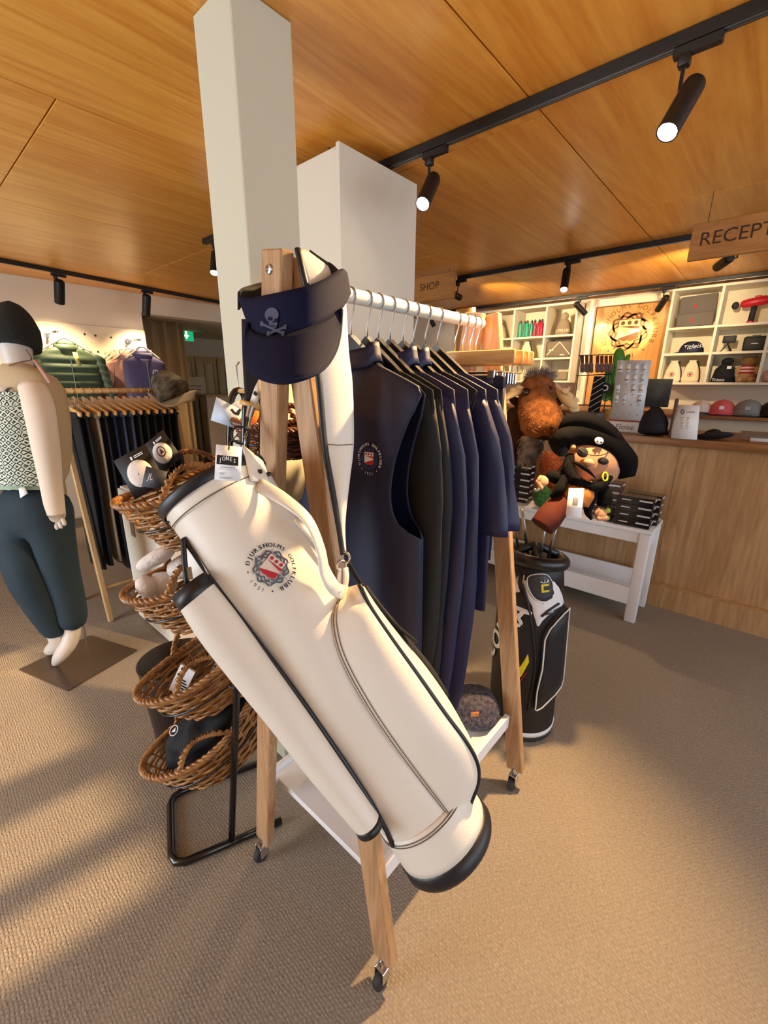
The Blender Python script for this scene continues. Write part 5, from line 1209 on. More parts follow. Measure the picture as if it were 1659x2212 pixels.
# what lies in the baskets
c = BK[0][0]
mb = MB(); mb.ball(c+Vector((0, 0, -0.010))-PF*0.01, (0.078, 0.135, 0.078), 22, 14, Matrix.Rotation(-0.50, 3, PW) @ Matrix.Rotation(-0.38, 3, 'Z'), fn=lambda q: 1+0.14*math.sin(q.x*6+q.y*7)+0.10*math.sin(q.z*9+q.x*5)+0.05*math.sin(q.y*21+q.x*9))
bg_ = thing('folded_garment', 'black garment with a small white emblem lying in the lowest wicker basket', 'garment', c+Vector((0, 0, -0.07)))
obj('fabric', mb, MT['blackf'], bg_, smooth=True)
_n = (-CF*0.75+CU*0.55-CR*0.35).normalized(); q = c+Vector((0, 0, -0.010))-PF*0.01+PF*0.045+_n*0.088; _ex = CU.cross(_n).normalized(); _ey = _n.cross(_ex)
ee = MB(); disc2(ee, 0, 0, 0.016, lambda x, y: q+_ex*x+_ey*y, 20, 0.0135); poly2(ee, [(-0.007, -0.006), (0.008, -0.002), (0.002, 0.009)], lambda x, y: q+_ex*x+_ey*y); obj('emblem_print', ee, MT['whitee'], bg_, smooth=False)['kind'] = 'stuff'
c = BK[1][0]
for i, (off, sz, mt, lb_) in enumerate(((Vector((-0.02, -0.06, 0.0)), (0.05, 0.006, 0.11), MT['paper'], 'pale card tag standing in the brightly lit wicker basket'), (Vector((0.04, 0.03, 0.02)), (0.04, 0.004, 0.12), mat('brown_card', (150, 128, 104), 0.7), 'brownish card label leaning in the brightly lit wicker basket'))):
    t = thing('card_tag', lb_, 'tag', c+off+Vector((0, 0, -0.06)), 0.6); obj('card', MB().box((0, 0, 0), sz, R=Matrix.Rotation(0.5, 3, 'Y')), mt, t, local=True)
    for k in range(4): obj('printed_bar', MB().box((0.0, -sz[1]/2-0.0006, -0.03+k*0.012), (0.03, 0.0008, 0.005), R=Matrix.Rotation(0.5, 3, 'Y')), MT['ink'], t, local=True)
msock = mat('white_sock_knit', (232, 224, 218), 0.95, bump=0.4, bs=160)
c = BK[2][0]
for i, (u, v, rx, ry, rt__, lb_) in enumerate(((338, 1205, 48, 17, -0.5, 'white rolled sock lying slantwise on top of the sock basket'), (352, 1262, 30, 28, 0.2, 'plump white rolled sock at the front of the sock basket'), (318, 1268, 28, 20, 0.9, 'white rolled sock at the rim of the sock basket'), (395, 1225, 34, 26, -0.4, 'white rolled sock beside the golf bag in the sock basket'))):
    k = (c-CAM).dot(CF)-0.03+0.03*(i % 2); m_ = MB(); pball(m_, u, v, rx, ry, k, 22, rt__, fn=lambda q: 1+0.05*math.sin(q.x*14)); o = obj('rolled_sock', m_, msock, None, smooth=True); tag(o, lb_, 'sock', 'socks in the wicker basket')
def glovepack(pts, k, label, dome=True, logo=None):
    t = thing('glove_pack', label, 'package', PD(*pts[3], k)); P = [PD(u, v, k) for u, v in pts]
    f = lambda x, y, h=0.0: lerp(lerp(P[3], P[2], x), lerp(P[0], P[1], x), y)-CF*h
    obj('card', MB().add(P, [(0, 1, 2, 3)]), MT['blackc'], t, solid=0.003)
    gl = MB(); nn = 20; ring = [(0.5+0.36*math.cos(2*PI*q/nn), 0.42+0.36*math.sin(2*PI*q/nn)*(1.0 if math.sin(2*PI*q/nn) > 0 else 0.8)) for q in range(nn)]
    gl.loft([[f(0.5+(x-0.5)*s_, 0.42+(y-0.42)*s_, h) for x, y in ring] for s_, h in ((1, 0.002), (0.96, 0.008), (0.6, 0.013), (0.05, 0.015))], cap=False); obj('glove', gl, msock, t, smooth=True)
    tx = MB(); 
    for j, (a, b) in enumerate(((0.30, 0.86), (0.30, 0.82))): poly2(tx, [(0.55, b), (0.82, b), (0.82, b+0.02), (0.55, b+0.02)], lambda x, y: f(x, y, 0.0025))
    poly2(tx, [(0.44, 0.81), (0.50, 0.81), (0.50, 0.89), (0.44, 0.89)], lambda x, y: f(x, y, 0.0025)); obj('printed_mark', tx, MT['paper'], t, smooth=False)['kind'] = 'stuff'
    if logo:
        lg = MB(); disc2(lg, 0.55, 0.45, 0.17, lambda x, y: f(x, y, 0.0165), 20, 0.13); poly2(lg, [(0.47, 0.38), (0.64, 0.38), (0.58, 0.56)], lambda x, y: f(x, y, 0.0165)); obj('round_mark', lg, logo, t, smooth=False)['kind'] = 'stuff'
k = (BK[3][0]-CAM).dot(CF)
glovepack([(246, 996), (314, 959), (358, 1041), (292, 1079)], k-0.03, 'packaged white glove on black card at the front of the glove basket')
glovepack([(306, 966), (351, 929), (392, 986), (352, 1023)], k+0.02, 'packaged white glove with a purple round mark behind the front one', logo=mat('purple_print', (84, 44, 74), 0.6))
P4 = [PD(316, 1007, k-0.06), PD(362, 1019, k-0.06), PD(352, 1057, k-0.06), PD(306, 1051, k-0.06)]
jt = thing('swing_tag', 'dark grey swing tag with white letters hanging over the glove basket', 'tag', P4[3]); obj('card', MB().add(P4, [(0, 1, 2, 3)]), mat('dark_grey_card', (46, 50, 58), 0.6), jt, solid=0.001)
fj = lambda x, y: lerp(lerp(P4[3], P4[2], x), lerp(P4[0], P4[1], x), y)-CF*0.0012
obj('lettering', text_on(MB(), 'JL', 0.45, lambda x, y: fj(0.30+x*0.7, 0.40+y), 'C'), MT['paper'], jt, smooth=False)['kind'] = 'stuff'
k = (BK[4][0]-CAM).dot(CF)
P5 = [PD(468, 858, k-0.02), PD(526, 888, k-0.02), PD(510, 926, k-0.02), PD(456, 908, k-0.02)]
t = thing('folded_packet', 'pale blue and white packet with a black hook cut-out in the top basket', 'package', P5[3]); obj('packet', MB().add(P5, [(0, 1, 2, 3)]), mat('pale_blue_card', (196, 212, 232), 0.5), t, solid=0.006)
obj('hook_print', MB().tube([PD(500, 884, k-0.026), PD(506, 892, k-0.026), PD(514, 896, k-0.026), PD(519, 884, k-0.026)], 0.004, 6), MT['ink'], t)
m_ = MB(); pball(m_, 542, 900, 15, 24, k, 14, 0.5); tag(obj('orange_mitten', m_, mat('orange_yarn', (214, 118, 42), 0.9, bump=0.5, bs=120), None, smooth=True), 'orange yarn bundle beside the post in the top basket', 'yarn')
m_ = MB(); pball(m_, 520, 882, 24, 17, k+0.04, 12, -0.2); tag(obj('sun_cap', m_, msock, None, smooth=True), 'white cap peeping out behind the pale blue packet', 'cap')
# dark waste bin behind the stand
wb = thing('waste_bin', 'dark brown waste bin behind the wicker baskets', 'bin', (-1.58, 0.56, 0))
obj('shell', MB().lathe([(0.105, 0.0), (0.112, 0.002), (0.138, 0.40), (0.142, 0.405), (0.136, 0.405), (0.108, 0.012), (0.001, 0.010)], 30, (-1.58, 0.56, 0.001), cap=False), mat('dark_brown_plastic', (44, 32, 32), 0.4), wb, smooth=True)
# ------------------------------------------------------------------ white drawer cabinet behind
cb = thing('white_cabinet', 'low white cabinet with a brown grip showing behind the wicker baskets', 'cabinet', (-2.56, 1.02, 0))
obj('carcass', MB().box((-2.56, 1.04, 0.43), (0.535, 0.42, 0.86), bev=0.003), MT['whitew'], cb)
obj('door', MB().box((-2.56, 0.822, 0.43), (0.525, 0.016, 0.84), bev=0.003), MT['white'], cb)
gq = PY(284, 1125, 0.813); obj('grip', MB().box((gq.x, 0.811, gq.z), (0.055, 0.006, 0.19), bev=0.004), mat('taupe_grip', (150, 126, 104), 0.6), cb)
# ------------------------------------------------------------------ mannequin
def skin(name, verts, edges, radii, mt, parent, sub=2, root=0):
    inv = WM(parent).inverted(); me = bpy.data.meshes.new(name); me.from_pydata([tuple(inv @ Vector(q)) for q in verts], edges, []); me.update()
    o = bpy.data.objects.new(name, me); COL.objects.link(o); o.parent = parent; me.materials.append(mt)
    m = o.modifiers.new('skin', 'SKIN'); m.use_smooth_shade = True
    for i, r in enumerate(radii):
        s = me.skin_vertices[0].data[i]; s.radius = r if isinstance(r, tuple) else (r, r); s.use_root = (i == root)
    s2 = o.modifiers.new('smooth', 'SUBSURF'); s2.levels = sub; s2.render_levels = sub
    return o
MX = Vector((-2.60, 0.36, 0))
mn = thing('mannequin', 'white mannequin in knitted hat, patterned knit vest and dark teal trousers on a steel plate', 'mannequin', MX)
mwh = mat('white_mannequin_gloss', (206, 198, 190), 0.4); mtl = mat('dark_teal_twill', (22, 44, 56), 0.8, var=0.2, vs=7, bump=0.25, bs=8); mbe = mat('beige_knit', (182, 160, 126), 0.9, bump=0.4, bs=180); mws = mat('white_jersey', (226, 210, 192), 0.9, bump=0.1, bs=60)
FWD = (PZ(112, 1437, 0)-PZ(170, 1378, 0.0)).normalized(); FWD.z = 0; FWD.normalize(); SID = Vector((-FWD.y, FWD.x, 0))
if SID.dot(CR) < 0: SID = -SID
hipc = MX+Vector((0, 0, 0.93))
nearT = PZ(118, 1434, 0.012); farT = PZ(103, 1408, 0.012)
kd = lambda p: (Vector(p)-CAM).dot(CF)
k1 = kd(nearT)
H1 = PD(112, 1120, 2.06); K1 = PD(138, 1260, 2.14); A1_ = PD(158, 1362, 2.20)
H0 = PD(42, 1120, 2.10); K0 = PD(58, 1240, 2.06); A0_ = PD(128, 1385, 2.20)
W_ = PD(74, 1050, 2.04); CH = PD(66, 900, 1.98); NK = PD(42, 800, 1.95); HD = PD(30, 745, 1.94)
SH1 = PD(88, 842, 1.97); EL1 = PD(104, 965, 2.00); WR1 = PD(120, 1110, 2.02)
SH0 = PD(0, 830, 1.94); EL0 = PD(-12, 960, 1.98); WR0 = PD(-10, 1080, 2.0)
vs_ = [W_, CH, NK, HD, PD(30, 690, 1.94), SH1, EL1, WR1, SH0, EL0, WR0, H1, K1, A1_, H0, K0, A0_,
       PD(150, 1390, 2.20), PD(128, 1420, 2.20), nearT, PD(118, 1396, 2.22), PD(108, 1404, 2.25), farT]
ed = [(0, 1), (1, 2), (2, 3), (3, 4), (1, 5), (5, 6), (6, 7), (1, 8), (8, 9), (9, 10), (0, 11), (11, 12), (12, 13), (0, 14), (14, 15), (15, 16), (13, 17), (17, 18), (18, 19), (16, 20), (20, 21), (21, 22)]
rd = [0.085, 0.095, 0.052, 0.075, 0.07, 0.05, 0.040, 0.027, 0.05, 0.04, 0.027, 0.075, 0.055, 0.040, 0.075, 0.055, 0.040, 0.042, 0.034, 0.016, 0.036, 0.03, 0.016]
skin('figure', vs_, ed, rd, mwh, mn)
hh = MB(); pball(hh, 124, 1122, 15, 16, 2.02, 9, 0.1)
for i, (u0, v0, u1, v1, u2, v2) in enumerate(((114, 1130, 113, 1140, 117, 1146), (121, 1132, 122, 1143, 125, 1149), (128, 1131, 131, 1141, 133, 1146), (135, 1126, 139, 1134, 140, 1140))):
    ptube(hh, [(u0, v0-6, 2.015, 4.2), (u1, v1-4, 2.005, 3.8), (u2, v2-6, 2.01, 2.8)], 8, 3)
ptube(hh, [(112, 1112, 2.01, 4.5), (107, 1122, 2.0, 4.0), (108, 1132, 2.0, 3.0)], 8, 3)
obj('hand', hh, mwh, mn, smooth=True)
skin('trousers', [PD(74, 1036, 2.04), PD(78, 1085, 2.05), PD(110, 1140, 2.06), PD(134, 1250, 2.13), PD(154, 1310, 2.17), PD(160, 1364, 2.19), PD(44, 1140, 2.09), PD(56, 1240, 2.06), PD(98, 1320, 2.13), PD(130, 1372, 2.20)], [(0, 1), (1, 2), (2, 3), (3, 4), (4, 5), (1, 6), (6, 7), (7, 8), (8, 9)], [0.128, 0.130, 0.104, 0.084, 0.074, 0.070, 0.108, 0.096, 0.076, 0.062], mtl, mn)
def patmat():
    m, nt, b = base('jacquard_knit'); L = nt.links
    tc = N(nt, 'ShaderNodeTexCoord'); mp = N(nt, 'ShaderNodeMapping'); mp.inputs['Scale'].default_value = (34, 34, 34); mp.inputs['Rotation'].default_value = (0, 0, 0.6); L.new(tc.outputs['Object'], mp.inputs[0])
    vo = N(nt, 'ShaderNodeTexVoronoi', Scale=1.0); vo.distance = 'MANHATTAN'; vo.inputs['Randomness'].default_value = 0.12; L.new(mp.outputs[0], vo.inputs['Vector'])
    ck = N(nt, 'ShaderNodeMath', operation='MULTIPLY'); ck.inputs[1].default_value = 14.0; L.new(vo.outputs['Distance'], ck.inputs[0]); sn = N(nt, 'ShaderNodeMath', operation='SINE'); L.new(ck.outputs[0], sn.inputs[0])
    gt = N(nt, 'ShaderNodeMath', operation='GREATER_THAN'); gt.inputs[1].default_value = 0.25; L.new(sn.outputs[0], gt.inputs[0])
    mx = N(nt, 'ShaderNodeMix', data_type='RGBA'); mx.inputs[6].default_value = lin((206, 214, 196)); mx.inputs[7].default_value = lin((36, 44, 54)); L.new(gt.outputs[0], mx.inputs[0]); L.new(mx.outputs[2], b.inputs['Base Color']); b.inputs['Roughness'].default_value = 0.95
    return m
def torso(name, px0, mt, grow=0.0):
    rg = []
    for (u, v, k, rx, rdp) in px0:
        s = k/FPX; c_ = PD(u, v, k); rg.append([c_+SID*(0)+CR*((rx+grow)*s*math.cos(2*PI*q/26))+(-CF)*((rdp+grow)*s*math.sin(2*PI*q/26)) for q in range(26)])
    return obj(name, MB().loft(rg, cap=False), mt, mn, smooth=True)
torso('patterned_vest', [(44, 858, 1.95, 46, 44), (46, 900, 1.96, 56, 52), (50, 960, 1.98, 57, 54), (56, 1010, 2.0, 58, 52), (62, 1052, 2.02, 57, 48)], patmat())
torso('vest_hem', [(62, 1036, 2.03, 58, 48), (63, 1060, 2.03, 57, 47)], mat('sage_rib', (150, 172, 146), 0.9, bump=0.3, bs=120))
torso('knit_slipover', [(40, 786, 1.95, 24, 22), (46, 800, 1.95, 44, 30), (56, 814, 1.96, 62, 38), (66, 840, 1.98, 70, 44), (76, 900, 2.01, 70, 46), (84, 970, 2.03, 66, 44), (86, 1020, 2.05, 56, 40), (82, 1046, 2.05, 46, 36)], mbe)
sl_ = MB(); ptube(sl_, [(70, 836, 1.91, 26), (84, 880, 1.90, 29), (98, 960, 1.92, 26), (110, 1040, 1.96, 21), (120, 1106, 2.01, 18), (121, 1112, 2.01, 17)], 16, 5); obj('sleeve', sl_, mws, mn, smooth=True)
sl_ = MB(); ptube(sl_, [(0, 850, 1.92, 24), (-14, 960, 1.95, 22), (-6, 1078, 2.0, 18)], 14, 4); obj('sleeve', sl_, mws, mn, smooth=True)
mnk = mat('black_ribbed_knit', (24, 27, 26), 0.95, bump=0.8, bs=120)
hb = MB(); ptube(hb, [(33, 752, 1.94, 46), (32, 738, 1.94, 48), (30, 712, 1.94, 46), (26, 685, 1.94, 36), (22, 664, 1.94, 22), (20, 652, 1.94, 5)], 22, 5); obj('beanie', hb, mnk, mn, smooth=True)
obj('tag_cord', MB().tube(cat([PD(20, 790, 1.88), PD(44, 782, 1.88), PD(68, 776, 1.90), PD(56, 755, 1.89)], 5), 0.002, 5), mat('brown_cord', (84, 44, 40), 0.8), mn)
Pt = [PD(70, 778, 1.875), PD(78, 776, 1.875), PD(112, 826, 1.86), PD(104, 828, 1.86)]; obj('swing_tag', MB().add(Pt, [(0, 1, 2, 3)]), mat('pink_grey_card', (176, 132, 116), 0.7), mn, solid=0.001)
Pt = [PD(40, 1055, 1.93), PD(52, 1050, 1.93), PD(60, 1066, 1.925), PD(44, 1076, 1.925)]; obj('care_tag', MB().add(Pt, [(0, 1, 2, 3)]), MT['paper'], mn, solid=0.001)
pc_ = [PZ(146, 1492, 0.006), PZ(40, 1446, 0.006), PZ(195, 1372, 0.006), PZ(297, 1404, 0.006)]
bpm = MB().add(pc_+[q-Vector((0, 0, 0.005)) for q in pc_], [(0, 1, 2, 3), (4, 7, 6, 5), (0, 4, 5, 1), (1, 5, 6, 2), (2, 6, 7, 3), (3, 7, 4, 0)])
obj('base_plate', bpm, mat('brushed_steel_plate', (120, 108, 98), 0.42, 0.85), mn)
rp_ = PZ(187, 1388, 0.007); obj('support_rod', MB().cyl(rp_, rp_+Vector((0, 0, 0.35)), 0.007, 10), MT['steel'], mn)
# ------------------------------------------------------------------ trouser rack
TRX, TRZ = -3.08, 1.40
tk_ = thing('trouser_rack', 'wooden A-frame rack full of dark trousers behind the mannequin', 'clothes rack', (TRX, 1.0, 0))
obj('rail', MB().cyl((TRX, 0.55, TRZ), (TRX, 1.34, TRZ), 0.016, 14), MT['birch'], tk_, smooth=True)
for y in (0.66, 1.31):
    obj('leg', MB().bar((TRX+0.005, y, TRZ+0.03), (-2.885, y+0.01, 0.0), 0.034, 0.028, hint=(0, 1, 0), bev=0.003), MT['beechp'], tk_)
    obj('leg', MB().bar((TRX-0.02, y+(0.032 if y > 1 else -0.032), TRZ+0.03), (-3.33, y+(0.032 if y > 1 else -0.032), 0.0), 0.034, 0.028, hint=(0, 1, 0), bev=0.003), MT['beechp'], tk_)
obj('stretcher', MB().cyl((-2.915, 0.66, 0.22), (-2.915, 1.31, 0.22), 0.011, 10), MT['beechp'], tk_)
tcol = [mat('charcoal_trouser', (26, 27, 34), 0.85, bump=0.2, bs=12), mat('black_trouser', (15, 15, 19), 0.85, bump=0.2, bs=12), mat('stone_trouser', (150, 132, 108), 0.85, bump=0.2, bs=12), mat('blue_grey_trouser', (62, 72, 98), 0.85, bump=0.2, bs=12), mat('navy_trouser', (30, 36, 66), 0.85, bump=0.2, bs=12)]
seq = [1, 1, 2, 0, 4, 3, 3, 0, 1, 1, 0, 1, 1]; ordn = ['first', 'second', 'third', 'fourth', 'fifth', 'sixth', 'seventh', 'eighth', 'ninth', 'tenth', 'eleventh', 'twelfth', 'thirteenth']
cnm = ['charcoal', 'black', 'stone-coloured', 'blue-grey', 'navy']
for i, ci in enumerate(seq):
    y = 0.70+0.046*i; rnd = random.Random(i); rz = 0.07+rnd.uniform(-0.03, 0.03)
    h = thing('trouser_hanger', 'light wooden trouser hanger, %s along the rack beside the mannequin' % ordn[i], 'hanger', (TRX, y, TRZ-0.075), rz, 'wooden hangers on the trouser rack')
    obj('bar', MB().box((0.02, 0, -0.012), (0.36, 0.014, 0.026), bev=0.004, R=Matrix.Rotation(0.22, 3, 'Y')), MT['birch'], h, local=True)
    obj('hook', MB().tube([Vector((0, 0, 0)), Vector((0, 0, 0.045)), Vector((0.012, 0, 0.06))]+[Vector((0.018*math.cos(a), 0, 0.075+0.018*math.sin(a))) for a in [math.radians(q) for q in range(-20, 200, 25)]], 0.0018, 6), MT['chrome'], h, local=True)
    for s in (-1, 1): obj('clip', MB().box((s*0.10+0.03, 0, -0.040-0.022*s), (0.018, 0.014, 0.03), bev=0.002), MT['chrome'], h, local=True)
    t = thing('trousers', '%s trousers, %s pair along the wooden rack beside the mannequin' % (cnm[ci], ordn[i]), 'trousers', (TRX, y, 0.30), rz, 'trousers on the wooden rack')
    zb = rnd.uniform(-0.08, 0.06)
    for s in (-1, 1):
        rg = []
        for j in range(8):
            v = j/7; hw = 0.062-0.006*v; rg.append([Vector((0.03+s*0.066*(1-0.1*v)+hw*math.cos(2*PI*q/14), (0.012+0.003*math.sin(v*7+i))*math.sin(2*PI*q/14)+0.004*math.sin(v*5+i*0.3), (1-v)*(0.97-zb)+zb)) for q in range(14)])
        obj('leg', MB().loft(rg), tcol[ci], t, local=True, smooth=True)
    obj('waistband', MB().box((0.03, 0, 0.968), (0.262, 0.030, 0.036), bev=0.006), tcol[ci], t, local=True)
bh = thing('bucket_hat', 'dark and beige rain hat hung on the end of the trouser rack', 'hat', PD(372, 860, 2.78))
mcam = mat('camouflage_cotton', (48, 44, 38), 0.85, rgb2=(110, 98, 78), vs=22)
hc_ = MB(); ptube(hc_, [(348, 812, 2.80, 12), (352, 820, 2.79, 26), (366, 838, 2.77, 34), (378, 850, 2.76, 36)], 18, 4); obj('crown', hc_, mcam, bh, smooth=True)
hbr = MB().grid(lambda a, b: PD(lerp(318, 424, a)+b*(4-8*a), 846+18*math.sin(a*PI*0.9)*0.6+b*(10+14*a)+8*math.sin(a*5), 2.76-0.06*math.sin(PI*a)*b), 16, 4); obj('brim', hbr, mat('beige_cotton', (156, 134, 104), 0.85), bh, smooth=True, solid=0.004)
# ------------------------------------------------------------------ clothes on the left wall
mgrn = mat('green_quilted_nylon', (64, 84, 60), 0.55, var=0.15, vs=9, sheen=0.2); mpur = mat('purple_grey_quilt', (80, 72, 108), 0.7, bump=0.2, bs=30)
WX = -5.18
def wallbar(u, v, label):
    q = PX(u, v, WX); t = thing('wall_rail', label, 'clothes rail', q); obj('arm', MB().cyl((XL+0.024, q.y, q.z), (q.x+0.02, q.y, q.z), 0.010, 10), MT['chrome'], t, smooth=True)
    obj('flange', MB().cyl((XL+0.0245, q.y, q.z), (XL+0.034, q.y, q.z), 0.03, 16), MT['chrome'], t); return q
q1 = wallbar(122, 716, 'chrome wall arm holding the green quilted jacket'); q2 = wallbar(302, 734, 'chrome wall arm holding the purple quilted vest')
def wallgarment(name, label, cat_, c, hw, top, bot, mt, baffles=0, sleeves=True, group=None, dep=0.07):
    """garment facing the room (+X) hung on a wall arm; y across"""
    t = thing(name, label, cat_, (c.x, c.y, bot)); n = 30; rg = []
    zs = [top-(top-bot)*k/40 for k in range(41)]
    for z in zs:
        v = (top-z)/(top-bot); w_ = hw*interp([0, 0.04, 0.12, 0.2, 1], [0.30, 0.55, 0.97, 1.0, 0.98], v); d_ = dep*interp([0, 0.1, 0.3, 1], [0.4, 0.7, 1, 1.05], v)
        if baffles: d_ *= 0.82+0.30*abs(math.sin(v*PI*baffles)); 
        rg.append([Vector((c.x+d_*math.copysign(abs(math.sin(2*PI*q/n))**0.8, math.sin(2*PI*q/n)), c.y+w_*math.copysign(abs(math.cos(2*PI*q/n))**0.8, math.cos(2*PI*q/n)), z)) for q in range(n)])
    obj('body', MB().loft(rg), mt, t, smooth=True)
    if sleeves:
        for s in (-1, 1):
            rr = []
            for k in range(25):
                v = k/24; r_ = 0.062*(1-0.25*v)*(0.86+0.2*abs(math.sin(v*PI*8)) if baffles else 1); cc = Vector((c.x, c.y+s*(hw*0.98+0.10*v), top-0.07-(top-bot)*0.80*v))
                rr.append([cc+Vector((min(r_*0.8, dep*0.95)*math.sin(2*PI*q/14), r_*math.cos(2*PI*q/14), 0.02*math.cos(2*PI*q/14)*(-s))) for q in range(14)])
            obj('sleeve', MB().loft(rr), mt, t, smooth=True)
    cl = []
    for z, r in ((top-0.015, 0.10), (top+0.02, 0.095), (top+0.05, 0.088)): cl.append([Vector((c.x+0.55*r*math.sin(2*PI*q/20), c.y+r*math.cos(2*PI*q/20), z-0.035*(math.sin(2*PI*q/20) > 0.3))) for q in range(20)])
    obj('collar', MB().loft(cl, cap=False), mt, t, smooth=True, solid=0.006)
    obj('zip', MB().tube([Vector((c.x+dep*1.09, c.y, z)) for z in (top-0.08, top-0.3, bot+0.02)], 0.004, 6), MT['steel'], t)
    hg = thing('wall_hanger', 'white moulded hanger inside the %s' % label.split(' with')[0].split(' hung')[0], 'hanger', (c.x, c.y, top)); obj('arms', MB().tube(cat([Vector((c.x, c.y-hw*0.8, top-0.045)), Vector((c.x, c.y-hw*0.35, top+0.03)), Vector((c.x, c.y, top+0.075)), Vector((c.x, c.y+hw*0.35, top+0.03)), Vector((c.x, c.y+hw*0.8, top-0.045))], 5), 0.016, 8, flat=0.6), MT['shelf'], hg, smooth=True)
    obj('hook', MB().tube([Vector((c.x, c.y, top+0.07)), Vector((c.x, c.y, top+0.11)), Vector((c.x+0.012, c.y, top+0.13)), Vector((c.x, c.y, top+0.15))], 0.002, 6), MT['chrome'], hg)
    return t
gc = PX(150, 790, WX); g1 = wallgarment('quilted_jacket', 'green quilted jacket with horizontal baffles hung on the left wall', 'jacket', Vector((WX, gc.y, 0)), 0.255, PX(140, 748, WX).z, 1.10, mgrn, baffles=9)
Pt = [Vector((WX+0.10, PX(152, 760, WX).y+dy, PX(158, y_, WX).z)) for dy, y_ in ((-0.01, 762), (0.03, 762), (0.045, 790), (0.008, 790))]; obj('swing_tag', MB().add(Pt, [(0, 1, 2, 3)]), mat('yellow_card', (228, 214, 130), 0.6), g1, solid=0.001)
pcn = PX(312, 790, WX); g2 = wallgarment('quilted_vest', 'purple grey quilted vest with round white emblem hung on the left wall', 'vest', Vector((WX, pcn.y, 0)), 0.215, PX(300, 765, WX).z, 1.12, mpur, baffles=0, sleeves=False)
ec2 = PX(337, 806, WX+0.079); rr_ = MB(); disc2(rr_, 0, 0, 0.036, lambda x, y: Vector((WX+0.0805, ec2.y+x, ec2.z+y)), 24, 0.026); disc2(rr_, 0, 0, 0.014, lambda x, y: Vector((WX+0.0805, ec2.y+x, ec2.z+y)), 12); obj('round_emblem', rr_, MT['whitee'], g2, smooth=False)['kind'] = 'stuff'
for i, (dx, dy, mt, lb_) in enumerate(((-0.10, -0.10, mat('dusty_pink_cotton', (176, 132, 122), 0.9), 'dusty pink shirt hung behind the purple vest'), (-0.17, -0.15, mat('cream_cotton', (216, 186, 156), 0.9), 'cream shirt hung behind the pink one'), (-0.23, -0.20, mat('sage_cotton', (150, 156, 126), 0.9), 'sage green shirt hung closest to the left wall'))):
    wallgarment('hung_shirt', lb_, 'shirt', Vector((WX+dx, pcn.y+dy, 0)), 0.19, PX(300, 768, WX).z-0.01*i, 1.22, mt, dep=0.022, sleeves=True)
# ------------------------------------------------------------------ hall beyond the opening
cu_ = thing('curtain', 'beige pleated curtain hanging in the hall opening', 'curtain', (-6.35, 2.55, 0.0)); mcu = mat('beige_curtain', (196, 166, 118), 0.9, sheen=0.2)
cu_m = MB().grid(lambda a, b: Vector((-6.35+0.05*math.sin(a*2*PI*6)+0.02*math.sin(a*31), lerp(2.05, 2.98, a), lerp(2.235, 0.03, b))), 90, 4); obj('fabric', cu_m, mcu, cu_, smooth=True, solid=0.004)
ln = 0
for i in range(5):
    y0 = 3.55+i*0.42; t = thing('hall_door', 'pale wooden hall door with tall glazed fields, number %s from the curtain' % ['one', 'two', 'three', 'four', 'five'][i], 'door', (HALL+0.03, y0+0.2, 0), 0, 'pale wooden hall doors')
    fr = MB()
    for yy in (0.03, 0.19, 0.37): fr.box((HALL+0.03, y0+yy, 0.96), (0.04, 0.05, 1.92))
    for zz in (0.06, 0.85, 1.86): fr.box((HALL+0.03, y0+0.2, zz), (0.041, 0.36, 0.11))
    obj('frame', fr, MT['hall'], t)
    for yy in (0.11, 0.28):
        for z0_, z1_ in ((0.115, 0.795), (0.905, 1.805)): obj('pane', MB().box((HALL+0.02, y0+yy, (z0_+z1_)/2), (0.01, 0.13, z1_-z0_)), mat('frosted_pane', (206, 190, 150), 0.25) if 'frosted_pane' not in bpy.data.materials else bpy.data.materials['frosted_pane'], t)
xq = PX(397, 722, -7.3); xs_ = thing('exit_sign', 'green emergency exit sign with a white arrow in the hall', 'sign', xq)
obj('panel', MB().box((xq.x, xq.y, xq.z), (0.02, 0.30, 0.19), bev=0.002), emit('lit_green', (16, 150, 96), 1.1), xs_)
ar = MB(); fx = lambda x, y: Vector((xq.x+0.0112, xq.y+x, xq.z+y)); poly2(ar, [(0.02, 0.06), (0.05, 0.06), (0.05, -0.02), (0.02, -0.02)], fx); poly2(ar, [(-0.01, -0.01), (0.08, -0.01), (0.035, -0.07)], fx); obj('arrow', ar, emit('lit_white', (235, 250, 240), 1.4), xs_, smooth=False)['kind'] = 'stuff'
obj('sign_border', MB().box((xq.x-0.004, xq.y, xq.z), (0.012, 0.315, 0.205), bev=0.002), MT['paper'], xs_)
nq = PX(418, 812, -7.6); nb = thing('notice_board', 'pale notice board with printed lines standing in the hall', 'notice board', (nq.x, nq.y, 0)); obj('board', MB().box((nq.x, nq.y, 1.38), (0.02, 0.40, 0.34), bev=0.002), MT['wall'], nb)
for k in range(3): obj('printed_line', MB().box((nq.x+0.011, nq.y, 1.40-0.06*k), (0.002, 0.26-0.05*k, 0.012)), MT['oakd'], nb)
obj('foot', MB().box((nq.x, nq.y, 0.605), (0.03, 0.05, 1.21)).box((nq.x, nq.y, 0.01), (0.3, 0.3, 0.02)), MT['wall'], nb)
dk = PX(462, 850, -7.0); ds = thing('hall_desk', 'pale hall desk seen between the pillar and the curtain', 'desk', (dk.x, dk.y+0.3, 0)); obj('front', MB().box((dk.x, dk.y+0.35, 0.62), (0.05, 1.0, 1.24), bev=0.004), MT['wall'], ds); obj('top', MB().box((dk.x-0.2, dk.y+0.35, 1.25), (0.5, 1.05, 0.03), bev=0.004), MT['hall'], ds)
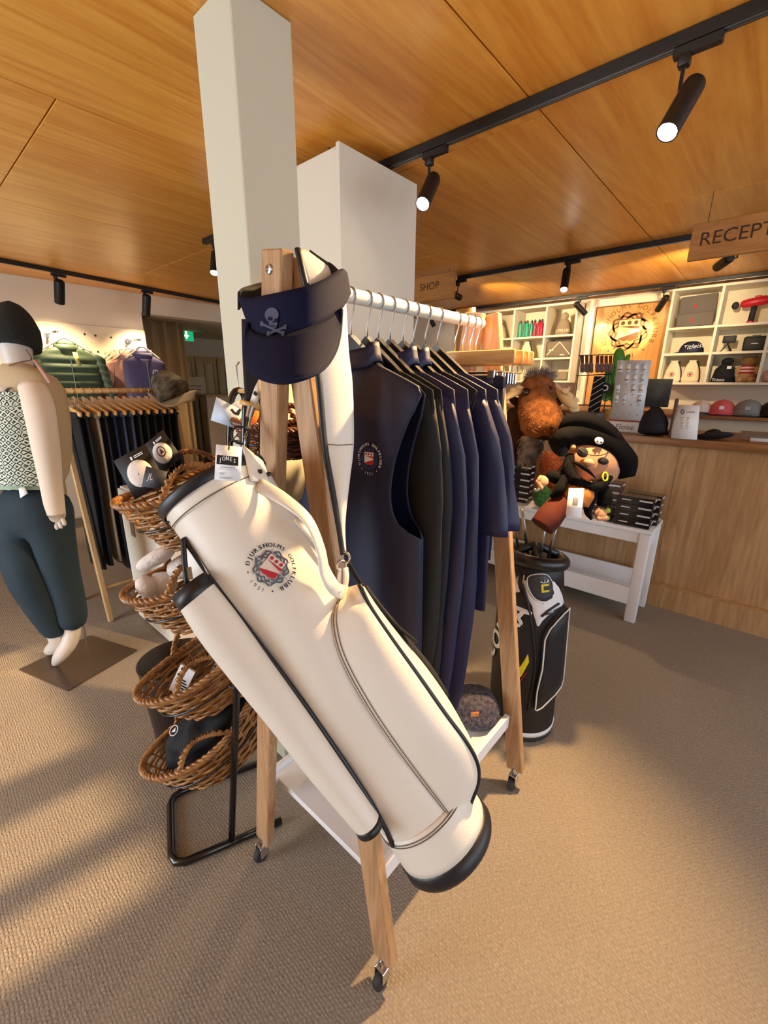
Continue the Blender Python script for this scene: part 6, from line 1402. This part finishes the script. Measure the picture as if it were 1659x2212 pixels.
# ------------------------------------------------------------------ things on the reception counter
def flat(o, w_, h_, fr=0): pass
ye = 3.42
e0 = PY(1301, 930, ye); e1_ = PY(1385, 930, ye)
def on_counter(u, v): return PZ(u, v, CT+0.001)
es_ = thing('earring_display', 'clear white earring display board with small jewellery cards on the counter', 'display', on_counter(1340, 932))
yb = 3.50; bl, br, tl_, tr_ = PY(1318, 918, yb), PY(1385, 920, yb), PY(1334, 778, yb+0.03), PY(1407, 778, yb+0.03)
fe = lambda x, y, h=0.0: lerp(lerp(bl, br, x), lerp(tl_, tr_, x), y)+Vector((0, -h, 0))
obj('board', MB().add([fe(0, 0), fe(1, 0), fe(1, 1), fe(0, 1)], [(0, 1, 2, 3)]), mat('frosted_acrylic', (216, 220, 226), 0.25), es_, solid=0.006)
jm = [mat('jewel_%d' % k, c_, 0.35) for k, c_ in enumerate(((120, 98, 86), (190, 150, 90), (150, 150, 156), (196, 140, 120)))]
for r_ in range(6):
    for q in range(4):
        x, y = 0.12+0.24*q, 0.92-0.155*r_
        obj('peg', MB().ball(fe(x, y+0.025, 0.006), 0.005, 8, 6), MT['chrome'], es_)
        if r_ < 4 and (r_*4+q) % 5 != 4:
            obj('jewellery_card', MB().add([fe(x-0.07, y-0.10, 0.007), fe(x+0.07, y-0.10, 0.007), fe(x+0.07, y+0.02, 0.007), fe(x-0.07, y+0.02, 0.007)], [(0, 1, 2, 3)]), MT['paper'], es_, solid=0.001)
            for s in (-0.03, 0.03): obj('earring', MB().ball(fe(x+s, y-0.06, 0.010), 0.0055, 8, 6), jm[(r_*3+q) % 4], es_)
bxq = on_counter(1338, 938); tr = thing('display_tray', 'white display tray with handwritten name, holding the earring board', 'tray', bxq)
p0, p1_ = PY(1291, 930, 3.40), PY(1383, 938, 3.40)
obj('tray', MB().box(((p0.x+p1_.x)/2, 3.49, CT+0.036), (p1_.x-p0.x, 0.17, 0.07), bev=0.002), MT['paper'], tr)
obj('handwriting', text_on(MB(), 'by Eloise', 0.05, lambda x, y: Vector(((p0.x+p1_.x)/2+x+y*0.2, 3.4042, CT+0.022+y)), 'C'), mat('grey_ink', (90, 90, 96), 0.7), tr, smooth=False)['kind'] = 'stuff'
obj('bracelets', MB().tube(cat([Vector((p0.x+0.05+0.05*k, 3.45+0.02*(k % 2), CT+0.076)) for k in range(6)], 5), 0.005, 6), mat('red_beads', (170, 70, 70), 0.5), tr, smooth=True)
cq = on_counter(1414, 942); tc_ = thing('dark_cap_pouch', 'dark pointed velvet pouch standing on a small black box on the counter', 'pouch', cq)
kq = (cq-CAM).dot(CF)
cp = MB(); ptube(cp, [(1408, 934, kq, 27), (1412, 915, kq, 27), (1414, 900, kq, 23), (1419, 886, kq, 12), (1423, 878, kq, 2)], 18, 4); obj('pouch', cp, mat('black_velvet', (30, 28, 36), 0.95, var=0.3, vs=20), tc_, smooth=True)
cx = PY(1412, 938, 3.42); tag(obj('small_black_box', MB().box((cx.x+0.03, 3.46, CT+0.014), (0.17, 0.10, 0.026), bev=0.003), MT['blackc']), 'flat black box under the dark pointed pouch', 'box')
_b = PZ(1477, 948, CT+0.001).y; pl_ = [PY(1449, 947, _b), PY(1506, 948, _b), PY(1512, 876, _b+0.03), PY(1456, 874, _b+0.03)]; pl_[0].z = pl_[1].z = CT+0.0005; z0 = pl_[0].z
ps = thing('price_list', 'white framed price list with small round logo standing on the counter', 'sign', (pl_[0]+pl_[1])/2); fp = lambda x, y, h=0.0015: lerp(lerp(pl_[0], pl_[1], x), lerp(pl_[3], pl_[2], x), y)+Vector((0, -h, 0))
obj('sheet', MB().add(pl_, [(0, 1, 2, 3)]), MT['paper'], ps, solid=0.002)
obj('backing', MB().box((pl_[0].x-0.012, _b+0.035, CT+0.12), (0.012, 0.06, 0.238), bev=0.002), mat('dark_wood_stand', (70, 40, 30), 0.5), ps)
lg = MB(); disc2(lg, 0.36, 0.80, 0.085, fp, 20, 0.03); obj('round_logo', lg, mat('grey_print', (120, 120, 126), 0.7), ps, smooth=False)
tx = MB(); poly2(tx, [(0.52, 0.785), (0.84, 0.785), (0.84, 0.815), (0.52, 0.815)], fp)
for k in range(8):
    for x0, x1 in ((0.30, 0.46), (0.52, 0.66)): poly2(tx, [(x0, 0.62-0.045*k), (x1-0.03*(k % 3), 0.62-0.045*k), (x1-0.03*(k % 3), 0.638-0.045*k), (x0, 0.638-0.045*k)], fp)
obj('printed_lines', tx, mat('grey_print_text', (150, 150, 156), 0.7), ps, smooth=False)['kind'] = 'stuff'
vq = on_counter(1545, 950); vs2 = thing('dark_visor', 'dark visor cap lying flat on the counter beside the price list', 'visor', vq); kq = (vq-CAM).dot(CF)
obj('brim', pball(MB(), 1544, 941, 38, 7, kq, 26), MT['blackf'], vs2, smooth=True); obj('crown', pball(MB(), 1540, 936, 16, 9, kq, 14), MT['blackf'], vs2, smooth=True)
dq = on_counter(1645, 955); dv = thing('card_reader', 'white card reader dock on the counter', 'device', dq); obj('base', MB().box((dq.x, dq.y+0.03, CT+0.014), (0.11, 0.08, 0.026), bev=0.004), MT['paper'], dv); obj('screen', MB().box((dq.x+0.02, dq.y+0.05, CT+0.038), (0.26, 0.14, 0.012), bev=0.005, R=Matrix.Rotation(0.12, 3, 'X')), mat('grey_plastic', (120, 120, 124), 0.4), dv)
# ------------------------------------------------------------------ caps on the ledge
def capthing(u, v, mt, label, rx=25, logo=None, brimm=None, y=4.62, txt=None, k2=1.0, side=0.0):
    q = PY(u, v, y); k = (q-CAM).dot(CF); s = k/FPX
    t = thing('cap', label, 'cap', (q.x, q.y, LZ if y < 5 else q.z)); R = rx*s; base_ = Vector((q.x, q.y, LZ+0.001))
    d = MB(); rg = []
    for j in range(9):
        a = j/8*PI/2; rg.append([base_+Vector((R*math.cos(a)**0.8*math.cos(2*PI*m/26) if math.cos(a) > 1e-6 else 0, 1.05*R*(max(0, math.cos(a)))**0.8*math.sin(2*PI*m/26), 1.25*R*math.sin(a))) for m in range(26)])
    obj('crown', MB().loft(rg), mt, t, smooth=True)
    obj('button', MB().ball(base_+Vector((0, 0, 1.26*R)), 0.007, 8, 6), mt, t, smooth=True)
    dr = Vector((math.sin(side), -math.cos(side), 0)); pr = Vector((math.cos(side), math.sin(side), 0))
    br_ = MB().grid(lambda a, b: base_+pr*(R*1.0*math.cos(PI*a)*(-1))+dr*(R*0.85*math.sin(PI*a)+R*0.85*b*math.sin(PI*a)**0.7)+Vector((0, 0, 0.012+0.10*R*math.sin(PI*a)-0.06*R*b*abs(math.cos(PI*a))-0.006*b)), 18, 5)
    obj('brim', br_, brimm or mt, t, smooth=True, solid=0.004)
    if txt: obj('lettering', text_on(MB(), txt, R*0.52, lambda x, y_: base_+pr*x+dr*(math.sqrt(max(0.0001, 1-(x/(R*1.1))**2))*R*1.04*0.93+0.006)+Vector((0, 0, 0.42*R+y_+x*0.10)), 'C', sx=0.95), MT['paper'], t, smooth=False)['kind'] = 'stuff'
    if logo: obj('badge', MB().box(base_+dr*(R*0.92)+Vector((0, 0, 0.62*R)), (R*0.34, 0.01, R*0.30), bev=0.003, R=Matrix.Rotation(side, 3, 'Z')), logo, t)
    return t
mpk2 = mat('pink_cotton', (206, 96, 104), 0.85); mgy = mat('grey_cotton', (126, 130, 134), 0.85)
capthing(1512, 893, mat('white_cotton', (222, 216, 212), 0.85), 'white cap with dark brim partly behind the price list', 22, brimm=MT['navy'])
capthing(1557, 897, mpk2, 'pink cap standing on the wooden ledge', 25, MT['paper'])
capthing(1612, 899, mgy, 'grey cap standing beside the pink cap', 27, mat('pale_grey_badge', (176, 178, 180), 0.7))
capthing(1668, 901, MT['blackf'], 'black cap at the edge of the cap row', 27)
# ------------------------------------------------------------------ things in the cubes
def cell(col, row): return (xR[col]+xR[col+1])/2, zR[row]+0.0112
YI = YS0+0.13
x, z = cell(0, 2); mgp = mat('grey_felt', (110, 104, 100), 0.9, bump=0.2, bs=90)
for i in range(2):
    t = thing('grey_pouch', ['grey felt pouch with red dot, in front in the top cube', 'grey felt pouch with red dot, leaning behind in the top cube'][i], 'pouch', (x, YI+0.05*i, z))
    obj('felt', MB().box((0.0, 0.0, 0.073+0.105*i), (0.30, 0.03, 0.125+0.21*i*0.55), bev=0.012, R=Matrix.Rotation(-0.05, 3, 'Y')), mgp, t, local=True)
    obj('dot_patch', MB().cyl((-0.02, -0.0155, 0.068+0.13*i), (-0.02, -0.018, 0.068+0.13*i), 0.018, 16), mat('red_patch', (164, 60, 50), 0.7), t, local=True)
x, z = cell(1, 2); t = thing('massage_gun', 'red and black massage gun standing in a white cube', 'massage gun', (x+0.01, YI, z)); mrd = mat('red_plastic', (206, 34, 52), 0.35)
obj('handle', MB().cyl((0.03, 0, 0.02), (0.035, 0, 0.16), 0.023, 16), MT['rubber'], t, local=True, smooth=True); obj('foot', MB().cyl((0.028, 0, 0.0005), (0.029, 0, 0.024), 0.028, 16), mrd, t, local=True); obj('motor_body', MB().lathe([(0.02, -0.10), (0.034, -0.08), (0.040, 0.0), (0.040, 0.07), (0.030, 0.10), (0.026, 0.105)], 16, (0.03, 0, 0.185), (1, 0, 0.12)), mrd, t, local=True, smooth=True); obj('motor_fin', MB().box((0.05, 0, 0.225), (0.05, 0.04, 0.02), bev=0.004), mrd, t, local=True); obj('massage_head', MB().ball((-0.105, 0, 0.168), (0.028, 0.033, 0.033), 16, 12), MT['rubber'], t, local=True, smooth=True)
x, z = cell(0, 1); t = capthing(0, 0, MT['navy'], 'navy cap with white script lettering lying in a white cube', 1) if False else None
q = proj_q = None
capx = x
def cubecap(x, z):
    R = 0.085; t = thing('cap', 'navy cap with white script lettering lying in a white cube', 'cap', (x+0.02, YI, z)); rg = []
    for j in range(9):
        a = j/8*PI/2; rg.append([Vector((1.25*R*max(0, math.cos(a))**0.8*math.cos(2*PI*m/26), R*max(0, math.cos(a))**0.8*math.sin(2*PI*m/26), 1.35*R*math.sin(a))) for m in range(26)])
    obj('crown', MB().loft(rg), MT['navy'], t, local=True, smooth=True)
    obj('brim', MB().grid(lambda a, b: Vector((-1.15*R*abs(math.sin(PI*a))**0.6-0.8*R*b*math.sin(PI*a), -R*0.85*math.cos(PI*a), 0.02-0.018*b)), 16, 4), MT['navy'], t, local=True, smooth=True, solid=0.004)
    obj('lettering', text_on(MB(), 'Titleist', 0.062, lambda u, v: Vector((0.02+u+v*0.25, -math.sqrt(max(0.05, 1-(u/(1.3*R))**2))*R*0.97-0.004, 0.040+v+u*0.12)), 'C'), MT['paper'], t, local=True, smooth=False)['kind'] = 'stuff'
cubecap(*cell(0, 1))
x, z = cell(1, 1); t = thing('range_finder', 'small black device on a tripod in a white cube', 'device', (x-0.09, YI, z))
for a in (-0.9, 0.9, 2.6): obj('tripod_leg', MB().cyl((0, 0, 0.075), (0.055*math.sin(a), -0.05*math.cos(a), 0.004), 0.005, 8), MT['black'], t, local=True)
obj('device_body', MB().box((0.005, 0, 0.115), (0.10, 0.03, 0.065), bev=0.006), MT['blackc'], t, local=True); obj('neck', MB().cyl((0, 0, 0.07), (0.003, 0, 0.085), 0.009, 10), MT['black'], t, local=True)
t = thing('speaker_case', 'dark green black zip case with a small silver mark in a white cube', 'case', (x+0.11, YI, z)); obj('case', MB().box((0, 0, 0.065), (0.17, 0.10, 0.128), bev=0.018), mat('green_black_case', (38, 42, 38), 0.6), t, local=True, smooth=True); obj('mark', MB().box((0, -0.0505, 0.065), (0.05, 0.001, 0.007)), MT['paper'], t, local=True); obj('grip', MB().tube([Vector((-0.03, 0, 0.127)), Vector((-0.03, 0, 0.138)), Vector((0.03, 0, 0.138)), Vector((0.03, 0, 0.127))], 0.003, 6), MT['black'], t, local=True)
mcn = mat('cream_canvas', (230, 216, 186), 0.9)
def shoebag(x, z, label, sc_=1.0, yy=None):
    t = thing('shoe_bag', label, 'bag', (x, yy or YI, z)); rg = []
    for v, w_, d_ in ((0, 0.070, 0.030), (0.15, 0.076, 0.036), (0.5, 0.066, 0.032), (0.8, 0.045, 0.022), (0.93, 0.030, 0.014), (1.0, 0.034, 0.016)): rg.append([Vector((w_*sc_*math.copysign(abs(math.cos(2*PI*k/24))**0.7, math.cos(2*PI*k/24)), d_*math.sin(2*PI*k/24), 0.21*v*sc_)) for k in range(24)])
    obj('canvas', MB().loft(rg), mcn, t, local=True, smooth=True); obj('edge_binding', MB().tube([Vector((w_*sc_, 0.004, 0.21*v*sc_)) for v, w_ in ((0.0, 0.072), (0.15, 0.078), (0.5, 0.068), (0.8, 0.047), (0.93, 0.033))], 0.008, 8), MT['navy'], t, local=True, smooth=True)
    em = MB(); f = lambda a, b: Vector((a, -0.0385, 0.075*sc_+b)); disc2(em, 0, 0, 0.024, f, 20, 0.0205); obj('ring_print', em, MT['grey'], t, local=True, smooth=False); em = MB(); disc2(em, 0, 0, 0.012, f, 12); obj('red_print', em, MT['red'], t, local=True, smooth=False)
    obj('draw_cord', MB().tube(cat([Vector((0.03, -0.015, 0.195)), Vector((0.05, -0.012, 0.20)), Vector((0.046, -0.012, 0.17))], 4), 0.004, 6), MT['black'], t, local=True, smooth=True)
x, z = cell(0, 0); shoebag(x-0.10, z, 'cream drawstring bag with round print next to the emblem panel'); shoebag(x+0.055, z, 'cream drawstring bag with round print beside its twin in the lowest cube')
x, z = cell(1, 0); t = thing('display_bust', 'black garment and cap on a small bust in the lowest cube', 'garment', (x-0.07, YI, z))
rg = [[Vector((w_*math.cos(2*PI*k/20), 0.045*math.sin(2*PI*k/20), v)) for k in range(20)] for v, w_ in ((0, 0.10), (0.06, 0.085), (0.12, 0.075), (0.15, 0.05), (0.165, 0.03))]
obj('garment', MB().loft(rg), MT['blackf'], t, local=True, smooth=True); obj('cap', MB().ball((0.01, 0, 0.19), (0.048, 0.05, 0.036), 16, 10), MT['blackf'], t, local=True, smooth=True); obj('lettering', text_on(MB(), 'Titleist', 0.036, lambda u, v: Vector((-0.03+u, -0.0475, 0.012+v)), 'C'), MT['paper'], t, local=True, smooth=False)['kind'] = 'stuff'; obj('small_tag', MB().box((0.035, -0.052, 0.135), (0.034, 0.002, 0.026)), MT['paper'], t, local=True)
t = thing('teddy_bear', 'brown teddy bear in a red and white striped shirt sitting in a white cube', 'plush toy', (x+0.10, YI+0.01, z)); mtd = mat('teddy_plush', (196, 152, 104), 0.95, sheen=0.3); mtd2 = mat('teddy_head_plush', (148, 110, 54), 0.95, sheen=0.3)
obj('body', MB().ball((0, 0, 0.065), (0.062, 0.05, 0.066), 16, 12), mtd, t, local=True, smooth=True); hd_ = obj('head', MB().ball((0, 0, 0.185), (0.056, 0.05, 0.046), 16, 12), mtd2, t, local=True, smooth=True)
for s in (-1, 1): obj('ear', MB().ball((s*0.042, 0, 0.222), 0.017, 10, 8), mtd2, t, local=True, smooth=True); obj('arm', MB().ball((s*0.066, -0.01, 0.105), (0.026, 0.02, 0.038), 10, 8), mtd, t, local=True, smooth=True); obj('leg', MB().ball((s*0.045, -0.055, 0.027), (0.028, 0.034, 0.026), 12, 8), mtd, t, local=True, smooth=True)
for k in range(5): obj('shirt_stripe', MB().loft([[Vector((r_*math.cos(2*PI*q/22), 0.86*r_*math.sin(2*PI*q/22), zz)) for q in range(22)] for zz, r_ in ((0.082+0.014*k, 0.066-0.003*k), (0.0955+0.014*k, 0.064-0.003*k))], cap=False), MT['red'] if k % 2 == 0 else MT['whitee'], t, local=True)
x, z = cell(2, 0); tag(obj('wrapped_item', MB().ball((x-0.13, YI, z+0.055), (0.05, 0.05, 0.056), 16, 12, fn=lambda q: 1+0.1*math.sin(q.x*8)), mat('pink_wrap', (196, 140, 116), 0.5), None, smooth=True), 'pinkish wrapped item in the cube beyond the teddy bear', 'gift')
# left cubes
def cellL(c, r): return (xLd[c]+xLd[c+1])/2, zL[r]+0.0112
def bobble(x, z, mt, mt2, label, txt=None):
    t = thing('bobble_hat', label, 'beanie', (x, YI, z)); obj('knit', MB().lathe([(0.085, 0), (0.09, 0.03), (0.088, 0.07), (0.082, 0.075), (0.07, 0.13), (0.04, 0.17), (0.001, 0.18)], 24, (0, 0, 0), sx=1.0), mt, t, local=True, smooth=True); obj('bobble', MB().ball((0, 0, 0.205), 0.042, 14, 10, fn=lambda q: 1+0.06*math.sin(q.x*30)*math.sin(q.z*27)), mt2, t, local=True, smooth=True)
    if txt: obj('lettering', text_on(MB(), txt, 0.040, lambda u, v: Vector((0.0895*math.sin(u/0.09), -0.0895*math.cos(u/0.09)-0.002, 0.035+v)), 'C'), MT['shelf'], t, local=True, smooth=False)['kind'] = 'stuff'
bobble(*cellL(0, 2), mat('cream_knit', (226, 206, 160), 0.95, bump=0.5, bs=120), mat('fawn_fur', (176, 140, 92), 0.95), 'cream bobble hat with fawn bobble in the upper cube')
bobble(*cellL(2, 2), mat('taupe_knit', (150, 134, 112), 0.95, bump=0.5, bs=120), mat('taupe_fur', (160, 144, 120), 0.95), 'taupe bobble hat with knitted letters in the upper cube', 'GOLFKLUBB')
mgl = mat('green_clear_plastic', (30, 160, 130), 0.15, coat=0.5); mrl = mat('red_clear_plastic', (206, 20, 70), 0.15, coat=0.5)
x, z = cellL(1, 2)
for i in range(8):
    grn = i < 4; t = thing('sports_bottle', ['green', 'red'][0 if grn else 1]+' translucent sports bottle in the bottle cube, %s of its colour from the cream hat' % ['first', 'second', 'third', 'fourth'][i % 4], 'bottle', (x-0.155+0.043*i+(0.01 if not grn else 0), YI-0.02+0.03*(i % 2), z))
    obj('bottle', MB().lathe([(0.018, 0), (0.020, 0.004), (0.020, 0.07), (0.017, 0.085), (0.020, 0.10), (0.020, 0.15), (0.012, 0.168), (0.009, 0.17)], 14, (0, 0, 0)), mgl if grn else mrl, t, local=True, smooth=True); obj('cap', MB().lathe([(0.012, 0.168), (0.013, 0.17), (0.013, 0.186), (0.006, 0.192), (0.006, 0.20)], 12, (0, 0, 0)), MT['black'], t, local=True)
x, z = cellL(1, 1); shoebag(x-0.06, z, 'cream drawstring bag alone in the cube under the bottles', 0.95)
x, z = cellL(2, 1); t = thing('dark_bag_box', 'taupe bag with crossing straps filling the middle cube', 'bag', (x, YI, z)); obj('body', MB().box((0, 0, 0.095), (0.31, 0.14, 0.18), bev=0.02), mat('taupe_nylon', (120, 106, 88), 0.7), t, local=True, smooth=True)
for a, b in (((-0.14, 0.03), (0.0, 0.17)), ((0.0, 0.17), (0.13, 0.03))): obj('strap', MB().bar((a[0], -0.073, a[1]), (b[0], -0.073, b[1]), 0.008, 0.004, hint=(0, 1, 0)), MT['shelf'], t, local=True)
for s, zz in ((-0.09, 0.085), (0.04, 0.03)): obj('small_mark', MB().box((s, -0.0715, zz), (0.05, 0.002, 0.012)), MT['shelf'], t, local=True)
x, z = cellL(2, 0); t = thing('folded_textile', 'folded taupe textile in the lowest left cube', 'textile', (x, YI, z)); obj('fold', MB().box((0, 0, 0.05), (0.30, 0.2, 0.098), bev=0.03), mat('taupe_cotton', (140, 124, 104), 0.9), t, local=True, smooth=True)
# ------------------------------------------------------------------ stand with tassels, plant and striped belt on the counter's far part
kz = PY(1285, 800, 3.8); wr = thing('accessory_rack', 'thin wire rack hung with purple-brown gloves behind the counter', 'rack', PZ(1290, 930, CT+0.001))
k_ = 3.80
for v0, v1 in ((768, 765), (812, 808)): obj('wire', MB().cyl(PY(1250-(v0 > 800)*5, v0, k_), PY(1328-(v0 > 800)*6, v1, k_), 0.004, 6), MT['black'], wr)
for u0 in (1254, 1322): obj('upright_wire', MB().cyl(PY(u0, 768, k_), Vector((PY(u0, 768, k_).x, k_, CT-0.001)), 0.004, 6), MT['black'], wr)
mgv = mat('mauve_leather', (136, 112, 108), 0.7, var=0.3, vs=60)
for i in range(7):
    u = 1258+i*9.5+(4 if i > 2 else 0); gv = thing('hung_glove', 'mauve glove with brown cuff, %s on the wire rack counted from the cube shelf' % ordn[i], 'glove', PY(u, 806, k_-0.02), 0, 'gloves on the wire rack')
    obj('cuff', MB().bar(PY(u, 768, k_-0.012), PY(u, 784, k_-0.012), 0.022, 0.006, hint=(0, 1, 0)), mat('brown_cuff', (110, 50, 30), 0.7) if 'brown_cuff' not in bpy.data.materials else bpy.data.materials['brown_cuff'], gv)
    m_ = MB(); m_.ball(PY(u, 790, k_-0.012), (0.017, 0.008, 0.026), 12, 8)
    for f_ in range(4): m_.tube([PY(u-3+2.0*f_, 793, k_-0.012), PY(u-3.6+2.4*f_, 806-abs(f_-1.5)*1.5, k_-0.012)], [0.0052, 0.004], 6)
    obj('glove', m_, mgv, gv, smooth=True)
tp0, tp1 = PY(1296, 813, 3.775), PY(1284, 880, 3.775)
bl_ = thing('striped_tie', 'black tie with thin white diagonal stripes hanging by the wire rack', 'tie', tp1); tieax = (tp1-tp0)
obj('fabric', MB().bar(tp0, tp1+tieax*0.25, 0.085, 0.012, hint=(0, 1, 0)), MT['blackf'], bl_)
for k in range(6):
    c_ = tp0+tieax*(0.10+0.2*k)+Vector((0, -0.0075, 0)); obj('stripe', MB().bar(c_+Vector((-0.040, 0, -0.028)), c_+Vector((0.040, 0, 0.028)), 0.004, 0.002, hint=(0, 1, 0)), MT['paper'], bl_)
pq = PY(1322, 900, 3.90); pt_ = thing('potted_plant', 'green leafy plant in a pale pot behind the earring board', 'plant', (pq.x, pq.y, CT)); mlf = mat('green_leaf', (72, 140, 36), 0.4, var=0.3, vs=12)
obj('pot', MB().lathe([(0.05, 0), (0.07, 0.002), (0.085, 0.13), (0.08, 0.13), (0.06, 0.02)], 22, (pq.x, pq.y, CT+0.002)), mat('pale_pot', (216, 190, 140), 0.7), pt_, smooth=True)
for i, (u, v, rx, ry, ro) in enumerate(((1337, 775, 13, 24, 0.1), (1318, 815, 14, 30, 0.2), (1330, 812, 12, 26, -0.2), (1308, 846, 12, 22, 0.0), (1352, 778, 6, 16, 0.6), (1322, 850, 13, 20, -0.3), (1340, 840, 11, 24, 0.4))):
    m_ = MB(); pball(m_, u, v, rx, ry, (PY(u, v, 3.90+0.03*(i % 3))-CAM).dot(CF), 2.5, ro, 14, 10); obj('leaf', m_, mlf, pt_, smooth=True)
obj('stem', MB().tube(cat([Vector((pq.x, pq.y, CT+0.08)), PY(1322, 850, 3.92), PY(1328, 800, 3.92)], 5), 0.006, 6), mlf, pt_, smooth=True)
bt_ = PY(1308, 838, 3.785); mdl = thing('round_medal', 'dark round medal disc hanging before the plant', 'medal', bt_); obj('disc', MB().cyl(bt_, bt_+Vector((0, -0.012, 0)), 0.042, 24), MT['blackc'], mdl); obj('ring', MB().lathe([(0.024, 0), (0.024, 0.003), (0.015, 0.003), (0.015, 0)], 20, bt_+Vector((0, -0.0125, 0)), (0, -1, 0)), MT['paper'], mdl)
for i in range(4):
    u = 1243+i*12; q = PZ(u, 918, CT+0.001); q = PY(u, 916, 3.50); t = thing('guide_book', ['pale guide book with curved photo, first in the row on the counter', 'pale guide book with curved photo, second in the row on the counter', 'dark guide book with yellow curve, third in the row on the counter', 'dark guide book with yellow curve beside the grey books'][i], 'book', (q.x, 3.50, CT+0.001))
    obj('cover', MB().box((0, 0, 0.062), (0.046, 0.09, 0.122), bev=0.001), [mat('taupe_cover', (150, 138, 120), 0.5), mat('taupe_cover_two', (132, 122, 108), 0.5), mat('dark_cover', (40, 36, 34), 0.4), mat('dark_cover_two', (34, 34, 36), 0.4)][i], t, local=True)
    obj('curve_print', MB().tube([Vector((-0.01, -0.0455, 0.01)), Vector((0.004, -0.0455, 0.035)), Vector((0.004, -0.0455, 0.065))], 0.006, 6), mat('yellow_curve', (214, 186, 80), 0.5), t, local=True, smooth=True)
    obj('title_line', MB().box((0, -0.0455, 0.10), (0.034, 0.001, 0.006)), MT['paper'], t, local=True)
q = PY(1292, 916, 3.50); tag(obj('grey_book_stack', MB().box((q.x+0.005, 3.5, CT+0.06), (0.03, 0.09, 0.118), bev=0.001), mat('blue_grey_cover', (92, 112, 130), 0.5)), 'blue grey guide book closing the row on the counter', 'book')
mq = PY(1413, 858, 4.55); mt_ = thing('monitor', 'dark monitor standing behind the earring board on the ledge', 'monitor', (mq.x, 4.6, LZ)); obj('screen', MB().box((mq.x, 4.6, LZ+0.17), (0.22, 0.03, 0.24), bev=0.004), mat('dark_screen', (56, 62, 64), 0.3), mt_); obj('foot', MB().box((mq.x, 4.62, LZ+0.03), (0.05, 0.05, 0.06)).box((mq.x, 4.62, LZ+0.005), (0.14, 0.1, 0.01)), MT['blackc'], mt_)
pp = thing('partition_panel', 'narrow upright wooden panel with white edge beside the cube shelf', 'panel', (PY(1040, 700, 4.6).x, 4.6, 0)); pq0, pq1 = PY(1022, 700, 4.6).x, PY(1048, 700, 4.6).x
obj('board', MB().box(((pq0+pq1)/2-0.05, 4.36, 1.12), (pq1-pq0+0.05, 0.03, 2.24), bev=0.002), MT['panel'], pp); obj('edge', MB().box((pq1-0.01, 4.36, 1.12), (0.03, 0.034, 2.24), bev=0.002), MT['shelf'], pp)
